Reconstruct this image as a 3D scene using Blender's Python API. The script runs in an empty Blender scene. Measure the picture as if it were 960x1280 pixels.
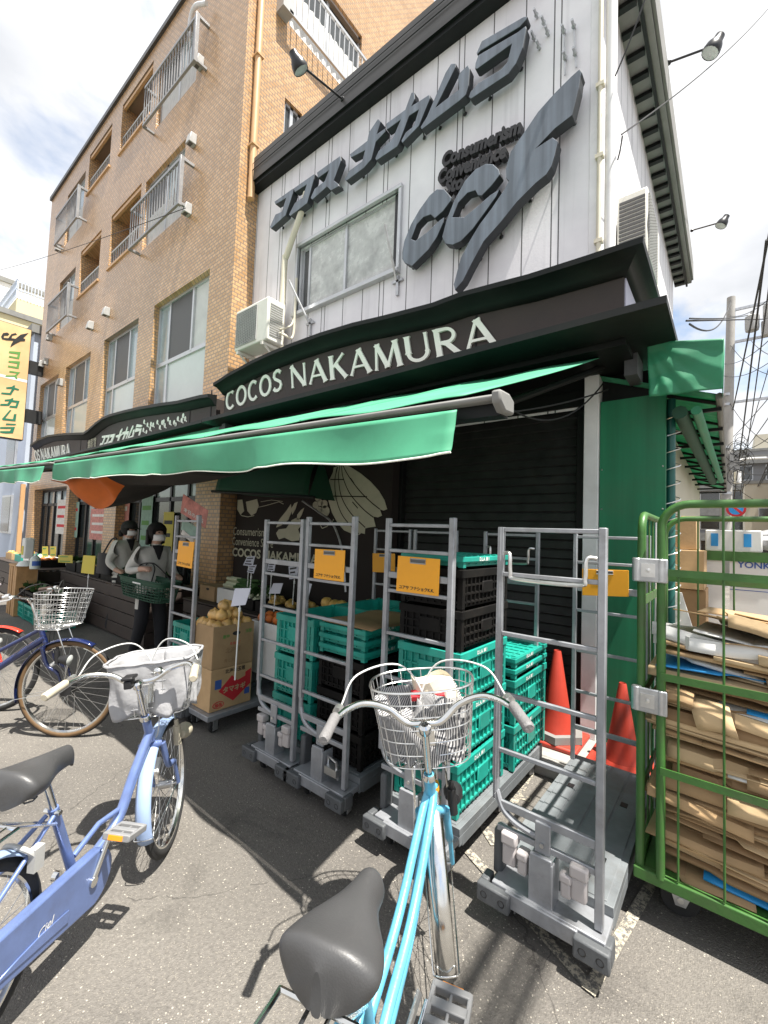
import bpy, math, random
from mathutils import Vector, Matrix
random.seed(7)
R = math.radians
S = bpy.context.scene
COL = S.collection

# ------------------------------------------------------------------ camera
YAW, PIT, ROL, FOC, EYE = R(-38.714), R(2.962), R(2.126), 540.4, 1.55
CF = Vector((math.sin(YAW)*math.cos(PIT), math.cos(YAW)*math.cos(PIT), math.sin(PIT)))
_r0 = Vector((math.cos(YAW), -math.sin(YAW), 0)); _u0 = _r0.cross(CF)
CR = _r0*math.cos(ROL) + _u0*math.sin(ROL)
CU = -_r0*math.sin(ROL) + _u0*math.cos(ROL)
CP = Vector((0, 0, EYE))
cam_d = bpy.data.cameras.new('camera'); cam = bpy.data.objects.new('camera', cam_d); COL.objects.link(cam)
cam_d.sensor_fit = 'VERTICAL'; cam_d.sensor_height = 36; cam_d.sensor_width = 27
cam_d.lens = FOC/1280*36; cam_d.clip_start = .05; cam_d.clip_end = 1500
cam.matrix_world = Matrix(((CR.x, CU.x, -CF.x, CP.x), (CR.y, CU.y, -CF.y, CP.y), (CR.z, CU.z, -CF.z, CP.z), (0, 0, 0, 1)))
S.camera = cam
# measuring aid: where the sight line through a point of the photograph meets a real plane of the place
def ray(x, y): return CF + CR*((x-480)/FOC) - CU*((y-640)/FOC)
def onY(x, y, Y): d = ray(x, y); return CP + d*(Y/d.y)
def onX(x, y, X): d = ray(x, y); return CP + d*(X/d.x)
def onZ(x, y, z=0.): d = ray(x, y); return CP + d*((z-EYE)/d.z)

# ------------------------------------------------------------------ sky, sun, exposure
TO_SUN = Vector((.38, -.055, 1)).normalized()
W = bpy.data.worlds.new('World'); S.world = W; W.use_nodes = True
nt = W.node_tree; nt.nodes.clear()
def nn(t, **k):
    n = nt.nodes.new(t)
    for a, b in k.items(): setattr(n, a, b)
    return n
sky = nn('ShaderNodeTexSky', sky_type='NISHITA'); sky.sun_disc = False
sky.sun_elevation = math.asin(TO_SUN.z); sky.sun_rotation = math.atan2(TO_SUN.x, TO_SUN.y)
sky.air_density = 1.2; sky.dust_density = 1.5
tc = nn('ShaderNodeTexCoord'); mp = nn('ShaderNodeMapping'); mp.inputs['Scale'].default_value = (1, 1, 1.9)
mp.inputs['Location'].default_value = (.35, .2, .1)
n1 = nn('ShaderNodeTexNoise'); n1.inputs['Scale'].default_value = 2.3; n1.inputs['Detail'].default_value = 7; n1.inputs['Roughness'].default_value = .55
n1.inputs['Distortion'].default_value = .4
r1 = nn('ShaderNodeValToRGB'); r1.color_ramp.elements[0].position = .36; r1.color_ramp.elements[1].position = .49; r1.color_ramp.elements[0].color = (.12, .12, .12, 1)
n2 = nn('ShaderNodeTexNoise'); n2.inputs['Scale'].default_value = 3.2; n2.inputs['Detail'].default_value = 5
r2 = nn('ShaderNodeValToRGB')
r2.color_ramp.elements[0].position = .32; r2.color_ramp.elements[0].color = (3.9, 4.0, 4.2, 1)
r2.color_ramp.elements[1].position = .58; r2.color_ramp.elements[1].color = (5.7, 5.7, 5.75, 1)
mx = nn('ShaderNodeMix', data_type='RGBA'); bg = nn('ShaderNodeBackground'); out = nn('ShaderNodeOutputWorld')
L = nt.links.new
L(tc.outputs['Generated'], mp.inputs['Vector']); L(mp.outputs[0], n1.inputs['Vector']); L(mp.outputs[0], n2.inputs['Vector'])
L(n1.outputs['Fac'], r1.inputs[0]); L(n2.outputs['Fac'], r2.inputs[0])
L(r1.outputs[0], mx.inputs['Factor']); L(sky.outputs[0], mx.inputs[6]); L(r2.outputs[0], mx.inputs[7])
L(mx.outputs[2], bg.inputs['Color']); L(bg.outputs[0], out.inputs['Surface'])
bg.inputs['Strength'].default_value = .09
sun_d = bpy.data.lights.new('sun', 'SUN'); sun_d.energy = 5.0; sun_d.angle = R(.53); sun_d.color = (1, .955, .88)
sun = bpy.data.objects.new('sun', sun_d); COL.objects.link(sun)
sun.rotation_euler = TO_SUN.to_track_quat('Z', 'Y').to_euler(); sun.location = (8, -3, 20)
vs = S.view_settings
vs.view_transform = 'Standard'; vs.look = 'None'; vs.gamma = 1; vs.use_curve_mapping = False; vs.exposure = 1.3
S.cycles.max_bounces = 8; S.cycles.transparent_max_bounces = 12

# ------------------------------------------------------------------ materials
MAT = {}
def srgb(r, g, b):
    f = lambda c: (c/255/12.92 if c/255 <= .04045 else ((c/255+.055)/1.055)**2.4)
    return (f(r), f(g), f(b))
def P(name, col, rough=.5, metal=0., var=.12, vs_=6., bump=0., bs=40., dirt=0., spec=.5, coat=0., trans=0., each=0., streak=0.):
    """procedural paint: base colour varied by two noises, optional grain bump and stains"""
    m = bpy.data.materials.new(name); m.use_nodes = True; t = m.node_tree; b = t.nodes['Principled BSDF']
    b.inputs['Roughness'].default_value = rough; b.inputs['Metallic'].default_value = metal
    b.inputs['Specular IOR Level'].default_value = spec
    if coat: b.inputs['Coat Weight'].default_value = coat; b.inputs['Coat Roughness'].default_value = .15
    c = t.nodes.new('ShaderNodeTexCoord'); n = t.nodes.new('ShaderNodeTexNoise')
    n.inputs['Scale'].default_value = vs_; n.inputs['Detail'].default_value = 6; n.inputs['Roughness'].default_value = .6
    t.links.new(c.outputs['Object'], n.inputs['Vector'])
    r = t.nodes.new('ShaderNodeValToRGB'); e = r.color_ramp.elements
    e[0].position = .3; e[1].position = .72
    e[0].color = tuple(x*(1-var) for x in col)+(1,); e[1].color = tuple(min(1, x*(1+var)) for x in col)+(1,)
    t.links.new(n.outputs['Fac'], r.inputs[0]); src = r.outputs[0]
    if dirt:
        n3 = t.nodes.new('ShaderNodeTexNoise'); n3.inputs['Scale'].default_value = vs_*.45; n3.inputs['Detail'].default_value = 9; n3.inputs['Roughness'].default_value = .7
        t.links.new(c.outputs['Object'], n3.inputs['Vector'])
        r3 = t.nodes.new('ShaderNodeValToRGB'); r3.color_ramp.elements[0].position = .52; r3.color_ramp.elements[1].position = .72
        r3.color_ramp.elements[0].color = (0, 0, 0, 1); r3.color_ramp.elements[1].color = (dirt, dirt, dirt, 1)
        t.links.new(n3.outputs['Fac'], r3.inputs[0])
        k = t.nodes.new('ShaderNodeMix'); k.data_type = 'RGBA'; k.inputs[7].default_value = (.09, .075, .055, 1)
        t.links.new(r3.outputs[0], k.inputs['Factor']); t.links.new(src, k.inputs[6]); src = k.outputs[2]
    if streak:       # rain streaks run down the face
        mp_ = t.nodes.new('ShaderNodeMapping'); mp_.inputs['Scale'].default_value = (14, 14, .7); t.links.new(c.outputs['Object'], mp_.inputs[0])
        n6 = t.nodes.new('ShaderNodeTexNoise'); n6.inputs['Scale'].default_value = 1; n6.inputs['Detail'].default_value = 4; t.links.new(mp_.outputs[0], n6.inputs['Vector'])
        m6 = t.nodes.new('ShaderNodeMapRange'); m6.inputs[1].default_value = .35; m6.inputs[2].default_value = .7; m6.inputs[3].default_value = 1-streak; m6.inputs[4].default_value = 1+streak; t.links.new(n6.outputs['Fac'], m6.inputs[0])
        q6 = t.nodes.new('ShaderNodeMix'); q6.data_type = 'RGBA'; q6.blend_type = 'MULTIPLY'; q6.inputs[0].default_value = 1; t.links.new(src, q6.inputs[6]); t.links.new(m6.outputs[0], q6.inputs[7]); src = q6.outputs[2]
    if each:
        oi = t.nodes.new('ShaderNodeObjectInfo'); mr = t.nodes.new('ShaderNodeMapRange'); mr.inputs[3].default_value = 1-each; mr.inputs[4].default_value = 1+each
        t.links.new(oi.outputs['Random'], mr.inputs[0]); q = t.nodes.new('ShaderNodeMix'); q.data_type = 'RGBA'; q.blend_type = 'MULTIPLY'; q.inputs[0].default_value = 1
        t.links.new(src, q.inputs[6]); t.links.new(mr.outputs[0], q.inputs[7]); src = q.outputs[2]
    t.links.new(src, b.inputs['Base Color'])
    rr = t.nodes.new('ShaderNodeMapRange'); rr.inputs['To Min'].default_value = max(.02, rough-.08); rr.inputs['To Max'].default_value = min(1, rough+.1)
    t.links.new(n.outputs['Fac'], rr.inputs['Value']); t.links.new(rr.outputs[0], b.inputs['Roughness'])
    if bump:
        n4 = t.nodes.new('ShaderNodeTexNoise'); n4.inputs['Scale'].default_value = bs; n4.inputs['Detail'].default_value = 4
        t.links.new(c.outputs['Object'], n4.inputs['Vector'])
        bp = t.nodes.new('ShaderNodeBump'); bp.inputs['Strength'].default_value = bump; bp.inputs['Distance'].default_value = .01
        t.links.new(n4.outputs['Fac'], bp.inputs['Height']); t.links.new(bp.outputs[0], b.inputs['Normal'])
    if trans:
        tr = t.nodes.new('ShaderNodeBsdfTranslucent'); t.links.new(src, tr.inputs['Color'])
        ms = t.nodes.new('ShaderNodeMixShader'); ms.inputs[0].default_value = trans
        o = [x for x in t.nodes if x.type == 'OUTPUT_MATERIAL'][0]
        t.links.new(b.outputs[0], ms.inputs[1]); t.links.new(tr.outputs[0], ms.inputs[2]); t.links.new(ms.outputs[0], o.inputs['Surface'])
    MAT[name] = m; return m

P('white_paint', (.74, .74, .75), .5, dirt=.25, vs_=3)
P('grey_metal', (.3, .31, .33), .38, .35, .14, 13, .05, 90, dirt=.42)
P('dark_grey_plastic', (.075, .08, .085), .55, 0, .15, 8, .15, 120)
P('deck_grey', (.15, .163, .172), .55, 0, .22, 7, .1, 150, dirt=.5)
P('black_plastic', (.012, .012, .013), .45, 0, .2, 9)
P('black_rubber', (.018, .018, .018), .8, 0, .2, 20, .2, 200)
P('chrome', (.72, .72, .70), .16, 1., .08, 12)
P('steel_wire', (.66, .66, .65), .3, .9, .1, 20)
P('galvanised', (.5, .51, .52), .38, .8, .18, 14, dirt=.15)
P('orange_plastic', (.83, .36, .012), .5, 0, .06, 8, dirt=.12)
P('crate_green', (.010, .27, .212), .42, 0, .18, 9, each=.16, dirt=.2)
P('crate_black', (.0075, .007, .0068), .62, 0, .25, 10, spec=.16, dirt=.12)
P('cage_green', (.042, .13, .025), .42, 0, .18, 7, .1, 60, dirt=.45)
P('cone_red', (.4, .04, .022), .5, 0, .12, 6, dirt=.2)
P('cardboard', (.4, .265, .137), .85, 0, .16, 5, .1, 60, each=.18)
P('cardboard_pale', (.49, .355, .2), .85, 0, .12, 5, .1, 60, each=.14)
P('cardboard_dark', (.27, .17, .085), .85, 0, .15, 5, .1, 60)
P('card_white', (.7, .7, .68), .7, 0, .06, 5)
P('blue_plastic', (.02, .27, .62), .4, 0, .08, 6)
P('tarp_green', (.022, .22, .105), .5, 0, .15, 4, .15, 5, dirt=.2, trans=.1)
P('green_cloth', (.09, .41, .235), .6, 0, .17, 2.6, .22, 3, dirt=.22, trans=.24)
P('dark_green_cloth', (.008, .055, .028), .7, 0, .15, 4, .2, 20)
P('orange_cloth', (.62, .15, .02), .75, 0, .12, 5, .25, 10, trans=.3)
P('dark_cloth', (.02, .018, .015), .85, 0, .2, 5, .25, 10)
P('green_board', (.009, .165, .075), .55, 0, .1, 3, dirt=.22, streak=.15)
P('black_paint', (.005, .006, .006), .5, 0, .3, 3, .08, 30, dirt=.1, spec=.25)
P('shutter_black', (.022, .022, .022), .42, 0, .35, 8, .1, 30, dirt=.15, spec=.4)
P('black_green_trim', (.005, .0065, .0062), .5, 0, .3, 3, .08, 20, dirt=.1, spec=.3)
P('sign_brown', (.036, .026, .022), .62, 0, .22, 5, .15, 30)
P('mural_brown', (.016, .010, .008), .8, 0, .2, 5)
P('cream_letter', (.85, .87, .78), .45, 0, .05, 6)
P('mural_beige', (.48, .46, .35), .8, 0, .08, 9)
P('letter_blue_grey', (.135, .16, .195), .45, 0, .14, 2.5, .05, 40, dirt=.15, streak=.28)
P('letter_side', (.028, .032, .038), .5, 0, .15, 3)
P('slogan_dark', (.02, .019, .02), .5)
P('aircon_white', (.68, .67, .6), .45, 0, .06, 5, dirt=.2)
P('pipe_white', (.7, .7, .7), .4, 0, .06, 5, dirt=.25)
P('pipe_cream', (.62, .58, .46), .45, 0, .08, 5, dirt=.25)
P('pipe_tan', (.55, .33, .16), .45, 0, .08, 5)
P('roof_dark', (.07, .068, .066), .4, .4, .2, 3, dirt=.2)
P('soffit_grey', (.2, .2, .19), .7, 0, .15, 3, dirt=.4)
P('concrete', (.3, .29, .27), .85, 0, .2, 4, .4, 60, dirt=.4)
P('wood', (.42, .24, .1), .6, 0, .22, 9)
P('dark_wood', (.045, .032, .026), .6, 0, .25, 8)
P('alu_frame', (.55, .56, .57), .35, .6, .08, 6)
P('dark_frame', (.03, .03, .032), .4, .3)
P('rail_grey', (.3, .3, .305), .4, .4, .1, 6)
P('vent_grey', (.4, .4, .39), .5, .1, .1, 5, dirt=.2)
P('curtain', (.62, .62, .6), .9, 0, .1, 3)
P('screen_dark', (.07, .07, .068), .5, 0, .15, 2, spec=.7)
P('frost_pane', (.56, .61, .58), .18, 0, .1, 1.2, spec=.8)
P('frost_white', (.5, .51, .49), .25, 0, .3, 7, spec=.6)
P('clear_pane', (.33, .39, .40), .06, 0, .3, 1.2, spec=1.)
P('dark_pane', (.03, .035, .036), .05, 0, .3, 1.5, spec=1.)
P('shop_dark', (.02, .018, .016), .9)
P('skin', (.55, .34, .25), .55, 0, .06, 20)
P('hair', (.006, .005, .005), .75, 0, .3, 40, .3, 200)
P('shirt_grey', (.52, .51, .47), .9, 0, .14, 6, .8, 16)
P('trouser_black', (.016, .016, .019), .9, 0, .2, 6, .3, 20)
P('mask_white', (.75, .75, .74), .8)
P('bag_black', (.012, .011, .012), .6)
P('peri_paint', (.135, .195, .4), .34, .3, .12, 14, coat=.35, dirt=.28)
P('navy_paint', (.012, .022, .095), .22, .25, .15, 5, coat=.8)
P('sky_paint', (.10, .365, .525), .34, .1, .12, 22, .08, 90, coat=.25, dirt=.4)
P('red_paint', (.6, .04, .02), .3, .1, .1, 5, coat=.6)
P('peri_fender', (.3, .4, .6), .42, .1, .08, 5)
P('saddle_black', (.05, .05, .051), .42, 0, .08, 6, .08, 260)
P('grip_grey', (.17, .165, .165), .6, 0, .1, 60, .3, 160)
P('grip_tan', (.42, .38, .29), .55, 0, .08, 20)
P('grip_dark', (.05, .03, .022), .6, 0, .15, 40)
P('liner_white', (.43, .43, .44), .5, 0, .08, 9, .6, 22, trans=.25)
P('tyre_tan', (.13, .075, .032), .7, 0, .12, 20)
P('reflector_orange', (.9, .3, .02), .25)
P('pedal_grey', (.2, .2, .2), .55, 0, .1, 12)
P('brake_pad_white', (.42, .39, .385), .45, 0, .06, 9, dirt=.1)
P('dirty_fruit', (.5, .31, .085), .4, 0, .3, 22, each=.25)
P('onion_skin', (.56, .34, .115), .3, 0, .35, 16, each=.25)
P('carrot', (.6, .16, .03), .6)
P('leaf', (.035, .09, .02), .6, 0, .4, 20)
P('leek_white', (.5, .52, .36), .5, 0, .15, 30)
P('yellow_card', (.52, .42, .035), .6, 0, .05)
P('price_card', (.5, .52, .6), .6, 0, .05)
P('pink_poster', (.5, .2, .17), .7, 0, .4, 16)
P('poster_white', (.6, .58, .54), .7, 0, .2, 14)
P('poster_green', (.24, .36, .3), .7, 0, .2, 14)
P('ink_black', (.02, .02, .02), .7)
P('ink_red', (.5, .02, .03), .7)
P('ink_green', (.09, .25, .05), .7)
P('ink_blue', (.04, .1, .35), .7)
P('cream_wall', (.62, .55, .34), .8, 0, .08, .6, dirt=.12)
P('pale_blue_wall', (.5, .56, .66), .8, 0, .08, .6, dirt=.15)
P('grey_wall', (.2, .2, .205), .8, 0, .1, .3)
P('beige_wall', (.56, .52, .42), .8, 0, .08, .4, dirt=.15)
P('lav_panel', (.5, .5, .6), .5, 0, .05, 3)
P('sign_black', (.012, .012, .012), .5)
P('sign_green_ink', (.01, .14, .075), .5)
P('cable_black', (.012, .012, .012), .6)
P('cable_white', (.6, .6, .58), .5)
P('pole_concrete', (.36, .35, .33), .85, 0, .1, 2, .2, 30, dirt=.3)
P('teal_post', (.01, .1, .085), .4)
P('car_black', (.008, .008, .01), .15, 0, .1, 3, coat=1.)
P('striped_grey', (.3, .3, .31), .9, 0, .1, 8, .3, 25)
P('canvas_cream', (.62, .56, .44), .85, 0, .08, 8, .2, 30)
P('lamp_black', (.012, .012, .013), .35)
P('lamp_glass', (.5, .52, .5), .15)

def custom(name):
    m = bpy.data.materials.new(name); m.use_nodes = True; MAT[name] = m
    t = m.node_tree; return m, t, t.nodes['Principled BSDF'], t.nodes, t.links.new
def mth(nd, lk, op, a, b=None, clamp=False):
    n = nd.new('ShaderNodeMath'); n.operation = op; n.use_clamp = clamp
    for i, v in enumerate((a, b)):
        if v is None: continue
        if isinstance(v, (int, float)): n.inputs[i].default_value = v
        else: lk(v, n.inputs[i])
    return n.outputs[0]
# asphalt: dark binder, pale stone chips of two sizes, broad worn patches
m, t, b, nd, lk = custom('asphalt')
c = nd.new('ShaderNodeTexCoord')
big = nd.new('ShaderNodeTexNoise'); big.inputs['Scale'].default_value = .9; big.inputs['Detail'].default_value = 6
v1 = nd.new('ShaderNodeTexVoronoi'); v1.inputs['Scale'].default_value = 190
v2 = nd.new('ShaderNodeTexVoronoi'); v2.inputs['Scale'].default_value = 100
mid = nd.new('ShaderNodeTexNoise'); mid.inputs['Scale'].default_value = 70; mid.inputs['Detail'].default_value = 3
for x in (big, v1, v2, mid): lk(c.outputs['Object'], x.inputs['Vector'])
s1 = nd.new('ShaderNodeSeparateColor'); lk(v1.outputs['Color'], s1.inputs[0])
s2 = nd.new('ShaderNodeSeparateColor'); lk(v2.outputs['Color'], s2.inputs[0])
chip1 = mth(nd, lk, 'MULTIPLY', mth(nd, lk, 'GREATER_THAN', s1.outputs[0], .86), mth(nd, lk, 'LESS_THAN', v1.outputs['Distance'], .42))
chip2 = mth(nd, lk, 'MULTIPLY', mth(nd, lk, 'GREATER_THAN', s2.outputs[0], .93), mth(nd, lk, 'LESS_THAN', v2.outputs['Distance'], .3))
base = nd.new('ShaderNodeValToRGB'); lk(big.outputs['Fac'], base.inputs[0])
base.color_ramp.elements[0].position = .3; base.color_ramp.elements[0].color = (.094, .086, .077, 1)
base.color_ramp.elements[1].position = .7; base.color_ramp.elements[1].color = (.155, .143, .126, 1)
g = nd.new('ShaderNodeMix'); g.data_type = 'RGBA'; g.blend_type = 'MULTIPLY'; g.inputs[0].default_value = 1.
gr = nd.new('ShaderNodeMapRange'); lk(mid.outputs['Fac'], gr.inputs[0]); gr.inputs[3].default_value = .55; gr.inputs[4].default_value = 1.45
lk(base.outputs[0], g.inputs[6]); lk(gr.outputs[0], g.inputs[7])
k1 = nd.new('ShaderNodeMix'); k1.data_type = 'RGBA'; k1.inputs[7].default_value = (.215, .195, .165, 1); lk(chip1, k1.inputs[0]); lk(g.outputs[2], k1.inputs[6])
k2 = nd.new('ShaderNodeMix'); k2.data_type = 'RGBA'; k2.inputs[7].default_value = (.36, .33, .28, 1); lk(chip2, k2.inputs[0]); lk(k1.outputs[2], k2.inputs[6])
st_ = nd.new('ShaderNodeTexNoise'); st_.inputs['Scale'].default_value = 2.3; st_.inputs['Detail'].default_value = 8; st_.inputs['Roughness'].default_value = .65; st_.inputs['Distortion'].default_value = .6; lk(c.outputs['Object'], st_.inputs['Vector'])
sr = nd.new('ShaderNodeMapRange'); sr.inputs[1].default_value = .56; sr.inputs[2].default_value = .7; sr.inputs[3].default_value = 1.; sr.inputs[4].default_value = .62; lk(st_.outputs['Fac'], sr.inputs[0])
wn = nd.new('ShaderNodeTexNoise'); wn.inputs['Scale'].default_value = 3; wn.inputs['Detail'].default_value = 5; lk(c.outputs['Object'], wn.inputs['Vector'])
va = nd.new('ShaderNodeMix'); va.data_type = 'RGBA'; va.inputs[0].default_value = .25; lk(c.outputs['Object'], va.inputs[6]); lk(wn.outputs['Color'], va.inputs[7])
cv = nd.new('ShaderNodeTexVoronoi'); cv.feature = 'DISTANCE_TO_EDGE'; cv.inputs['Scale'].default_value = .9; lk(va.outputs[2], cv.inputs['Vector'])
cr_ = mth(nd, lk, 'MAXIMUM', mth(nd, lk, 'GREATER_THAN', cv.outputs['Distance'], .0022), mth(nd, lk, 'MULTIPLY', mth(nd, lk, 'GREATER_THAN', wn.outputs['Fac'], .5), 1.))
cr2 = mth(nd, lk, 'ADD', mth(nd, lk, 'MULTIPLY', cr_, .38), .62)
k3 = nd.new('ShaderNodeMix'); k3.data_type = 'RGBA'; k3.blend_type = 'MULTIPLY'; k3.inputs[0].default_value = 1; lk(k2.outputs[2], k3.inputs[6]); lk(mth(nd, lk, 'MULTIPLY', sr.outputs[0], cr2), k3.inputs[7])
lk(k3.outputs[2], b.inputs['Base Color']); b.inputs['Roughness'].default_value = .82
bp = nd.new('ShaderNodeBump'); bp.inputs['Strength'].default_value = .5; bp.inputs['Distance'].default_value = .006
lk(mth(nd, lk, 'ADD', mid.outputs['Fac'], v1.outputs['Distance']), bp.inputs['Height']); lk(bp.outputs[0], b.inputs['Normal'])
# worn road paint
m, t, b, nd, lk = custom('road_paint')
c = nd.new('ShaderNodeTexCoord'); n = nd.new('ShaderNodeTexNoise'); n.inputs['Scale'].default_value = 55; n.inputs['Detail'].default_value = 6; n.inputs['Roughness'].default_value = .75
lk(c.outputs['Object'], n.inputs['Vector']); r = nd.new('ShaderNodeValToRGB'); lk(n.outputs['Fac'], r.inputs[0])
e = r.color_ramp.elements; e[0].position = .46; e[0].color = (.1, .095, .088, 1); e[1].position = .56; e[1].color = (.4, .36, .28, 1)
lk(r.outputs[0], b.inputs['Base Color']); b.inputs['Roughness'].default_value = .8
# glazed wall tiles on any upright face: u = x + y, v = z
def tilemat(name, c1, c2, mortar, bw=.1, bh=.055, rough=.3, mort=.006, spec=.5):
    m, t, b, nd, lk = custom(name)
    c = nd.new('ShaderNodeTexCoord'); s = nd.new('ShaderNodeSeparateXYZ'); lk(c.outputs['Object'], s.inputs[0])
    cb = nd.new('ShaderNodeCombineXYZ'); lk(mth(nd, lk, 'ADD', s.outputs[0], s.outputs[1]), cb.inputs[0]); lk(s.outputs[2], cb.inputs[1])
    k = nd.new('ShaderNodeTexBrick'); lk(cb.outputs[0], k.inputs['Vector'])
    k.inputs['Scale'].default_value = 1; k.inputs['Brick Width'].default_value = bw; k.inputs['Row Height'].default_value = bh
    k.inputs['Mortar Size'].default_value = mort; k.inputs['Mortar Smooth'].default_value = .2
    k.inputs['Color1'].default_value = c1+(1,); k.inputs['Color2'].default_value = c2+(1,); k.inputs['Mortar'].default_value = mortar+(1,)
    n = nd.new('ShaderNodeTexNoise'); n.inputs['Scale'].default_value = .8; n.inputs['Detail'].default_value = 7; lk(c.outputs['Object'], n.inputs['Vector'])
    mr = nd.new('ShaderNodeMapRange'); lk(n.outputs['Fac'], mr.inputs[0]); mr.inputs[3].default_value = .75; mr.inputs[4].default_value = 1.2
    g = nd.new('ShaderNodeMix'); g.data_type = 'RGBA'; g.blend_type = 'MULTIPLY'; g.inputs[0].default_value = 1; lk(k.outputs['Color'], g.inputs[6]); lk(mr.outputs[0], g.inputs[7])
    lk(g.outputs[2], b.inputs['Base Color']); b.inputs['Roughness'].default_value = rough; b.inputs['Specular IOR Level'].default_value = spec
    bp = nd.new('ShaderNodeBump'); bp.inputs['Strength'].default_value = .4; bp.inputs['Distance'].default_value = .004; bp.invert = True
    lk(k.outputs['Fac'], bp.inputs['Height']); lk(bp.outputs[0], b.inputs['Normal'])
tilemat('tile_brown', (.62, .385, .195), (.46, .265, .115), (.27, .195, .135), mort=.009)
# vertical white siding with dark seams every .31 m
m, t, b, nd, lk = custom('white_siding')
c = nd.new('ShaderNodeTexCoord'); s = nd.new('ShaderNodeSeparateXYZ'); lk(c.outputs['Object'], s.inputs[0])
u = mth(nd, lk, 'ADD', s.outputs[0], s.outputs[1])
fr = mth(nd, lk, 'FRACT', mth(nd, lk, 'DIVIDE', mth(nd, lk, 'ADD', u, 50.), .315))
seam = mth(nd, lk, 'LESS_THAN', fr, .035)
fr2 = mth(nd, lk, 'FRACT', mth(nd, lk, 'DIVIDE', mth(nd, lk, 'ADD', u, 50.06), .945)); seam2 = mth(nd, lk, 'LESS_THAN', fr2, .012)
sm = mth(nd, lk, 'MAXIMUM', seam, seam2)
n = nd.new('ShaderNodeTexNoise'); n.inputs['Scale'].default_value = 2.2; n.inputs['Detail'].default_value = 8; lk(c.outputs['Object'], n.inputs['Vector'])
r = nd.new('ShaderNodeValToRGB'); lk(n.outputs['Fac'], r.inputs[0]); e = r.color_ramp.elements
e[0].position = .25; e[0].color = (.66, .655, .685, 1); e[1].position = .65; e[1].color = (.82, .815, .835, 1)
mp6 = nd.new('ShaderNodeMapping'); mp6.inputs['Scale'].default_value = (11, 11, .5); lk(c.outputs['Object'], mp6.inputs[0]); n6 = nd.new('ShaderNodeTexNoise'); n6.inputs['Scale'].default_value = 1; n6.inputs['Detail'].default_value = 5; lk(mp6.outputs[0], n6.inputs['Vector'])
m6 = nd.new('ShaderNodeMapRange'); m6.inputs[1].default_value = .55; m6.inputs[2].default_value = .75; m6.inputs[3].default_value = 1.; m6.inputs[4].default_value = .83; lk(n6.outputs['Fac'], m6.inputs[0])
q6 = nd.new('ShaderNodeMix'); q6.data_type = 'RGBA'; q6.blend_type = 'MULTIPLY'; q6.inputs[0].default_value = 1; lk(r.outputs[0], q6.inputs[6]); lk(m6.outputs[0], q6.inputs[7])
k = nd.new('ShaderNodeMix'); k.data_type = 'RGBA'; k.inputs[7].default_value = (.1, .1, .105, 1); lk(sm, k.inputs[0]); lk(q6.outputs[2], k.inputs[6])
lk(k.outputs[2], b.inputs['Base Color']); b.inputs['Roughness'].default_value = .55
n5 = nd.new('ShaderNodeTexNoise'); n5.inputs['Scale'].default_value = 60; lk(c.outputs['Object'], n5.inputs['Vector'])
bp = nd.new('ShaderNodeBump'); bp.inputs['Strength'].default_value = .35; bp.inputs['Distance'].default_value = .004
lk(mth(nd, lk, 'SUBTRACT', mth(nd, lk, 'MULTIPLY', n5.outputs['Fac'], .6), sm), bp.inputs['Height']); lk(bp.outputs[0], b.inputs['Normal'])
# yellow sign face, faded orange towards the top (sun-bleached print)
m, t, b, nd, lk = custom('sign_yellow')
c = nd.new('ShaderNodeTexCoord'); n = nd.new('ShaderNodeTexNoise'); n.inputs['Scale'].default_value = 1.1; n.inputs['Detail'].default_value = 6; lk(c.outputs['Object'], n.inputs['Vector'])
r = nd.new('ShaderNodeValToRGB'); lk(n.outputs['Fac'], r.inputs[0]); e = r.color_ramp.elements
e[0].position = .38; e[0].color = (.62, .39, .19, 1); e[1].position = .6; e[1].color = (.72, .53, .27, 1)
lk(r.outputs[0], b.inputs['Base Color']); b.inputs['Roughness'].default_value = .5
# fine woven stripes (cloth in the bicycle basket)
m, t, b, nd, lk = custom('stripe_cloth')
c = nd.new('ShaderNodeTexCoord'); w = nd.new('ShaderNodeTexWave'); w.inputs['Scale'].default_value = 55; w.inputs['Distortion'].default_value = 3; w.inputs['Detail Scale'].default_value = .3
lk(c.outputs['Object'], w.inputs['Vector']); r = nd.new('ShaderNodeValToRGB'); lk(w.outputs['Fac'], r.inputs[0]); e = r.color_ramp.elements
e[0].position = .42; e[0].color = (.05, .05, .058, 1); e[1].position = .58; e[1].color = (.4, .395, .39, 1)
lk(r.outputs[0], b.inputs['Base Color']); b.inputs['Roughness'].default_value = .9

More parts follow.
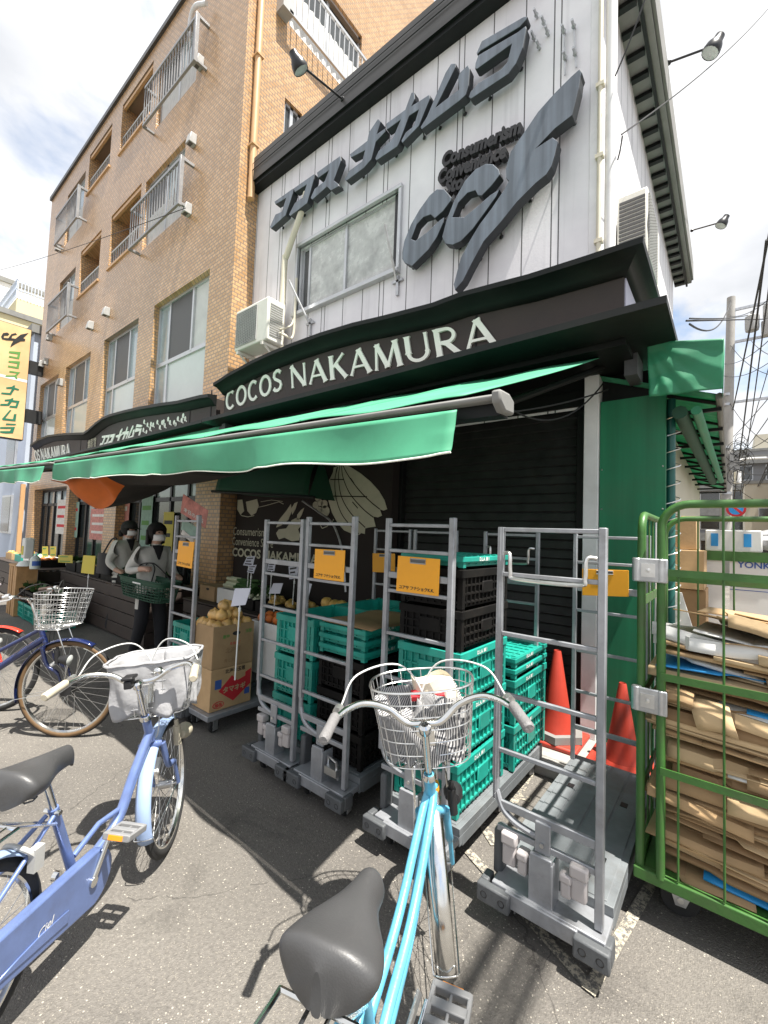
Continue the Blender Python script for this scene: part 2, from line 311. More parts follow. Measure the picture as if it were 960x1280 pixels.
# ------------------------------------------------------------------ mesh builder
class MB:
    def __init__(s): s.v = []; s.f = []; s.m = []; s.k = 0
    def face(s, pts, m=None):
        i = len(s.v); s.v += [Vector(p) for p in pts]; s.f.append(list(range(i, i+len(pts)))); s.m.append(s.k if m is None else m)
    def raw(s, vs, fs, m=None):
        i = len(s.v); s.v += [Vector(p) for p in vs]
        for f in fs: s.f.append([i+a for a in f]); s.m.append(s.k if m is None else m)
    def box(s, x0, x1, y0, y1, z0, z1, m=None):
        s.raw([(x0,y0,z0),(x1,y0,z0),(x1,y1,z0),(x0,y1,z0),(x0,y0,z1),(x1,y0,z1),(x1,y1,z1),(x0,y1,z1)],
              [(0,3,2,1),(4,5,6,7),(0,1,5,4),(1,2,6,5),(2,3,7,6),(3,0,4,7)], m)
    def obox(s, c, a, b_, c_, m=None):
        """box given centre and three half-axis vectors"""
        c, a, b_, c_ = map(Vector, (c, a, b_, c_))
        s.raw([c-a-b_-c_, c+a-b_-c_, c+a+b_-c_, c-a+b_-c_, c-a-b_+c_, c+a-b_+c_, c+a+b_+c_, c-a+b_+c_],
              [(0,3,2,1),(4,5,6,7),(0,1,5,4),(1,2,6,5),(2,3,7,6),(3,0,4,7)], m)
    def tube(s, pts, r, n=8, m=None, cap=True, closed=False):
        pts = [Vector(p) for p in pts]; N = len(pts)
        if N < 2: return
        rs = r if isinstance(r, (list, tuple)) else [r]*N
        T = []
        for i in range(N):
            if closed: d = pts[(i+1) % N]-pts[i-1]
            else: d = pts[min(i+1, N-1)]-pts[max(i-1, 0)]
            T.append(d.normalized() if d.length > 1e-9 else Vector((0, 0, 1)))
        u = T[0].orthogonal().normalized(); vs = []
        for i in range(N):
            u = (u - T[i]*u.dot(T[i]));
            u = u.normalized() if u.length > 1e-6 else T[i].orthogonal().normalized()
            w = T[i].cross(u)
            for j in range(n):
                a = 2*math.pi*j/n; vs.append(pts[i]+(u*math.cos(a)+w*math.sin(a))*rs[i])
        fs = []
        for i in range(N if closed else N-1):
            a, c = i*n, ((i+1) % N)*n
            for j in range(n): fs.append((a+j, a+(j+1) % n, c+(j+1) % n, c+j))
        if cap and not closed: fs += [tuple(range(n))[::-1], tuple(range((N-1)*n, N*n))]
        s.raw(vs, fs, m)
    def lathe(s, prof, o=(0,0,0), ax=(0,0,1), n=16, m=None, a0=0., a1=2*math.pi):
        o = Vector(o); ax = Vector(ax).normalized(); u = ax.orthogonal().normalized(); w = ax.cross(u)
        full = abs(a1-a0-2*math.pi) < 1e-6; k = n if full else n+1; vs = []
        for r_, z in prof:
            for j in range(k):
                a = a0+(a1-a0)*j/n; vs.append(o+ax*z+(u*math.cos(a)+w*math.sin(a))*r_)
        fs = []
        for i in range(len(prof)-1):
            for j in range(n):
                fs.append((i*k+j, i*k+(j+1) % k, (i+1)*k+(j+1) % k, (i+1)*k+j))
        s.raw(vs, fs, m)
    def prism(s, poly, f0, f1, m=None, ms=None):
        """poly: 2D points; f0, f1: functions 2D -> 3D for the back and the front face; ms material of the sides"""
        n = len(poly); a = [f0(*p) for p in poly]; b_ = [f1(*p) for p in poly]
        i = len(s.v); s.v += [Vector(p) for p in a+b_]; m = s.k if m is None else m; ms = m if ms is None else ms
        s.f.append(list(range(i, i+n))[::-1]); s.m.append(ms); s.f.append(list(range(i+n, i+2*n))); s.m.append(m)
        for j in range(n): s.f.append([i+j, i+(j+1) % n, i+n+(j+1) % n, i+n+j]); s.m.append(ms)
    def grid(s, fn, nu, nv, m=None):
        vs = [fn(i/nu, j/nv) for i in range(nu+1) for j in range(nv+1)]
        s.raw(vs, [(i*(nv+1)+j, (i+1)*(nv+1)+j, (i+1)*(nv+1)+j+1, i*(nv+1)+j+1) for i in range(nu) for j in range(nv)], m)
    def ball(s, c, r, n=10, sx=1, sy=1, sz=1, m=None):
        c = Vector(c); vs = [c+Vector((0, 0, r*sz))]; k = max(4, n//2)
        for i in range(1, k):
            a = math.pi*i/k
            for j in range(n):
                p = 2*math.pi*j/n; vs.append(c+Vector((r*sx*math.sin(a)*math.cos(p), r*sy*math.sin(a)*math.sin(p), r*sz*math.cos(a))))
        vs.append(c-Vector((0, 0, r*sz))); e = len(vs)-1; fs = []
        for j in range(n): fs.append((0, 1+j, 1+(j+1) % n)); fs.append((e, e-n+(j+1) % n, e-n+j))
        for i in range(k-2):
            for j in range(n): fs.append((1+i*n+j, 1+(i+1)*n+j, 1+(i+1)*n+(j+1) % n, 1+i*n+(j+1) % n))
        s.raw(vs, fs, m)
    def xf(s, M, start=0):
        for i in range(start, len(s.v)): s.v[i] = M @ s.v[i]
        return s
    def build(s, name, mats, parent=None, smooth=True, bevel=0., world=True, solid=0., ang=38):
        if isinstance(mats, str): mats = [mats]
        me = bpy.data.meshes.new(name)
        off = parent['_o'] if (parent is not None and world and '_o' in parent.keys()) else None
        ov = Vector(off) if off is not None else Vector((0, 0, 0))
        me.from_pydata([tuple(v-ov) for v in s.v], [], s.f)
        for x in mats: me.materials.append(MAT[x])
        me.polygons.foreach_set('material_index', [min(a, len(mats)-1) for a in s.m])
        me.validate(); me.update()
        o = bpy.data.objects.new(name, me); COL.objects.link(o)
        if parent is not None: o.parent = parent; o['_o'] = tuple(ov)
        else: o['_o'] = (0., 0., 0.)
        if smooth:
            me.polygons.foreach_set('use_smooth', [True]*len(me.polygons)); me.set_sharp_from_angle(angle=R(ang))
        if solid: q = o.modifiers.new('s', 'SOLIDIFY'); q.thickness = solid; q.offset = 0
        if bevel:
            q = o.modifiers.new('b', 'BEVEL'); q.width = bevel; q.segments = 2; q.limit_method = 'ANGLE'; q.angle_limit = R(40); q.harden_normals = False
        return o

def tag(o, label=None, cat=None, group=None, kind=None):
    if label: o['label'] = label
    if cat: o['category'] = cat
    if group: o['group'] = group
    if kind: o['kind'] = kind
    return o
def thing(name, label, cat, loc=(0,0,0), rz=0., group=None):
    o = bpy.data.objects.new(name, None); COL.objects.link(o); o.empty_display_size = .1
    o.location = loc; o.rotation_euler.z = rz; o['_o'] = tuple(map(float, loc)) if rz == 0 else (0., 0., 0.)
    return tag(o, label, cat, group)
def kids(o): return KID.get(o.name, [c for c in COL.objects if c.parent == o])
KID = {}
def dup(root, loc, rz=None, label=None, group=None):
    """a copy of a thing with copies of its parts and their sub-parts"""
    def cp(o, par):
        c = o.copy(); COL.objects.link(c)
        if par is not None: c.parent = par
        for ch in list(o.children): cp(ch, c)
        return c
    r = cp(root, None); r.location = loc
    if rz is not None: r.rotation_euler.z = rz
    if label: r['label'] = label
    if group: r['group'] = group
    return r
def arc(c, u, v, r, a0, a1, n=8):
    c, u, v = Vector(c), Vector(u), Vector(v)
    return [c+(u*math.cos(a0+(a1-a0)*i/n)+v*math.sin(a0+(a1-a0)*i/n))*r for i in range(n+1)]
def bez(pts, n=8):
    """smooth line through the given points (Catmull-Rom)"""
    p = [Vector(q) for q in pts]; p = [p[0]*2-p[1]]+p+[p[-1]*2-p[-2]]; o = []
    for i in range(1, len(p)-2):
        for k in range(n):
            t = k/n; a, b_, c, d = p[i-1:i+3]
            o.append(.5*((2*b_)+(c-a)*t+(2*a-5*b_+4*c-d)*t*t+(-a+3*b_-3*c+d)*t**3))
    return o+[p[-2]]
def sag(a, b_, drop, n=14):
    a, b_ = Vector(a), Vector(b_)
    return [a.lerp(b_, i/n)-Vector((0, 0, drop*4*(i/n)*(1-i/n))) for i in range(n+1)]
def textmesh(mb, body, fn, size=1., bold=0., shear=0., ext=0., m=None, align='LEFT', space=1.):
    """built-in font text as faces; fn maps the text plane (x, y, depth) into the place"""
    cu = bpy.data.curves.new('t', 'FONT'); cu.body = body; cu.size = size; cu.offset = bold; cu.shear = shear; cu.extrude = ext
    cu.align_x = align; cu.resolution_u = 3; cu.space_character = space
    o = bpy.data.objects.new('t', cu); COL.objects.link(o)
    bpy.context.view_layer.update()
    me = bpy.data.meshes.new_from_object(o.evaluated_get(bpy.context.evaluated_depsgraph_get()))
    mb.raw([fn(v.co.x, v.co.y, v.co.z) for v in me.vertices], [tuple(p.vertices) for p in me.polygons], m)
    bpy.data.objects.remove(o); bpy.data.curves.remove(cu); bpy.data.meshes.remove(me)
# ================================================================== ground and setting
mb = MB(); mb.face([(-300,-60,0),(300,-60,0),(300,400,0),(-300,400,0)]); tag(mb.build('ground','asphalt',smooth=False),kind='structure')
mb = MB()   # worn white parking marks
def strip(mb, a, b_, w, z=.004):
    a, b_ = Vector(a+(z,)), Vector(b_+(z,)); d = (b_-a).normalized(); n_ = Vector((-d.y, d.x, 0))*w/2
    mb.face([a-n_, b_-n_, b_+n_, a+n_])
strip(mb,(-1.22,2.62),(-.93,2.66),.05); strip(mb,(-1.27,2.44),(-.93,2.16),.05,.0055); strip(mb,(-1.02,2.03),(-.38,1.72),.045,.007); strip(mb,(-.385,1.7),(-.27,2.5),.045,.0085)
strip(mb,(-1.0,2.55),(-1.05,3.0),.06,.010)
tag(mb.build('road_marking','road_paint',smooth=False),kind='structure')
mb = MB(); mb.box(-2.85,-.3,3.06,3.72,-.02,.1); mb.box(-5.5,-2.86,3.2,3.72,-.02,.06); tag(mb.build('door_step','concrete',bevel=.012),kind='structure')

def holed(mb, u0,u1,v0,v1,holes,fn,depth,m=None,mr=None):
    """flat wall with rectangular openings and their reveals; fn(u, v, d) maps into the place, d = distance into the wall"""
    us = sorted({u0,u1,*[h[0] for h in holes],*[h[1] for h in holes]}); vs_ = sorted({v0,v1,*[h[2] for h in holes],*[h[3] for h in holes]})
    us = [u for u in us if u0 <= u <= u1]; vs_ = [v for v in vs_ if v0 <= v <= v1]
    for a,b_ in zip(us,us[1:]):
        for c,d in zip(vs_,vs_[1:]):
            if any(h[0]-1e-6<=a and b_<=h[1]+1e-6 and h[2]-1e-6<=c and d<=h[3]+1e-6 for h in holes): continue
            mb.face([fn(a,c,0),fn(b_,c,0),fn(b_,d,0),fn(a,d,0)],m)
    for h in holes:
        a,b_,c,d = h[:4]; q = h[4] if len(h)>4 else depth
        for p,r_ in (((a,c),(b_,c)),((b_,c),(b_,d)),((b_,d),(a,d)),((a,d),(a,c))):
            mb.face([fn(*p,0),fn(*p,q),fn(*r_,q),fn(*r_,0)],mr if mr is not None else m)
def sweep(mb, path, outs, prof, m=None, caps=True):
    """profile (forward, up) swept along path; outs = outward vector at every path point"""
    n = len(prof); vs_ = []
    for p,o in zip(path,outs):
        p = Vector(p); o = Vector(o)
        for f,z in prof: vs_.append(p+o*f+Vector((0,0,z)))
    fs = []
    for i in range(len(path)-1):
        for j in range(n): fs.append((i*n+j,i*n+(j+1)%n,(i+1)*n+(j+1)%n,(i+1)*n+j))
    if caps: fs += [tuple(range(n)),tuple(range((len(path)-1)*n,len(path)*n))[::-1]]
    mb.raw(vs_,fs,m)
FR = lambda Y: (lambda u,v,d: (u,Y+d,v))

# ================================================================== store building
WY = 3.6; XL, XR = -5.55, -.83
zb = lambda x: 6.6       # underside of the sloping eave
st = thing('store_building','low shop with white ribbed upper wall and black roller shutter at street level','store',(-3.2,3.7,0))
win = (-4.5,-2.82,4.43,5.34)
mb = MB(); holed(mb,XL,XR,2.6,6.2,[win],FR(WY),.09)
mb.face([(XL,WY,6.2),(XR,WY,6.2),(XR,WY,zb(XR)+.05),(XL,WY,zb(XL)+.05)])
mb.face([(XR,WY,2.6),(XR,9.6,2.6),(XR,9.6,zb(XR)+.05),(XR,WY,zb(XR)+.05)]); mb.face([(XL,WY,2.6),(XL,9.6,2.6),(XL,9.6,6.64),(XL,WY,6.64)])
wall = mb.build('wall','white_siding',st,smooth=False)
mb = MB(); mb.box(XR-.05,XR+.012,WY-.012,WY+.05,3.4,zb(XR)-.01); mb.build('corner_trim','white_paint',st,bevel=.004)
mb = MB(); mb.box(XL,XR-.05,WY-.006,WY+.01,3.36,3.5); mb.build('stained_flashing','concrete',st)
# roof with fascia and soffit
mb = MB()
def rp(x,y,dz): return (x,y,zb(x)+dz)
EX, EY = -.56, 3.46
for (a,b_,k) in ((rp(-5.74,EY,0),rp(EX,EY,0),.17),):
    mb.face([rp(-5.74,EY,.0),rp(EX,EY,.0),rp(EX,EY,.05),rp(-5.74,EY,.05)],1)
    mb.face([rp(-5.74,EY-.03,.05),rp(EX+.03,EY-.03,.05),rp(EX+.03,EY-.03,.4),rp(-5.74,EY-.03,.4)],0)
    mb.face([rp(-5.74,EY-.03,.05),rp(EX+.03,EY-.03,.05),rp(EX+.03,EY,.05),rp(-5.74,EY,.05)],1)
mb.face([rp(EX,EY,0),rp(EX,9.9,0),rp(EX,9.9,.05),rp(EX,EY,.05)],1)
mb.face([rp(EX+.03,EY-.03,.05),rp(EX+.03,9.9,.05),rp(EX+.03,9.9,.4),rp(EX+.03,EY-.03,.4)],2)
mb.face([rp(EX+.03,EY-.03,.05),rp(EX+.03,9.9,.05),rp(EX,9.9,.05),rp(EX,EY,.05)],2)
mb.face([rp(EX,9.9,0),rp(XR,9.9,0),rp(XR,9.9,.3),rp(EX+.03,9.9,.3)],2)
mb.face([rp(-5.74,EY-.03,.4),rp(EX+.03,EY-.03,.4),rp(EX+.03,9.9,.4),rp(-5.74,9.9,.4)],0)
mb.face([rp(-5.74,EY-.03,.0),rp(-5.74,9.9,.0),rp(-5.74,9.9,.4),rp(-5.74,EY-.03,.4)],0)
mb.face([rp(-5.74,EY,0),rp(EX,EY,0),rp(EX,WY,0),rp(-5.74,WY,0)],1); mb.face([rp(EX,WY,0),rp(EX,9.9,0),rp(XR,9.9,0),rp(XR,WY,0)],2)
roof = mb.build('roof',['roof_dark','black_green_trim','soffit_grey'],st,smooth=False)
mb = MB()
for k in range(24): mb.box(XR+.01,EX-.1,3.72+k*.26,3.78+k*.26,zb(-.6)-.055,zb(-.6)-.012)
mb.box(EX-.09,EX-.06,3.3,9.9,zb(-.5)-.05,zb(-.5)-.008)
mb.build('soffit_batten','black_green_trim',roof)
mb = MB(); mb.tube([rp(-5.72,EY-.045,.2),rp(EX,EY-.045,.22)],.006,6); mb.build('fascia_wire','cable_black',roof); mb = MB(); mb.tube([rp(-5.72,EY-.045,.3),rp(EX,EY-.045,.3)],.004,6); mb.build('fascia_wire','cable_black',roof)
# upper window with papered panes
fr = MB(); x0,x1,z0,z1 = win
fr.box(x0-.04,x1+.04,WY-.045,WY+.02,z1,z1+.045); fr.box(x0-.04,x1+.04,WY-.07,WY+.02,z0-.05,z0)
fr.box(x0-.04,x0,WY-.04,WY+.02,z0,z1); fr.box(x1,x1+.04,WY-.04,WY+.02,z0,z1)
wf = fr.build('window','alu_frame',st,bevel=.004)
for a,b_,yy in ((x0+.02,x0+.2,.06),(x0+.17,x0+.86,.035),(x0+.82,x1-.03,.05)):
    s_ = MB(); s_.box(a,b_,WY+yy-.012,WY+yy+.012,z0,z0+.05); s_.box(a,b_,WY+yy-.012,WY+yy+.012,z1-.04,z1)
    s_.box(a,a+.035,WY+yy-.013,WY+yy+.013,z0+.05,z1-.04); s_.box(b_-.035,b_,WY+yy-.013,WY+yy+.013,z0+.05,z1-.04); s_.build('sash','alu_frame',wf)
    p_ = MB(); p_.grid(lambda u,v: (a+.03+(b_-a-.06)*u,WY+yy+.004*math.sin(9*u+7*v)*math.sin(5*v),z0+.04+(z1-z0-.08)*v),14,10); p_.build('pane',['screen_dark' if b_-a<.3 else 'frost_white'],wf)
mb = MB(); mb.box(-2.905,-2.83,WY+.02,WY+.085,z0,z1); mb.build('dark_gap','dark_frame',wf)
for a,b_ in (((260,545),(340,715)),((643,322),(690,545))):      # loose metal stays left on the wall beside the window
    mb = MB(); p,q = onY(280+a[0]/3.2,180+a[1]/3.2,WY-.28), onY(280+b_[0]/3.2,180+b_[1]/3.2,WY-.04); mb.tube([p,q],.014,8); mb.box(q.x-.07,q.x+.07,WY-.03,WY-.005,q.z-.012,q.z+.012); mb.box(q.x-.015,q.x+.015,WY-.03,WY-.004,q.z-.16,q.z+.06); mb.build('window_stay','galvanised',st)
# street level front
mb = MB(); mb.box(-5.5,-2.7,3.49,3.8,.05,2.83); mb.build('front_wall','mural_brown',st)
mb = MB(); y0=3.68; n=34
for k in range(n):
    za = .1+2.6*k/n; zc = .1+2.6*(k+1)/n
    mb.face([(-2.78,y0,za),(-.95,y0,za),(-.95,y0-.016,za+.012),(-2.78,y0-.016,za+.012)]); mb.face([(-2.78,y0-.016,za+.012),(-.95,y0-.016,za+.012),(-.95,y0-.004,zc-.008),(-2.78,y0-.004,zc-.008)]); mb.face([(-2.78,y0-.004,zc-.008),(-.95,y0-.004,zc-.008),(-.95,y0,zc),(-2.78,y0,zc)])
mb.build('roller_shutter','shutter_black',st,smooth=False)
mb = MB(); mb.box(-2.7,-2.66,3.6,3.75,.1,2.75); mb.box(-.95,-.88,3.6,3.75,.1,2.75); mb.box(-2.7,-.88,3.58,3.75,2.62,2.75); mb.build('shutter_guide','black_paint',st,bevel=.004)
mb = MB(); mb.box(-.88,-.775,3.53,3.7,.1,2.86); mb.build('white_post','white_paint',st,bevel=.005)
mb = MB(); mb.box(-.77,-.35,3.56,3.62,.02,2.62); mb.build('green_board','green_board',st)
for k in range(7):
    for x in (-.755,-.365): mb = MB(); mb.ball((x,3.558,.3+k*.3),.007,6); mb.build('board_screw','steel_wire',st)
mb = MB(); mb.box(-5.5,-.52,3.07,3.64,2.83,2.875); mb.box(-2.7,-.78,3.59,3.66,2.752,2.83); mb.box(-.77,-.4,3.63,3.75,2.36,2.83); mb.build('black_soffit','black_paint',st)
mb = MB(); mb.box(-.83,-.42,3.7,9.6,0,2.6); mb.build('side_lean_to','beige_wall',st)
mb = MB(); mb.box(-5.5,-.85,3.82,9.5,.0,6.0); mb.build('back_volume','shop_dark',st)

# ------------------------------------------------ fascia board COCOS NAKAMURA
fs_ = thing('fascia_sign','black arched fascia board reading COCOS NAKAMURA above the roller shutter','sign',(-3,3.06,2.9))
SY = 3.06
cap_px = [(266.6,479),(285,467),(315,450.6),(340,439),(365,428.8),(400,416),(440,403.8),(480,394.4),(540,378.8),(573.8,366),(620,353.5),(660,343),(735,319),(800,297)]
cp = [onY(x,y,SY-.17) for x,y in cap_px]; cp[-1] = Vector((-.53,0,cp[-1].z))
capz = [(p.x,p.z) for p in cp]
mb = MB(); poly = [(x,z-.03) for x,z in capz]; zlo = 2.93
mb.prism([(capz[0][0],zlo)]+[(capz[-1][0],zlo)]+poly[::-1], lambda u,v:(u,SY+.5,v), lambda u,v:(u,SY,v)); mb.build('board','sign_brown',fs_,smooth=False)
mb = MB(); mb.box(-.54,-.522,SY+.02,4.1,2.94,capz[-1][1]-.06); mb.build('end_panel','lav_panel',fs_)
mb = MB(); mb.box(-1.585,-1.57,SY-.006,SY,2.95,3.36); mb.build('board_joint','black_paint',fs_)
prof = [(0,-.12),(.03,-.115),(.055,-.09),(.12,-.045),(.17,-.035),(.175,.0),(0,.03)]
path = [Vector((x,SY,z)) for x,z in capz]; outs = [(0,-1,0)]*len(path)
path[-1] = Vector((-.53,SY,capz[-1][1])); outs[-1] = (.75,-1,0); path.append(Vector((-.53,4.3,capz[-1][1]+.0))); outs.append((.75,0,0))
mb = MB(); sweep(mb,path,outs,prof); mb.build('cornice','black_green_trim',fs_,ang=50)
prof2 = [(0,-.06),(.26,-.045),(.29,-.04),(.29,.005),(0,.02)]
p2 = [Vector((-5.25,SY,2.93)),Vector((-2.5,SY,2.915)),Vector((-.53,SY,2.93)),Vector((-.53,4.2,2.93))]
mb = MB(); sweep(mb,p2,[(0,-1,0),(0,-1,0),(.9,-1,0),(.9,0,0)],prof2); mb.build('shelf_trim','black_green_trim',fs_)

# roman capitals drawn as strokes with flared ends: (points, width, flare)
def ring(cx,cy,rx,ry,a0,a1,n=18): return [(cx+rx*math.cos(R(a0+(a1-a0)*i/n)),cy+ry*math.sin(R(a0+(a1-a0)*i/n))) for i in range(n+1)]
T_, K_ = .085, .17
GL = {
 'C':(.78,[(ring(.42,.5,.34,.43,48,312),K_*.8)]), 'O':(.9,[(ring(.45,.5,.36,.43,0,360),K_*.85)]),
 'S':(.62,[([(.56,.82),(.46,.92),(.3,.94),(.14,.86),(.1,.72),(.18,.6),(.34,.51),(.5,.41),(.55,.27),(.46,.12),(.3,.06),(.14,.09),(.05,.2)],K_*.8)]),
 'N':(.92,[([(.12,0),(.12,1)],T_),([(.1,.98),(.78,.04)],K_),([(.8,0),(.8,1)],T_)]),
 'A':(.92,[([(.06,0),(.45,.98)],T_),([(.45,1.0),(.84,0)],K_),([(.22,.32),(.66,.32)],T_)]),
 'K':(.88,[([(.16,0),(.16,1)],K_),([(.18,.45),(.74,1)],T_),([(.38,.58),(.8,0)],K_)]),
 'M':(1.12,[([(.1,0),(.2,1)],T_),([(.2,.98),(.55,.06)],K_),([(.55,.06),(.9,.98)],T_),([(.9,1),(1.0,0)],K_)]),
 'U':(.9,[([(.14,1),(.14,.36)],K_),(ring(.46,.36,.32,.3,180,360,12),K_*.7),([(.78,.36),(.78,1)],T_*1.1)]),
 'R':(.84,[([(.16,0),(.16,1)],K_),([(.16,.94),(.46,.94)]+ring(.44,.71,.24,.23,80,-80,10)+[(.16,.48)],K_*.62),([(.4,.48),(.76,0)],K_)]),
}
def stroke(mb, pts, w, fn, d, flare=True, closed=False):
    n = len(pts); Lf, Rt = [], []
    for i,(x,y) in enumerate(pts):
        a = pts[max(i-1,0)]; c = pts[min(i+1,n-1)]
        if closed and i in (0,n-1): a, c = pts[n-2], pts[1]
        tx,ty = c[0]-a[0],c[1]-a[1]; l = math.hypot(tx,ty) or 1; nx,ny = -ty/l,tx/l
        k = w/2
        if flare and not closed and n==2: k = w/2*1.45
        elif flare and not closed and i in (0,n-1): k = w/2*1.3
        Lf.append((x+nx*k,y+ny*k)); Rt.append((x-nx*k,y-ny*k))
    if n==2 and flare:      # waist the straight stems so that the ends read as serifs
        (ax,ay),(bx,by) = pts; l = math.hypot(bx-ax,by-ay); nx,ny = -(by-ay)/l,(bx-ax)/l; k=w/2
        mid = [(ax+(bx-ax)*t,ay+(by-ay)*t) for t in (.09,.91)]
        Lf = [Lf[0]]+[(p[0]+nx*k,p[1]+ny*k) for p in mid]+[Lf[1]]; Rt = [Rt[0]]+[(p[0]-nx*k,p[1]-ny*k) for p in mid]+[Rt[1]]
    for i in range(len(Lf)-1):
        mb.prism([Rt[i],Rt[i+1],Lf[i+1],Lf[i]], lambda u,v: fn(u,v,0), lambda u,v: fn(u,v,d))
def letters(par, word, fn, d, gap=.1, sp=.42):
    """fn(u 0..1, v, depth); the word is scaled to fill u"""
    tot = sum((GL[c][0]+gap) if c!=' ' else sp for c in word)-gap; x = 0; cnt = 0
    for c in word:
        if c==' ': x += sp; continue
        w_,sts = GL[c]; mb = MB()
        for pts,wd in sts:
            cnt += 1
            cl = len(pts)>4 and abs(pts[0][0]-pts[-1][0])<1e-6 and abs(pts[0][1]-pts[-1][1])<1e-6
            stroke(mb,pts,wd,lambda u,v,q: fn((x+u)/tot,v,q+(.0004*cnt if q else 0)),d,closed=cl)
        mb.build('letter','cream_letter',par,smooth=False)
        x += w_+gap
def quad_map(bl,br,tl,tr,Y):
    bl,br,tl,tr = [onY(p[0],p[1],Y) for p in (bl,br,tl,tr)]
    return lambda u,v,d: (bl*(1-u)+br*u)*(1-v)+(tl*(1-u)+tr*u)*v-Vector((0,d,0))
f1 = quad_map((283,514.5),(354,488),(283,490.5),(352,460),SY); letters(fs_,'COCOS',f1,.012)
f1 = quad_map((364,486),(625,433),(362.5,458.5),(617,395),SY); letters(fs_,'NAKAMURA',f1,.012,gap=.08)

# ------------------------------------------------ lettering and mark on the white wall: traced outlines, each piece a solid slab on studs
def slab(name, px, Y, d, par, mats=('letter_blue_grey','letter_side'), off=(0,0), sc=1., lab=None):
    pts = [onY(off[0]+x*sc,off[1]+y*sc,Y) for x,y in px]; pl = [(p.x,p.z) for p in pts]
    mb = MB(); mb.prism(pl, lambda u,v:(u,Y+d,v), lambda u,v:(u,Y,v), 0, 1); o = mb.build(name,list(mats),par,smooth=False,bevel=.006)
    return o
kt = thing('wall_lettering','large blue-grey raised katakana lettering high on the white wall under the eave','sign',(-3.3,3.5,6))
LY, LD = WY-.16, .09; o_ = (330,20); q_ = 1/2.8235
KATA = [
 [(36,655),(104,607),(102,625),(76,703),(24,750),(20,745),(40,700),(62,690),(78,642),(40,665)],
 [(104,608),(178,556),(176,575),(152,660),(92,706),(88,700),(108,660),(136,640),(150,595),(108,622)],
 [(186,552),(270,492),(272,510),(246,580),(262,592),(264,600),(236,616),(222,602),(170,648),(164,642),(178,610),(214,582),(228,545),(190,572)],
 [(302,488),(364,440),(370,410),(402,362),(412,372),(398,416),(428,396),(428,408),(394,444),(378,506),(352,536),(290,582),(284,576),(300,546),(346,512),(356,474),(306,500)],
 [(430,380),(498,330),(520,270),(530,268),(532,292),(520,318),(584,276),(586,290),(546,388),(530,404),(488,448),(484,440),(500,410),(528,388),(546,330),(512,352),(476,448),(470,460),(396,510),(392,502),(404,476),(452,436),(482,366),(432,402)],
 [(660,168),(676,166),(676,180),(606,322),(688,258),(684,220),(690,200),(720,172),(726,186),(722,244),(712,278),(690,298),(556,400),(552,392),(574,356),(640,200)],
 [(768,88),(916,2),(930,0),(926,12),(902,38),(764,122),(752,136),(750,130)],
 [(756,138),(896,56),(924,34),(926,44),(914,110),(890,166),(862,204),(730,292),(722,286),(728,268),(756,236),(838,186),(858,162),(874,98),(752,186),(744,186),(746,166)],
]
for k,pl in enumerate(KATA): slab('letter',pl,LY,LD,kt,off=o_,sc=q_)
for x,y in ((68,748),(144,704),(222,654),(352,568),(468,494),(566,430),(622,396),(710,346),(798,292),(908,188),(636,290),(820,160),(560,390)):
    p = onY(330+x*q_,20+y*q_,WY-.02); mb = MB(); mb.tube([p,(p.x+.02,WY-.09,p.z+.05)],.008,6); mb.ball(p,.022,6,1,.5,1); mb.build('stud','dark_frame',kt)
lg = thing('logo_mark','blue-grey raised brush-style ccf mark beside the upper window','sign',(-2,3.5,4.8))
o_ = (490,80); q_ = 1/3.84
C1 = [(48,905),(58,850),(90,770),(130,700),(180,630),(215,600),(250,600),(285,640),(282,655),(245,705),(205,740),(185,722),(150,735),(118,770),(92,840),(112,848),(170,805),(228,750),(250,735),(246,760),(215,830),(175,890),(95,970),(60,955),(48,935)]
C2 = [(240,830),(262,745),(300,650),(350,560),(400,505),(450,478),(485,480),(512,505),(518,530),(480,580),(430,632),(412,630),(400,606),(362,618),(318,665),(290,735),(345,735),(400,690),(470,630),(516,600),(500,635),(450,705),(388,790),(330,850),(290,868),(255,862)]
F_ = [(296,1058),(330,930),(372,850),(420,770),(480,690),(540,600),(560,560),(548,548),(546,500),(570,420),(640,320),(700,230),(780,140),(860,60),(900,24),(912,40),(904,60),(898,110),(876,200),(864,245),(780,310),(690,405),(700,398),(770,352),(796,370),(780,440),(765,490),(740,530),(690,570),(600,660),(520,760),(440,850),(380,960),(340,1040),(302,1085)]
slab('mark_stroke',C1,LY,LD,lg,off=o_,sc=q_); slab('mark_stroke',C2,LY-.012,LD,lg,off=o_,sc=q_); slab('mark_stroke',F_,LY-.024,LD+.01,lg,off=o_,sc=q_)
for x,y in ((104,978),(326,884),(424,938),(525,830),(665,655),(876,285),(342,685)):
    p = onY(490+x*q_,80+y*q_,WY-.02); mb = MB(); mb.tube([p,(p.x+.02,WY-.09,p.z+.05)],.008,6); mb.ball(p,.022,6,1,.5,1); mb.build('stud','dark_frame',lg)
sl = thing('slogan_lettering','small black raised words Consumerism Convenience above the ccf mark','sign',(-2.2,3.55,5.1))
for body,a,b_,h in (('Consumerism',(553,211),(666,162),.135),('Convenience',(548,232),(650,192),.135),('Store',(557,245),(602,228),.135)):
    A,B_ = onY(*a,WY-.07), onY(*b_,WY-.07); mb = MB(); nn_ = {'Consumerism':6.35,'Convenience':6.2,'Store':2.6}[body]
    dx = (B_-A)/nn_
    textmesh(mb,body,lambda u,v,d: A+dx*u+Vector((0,0,1))*v*(h/.72)-Vector((0,d,0)),1,.05,.22,.03); o = mb.build('word','slogan_dark',sl,smooth=False)
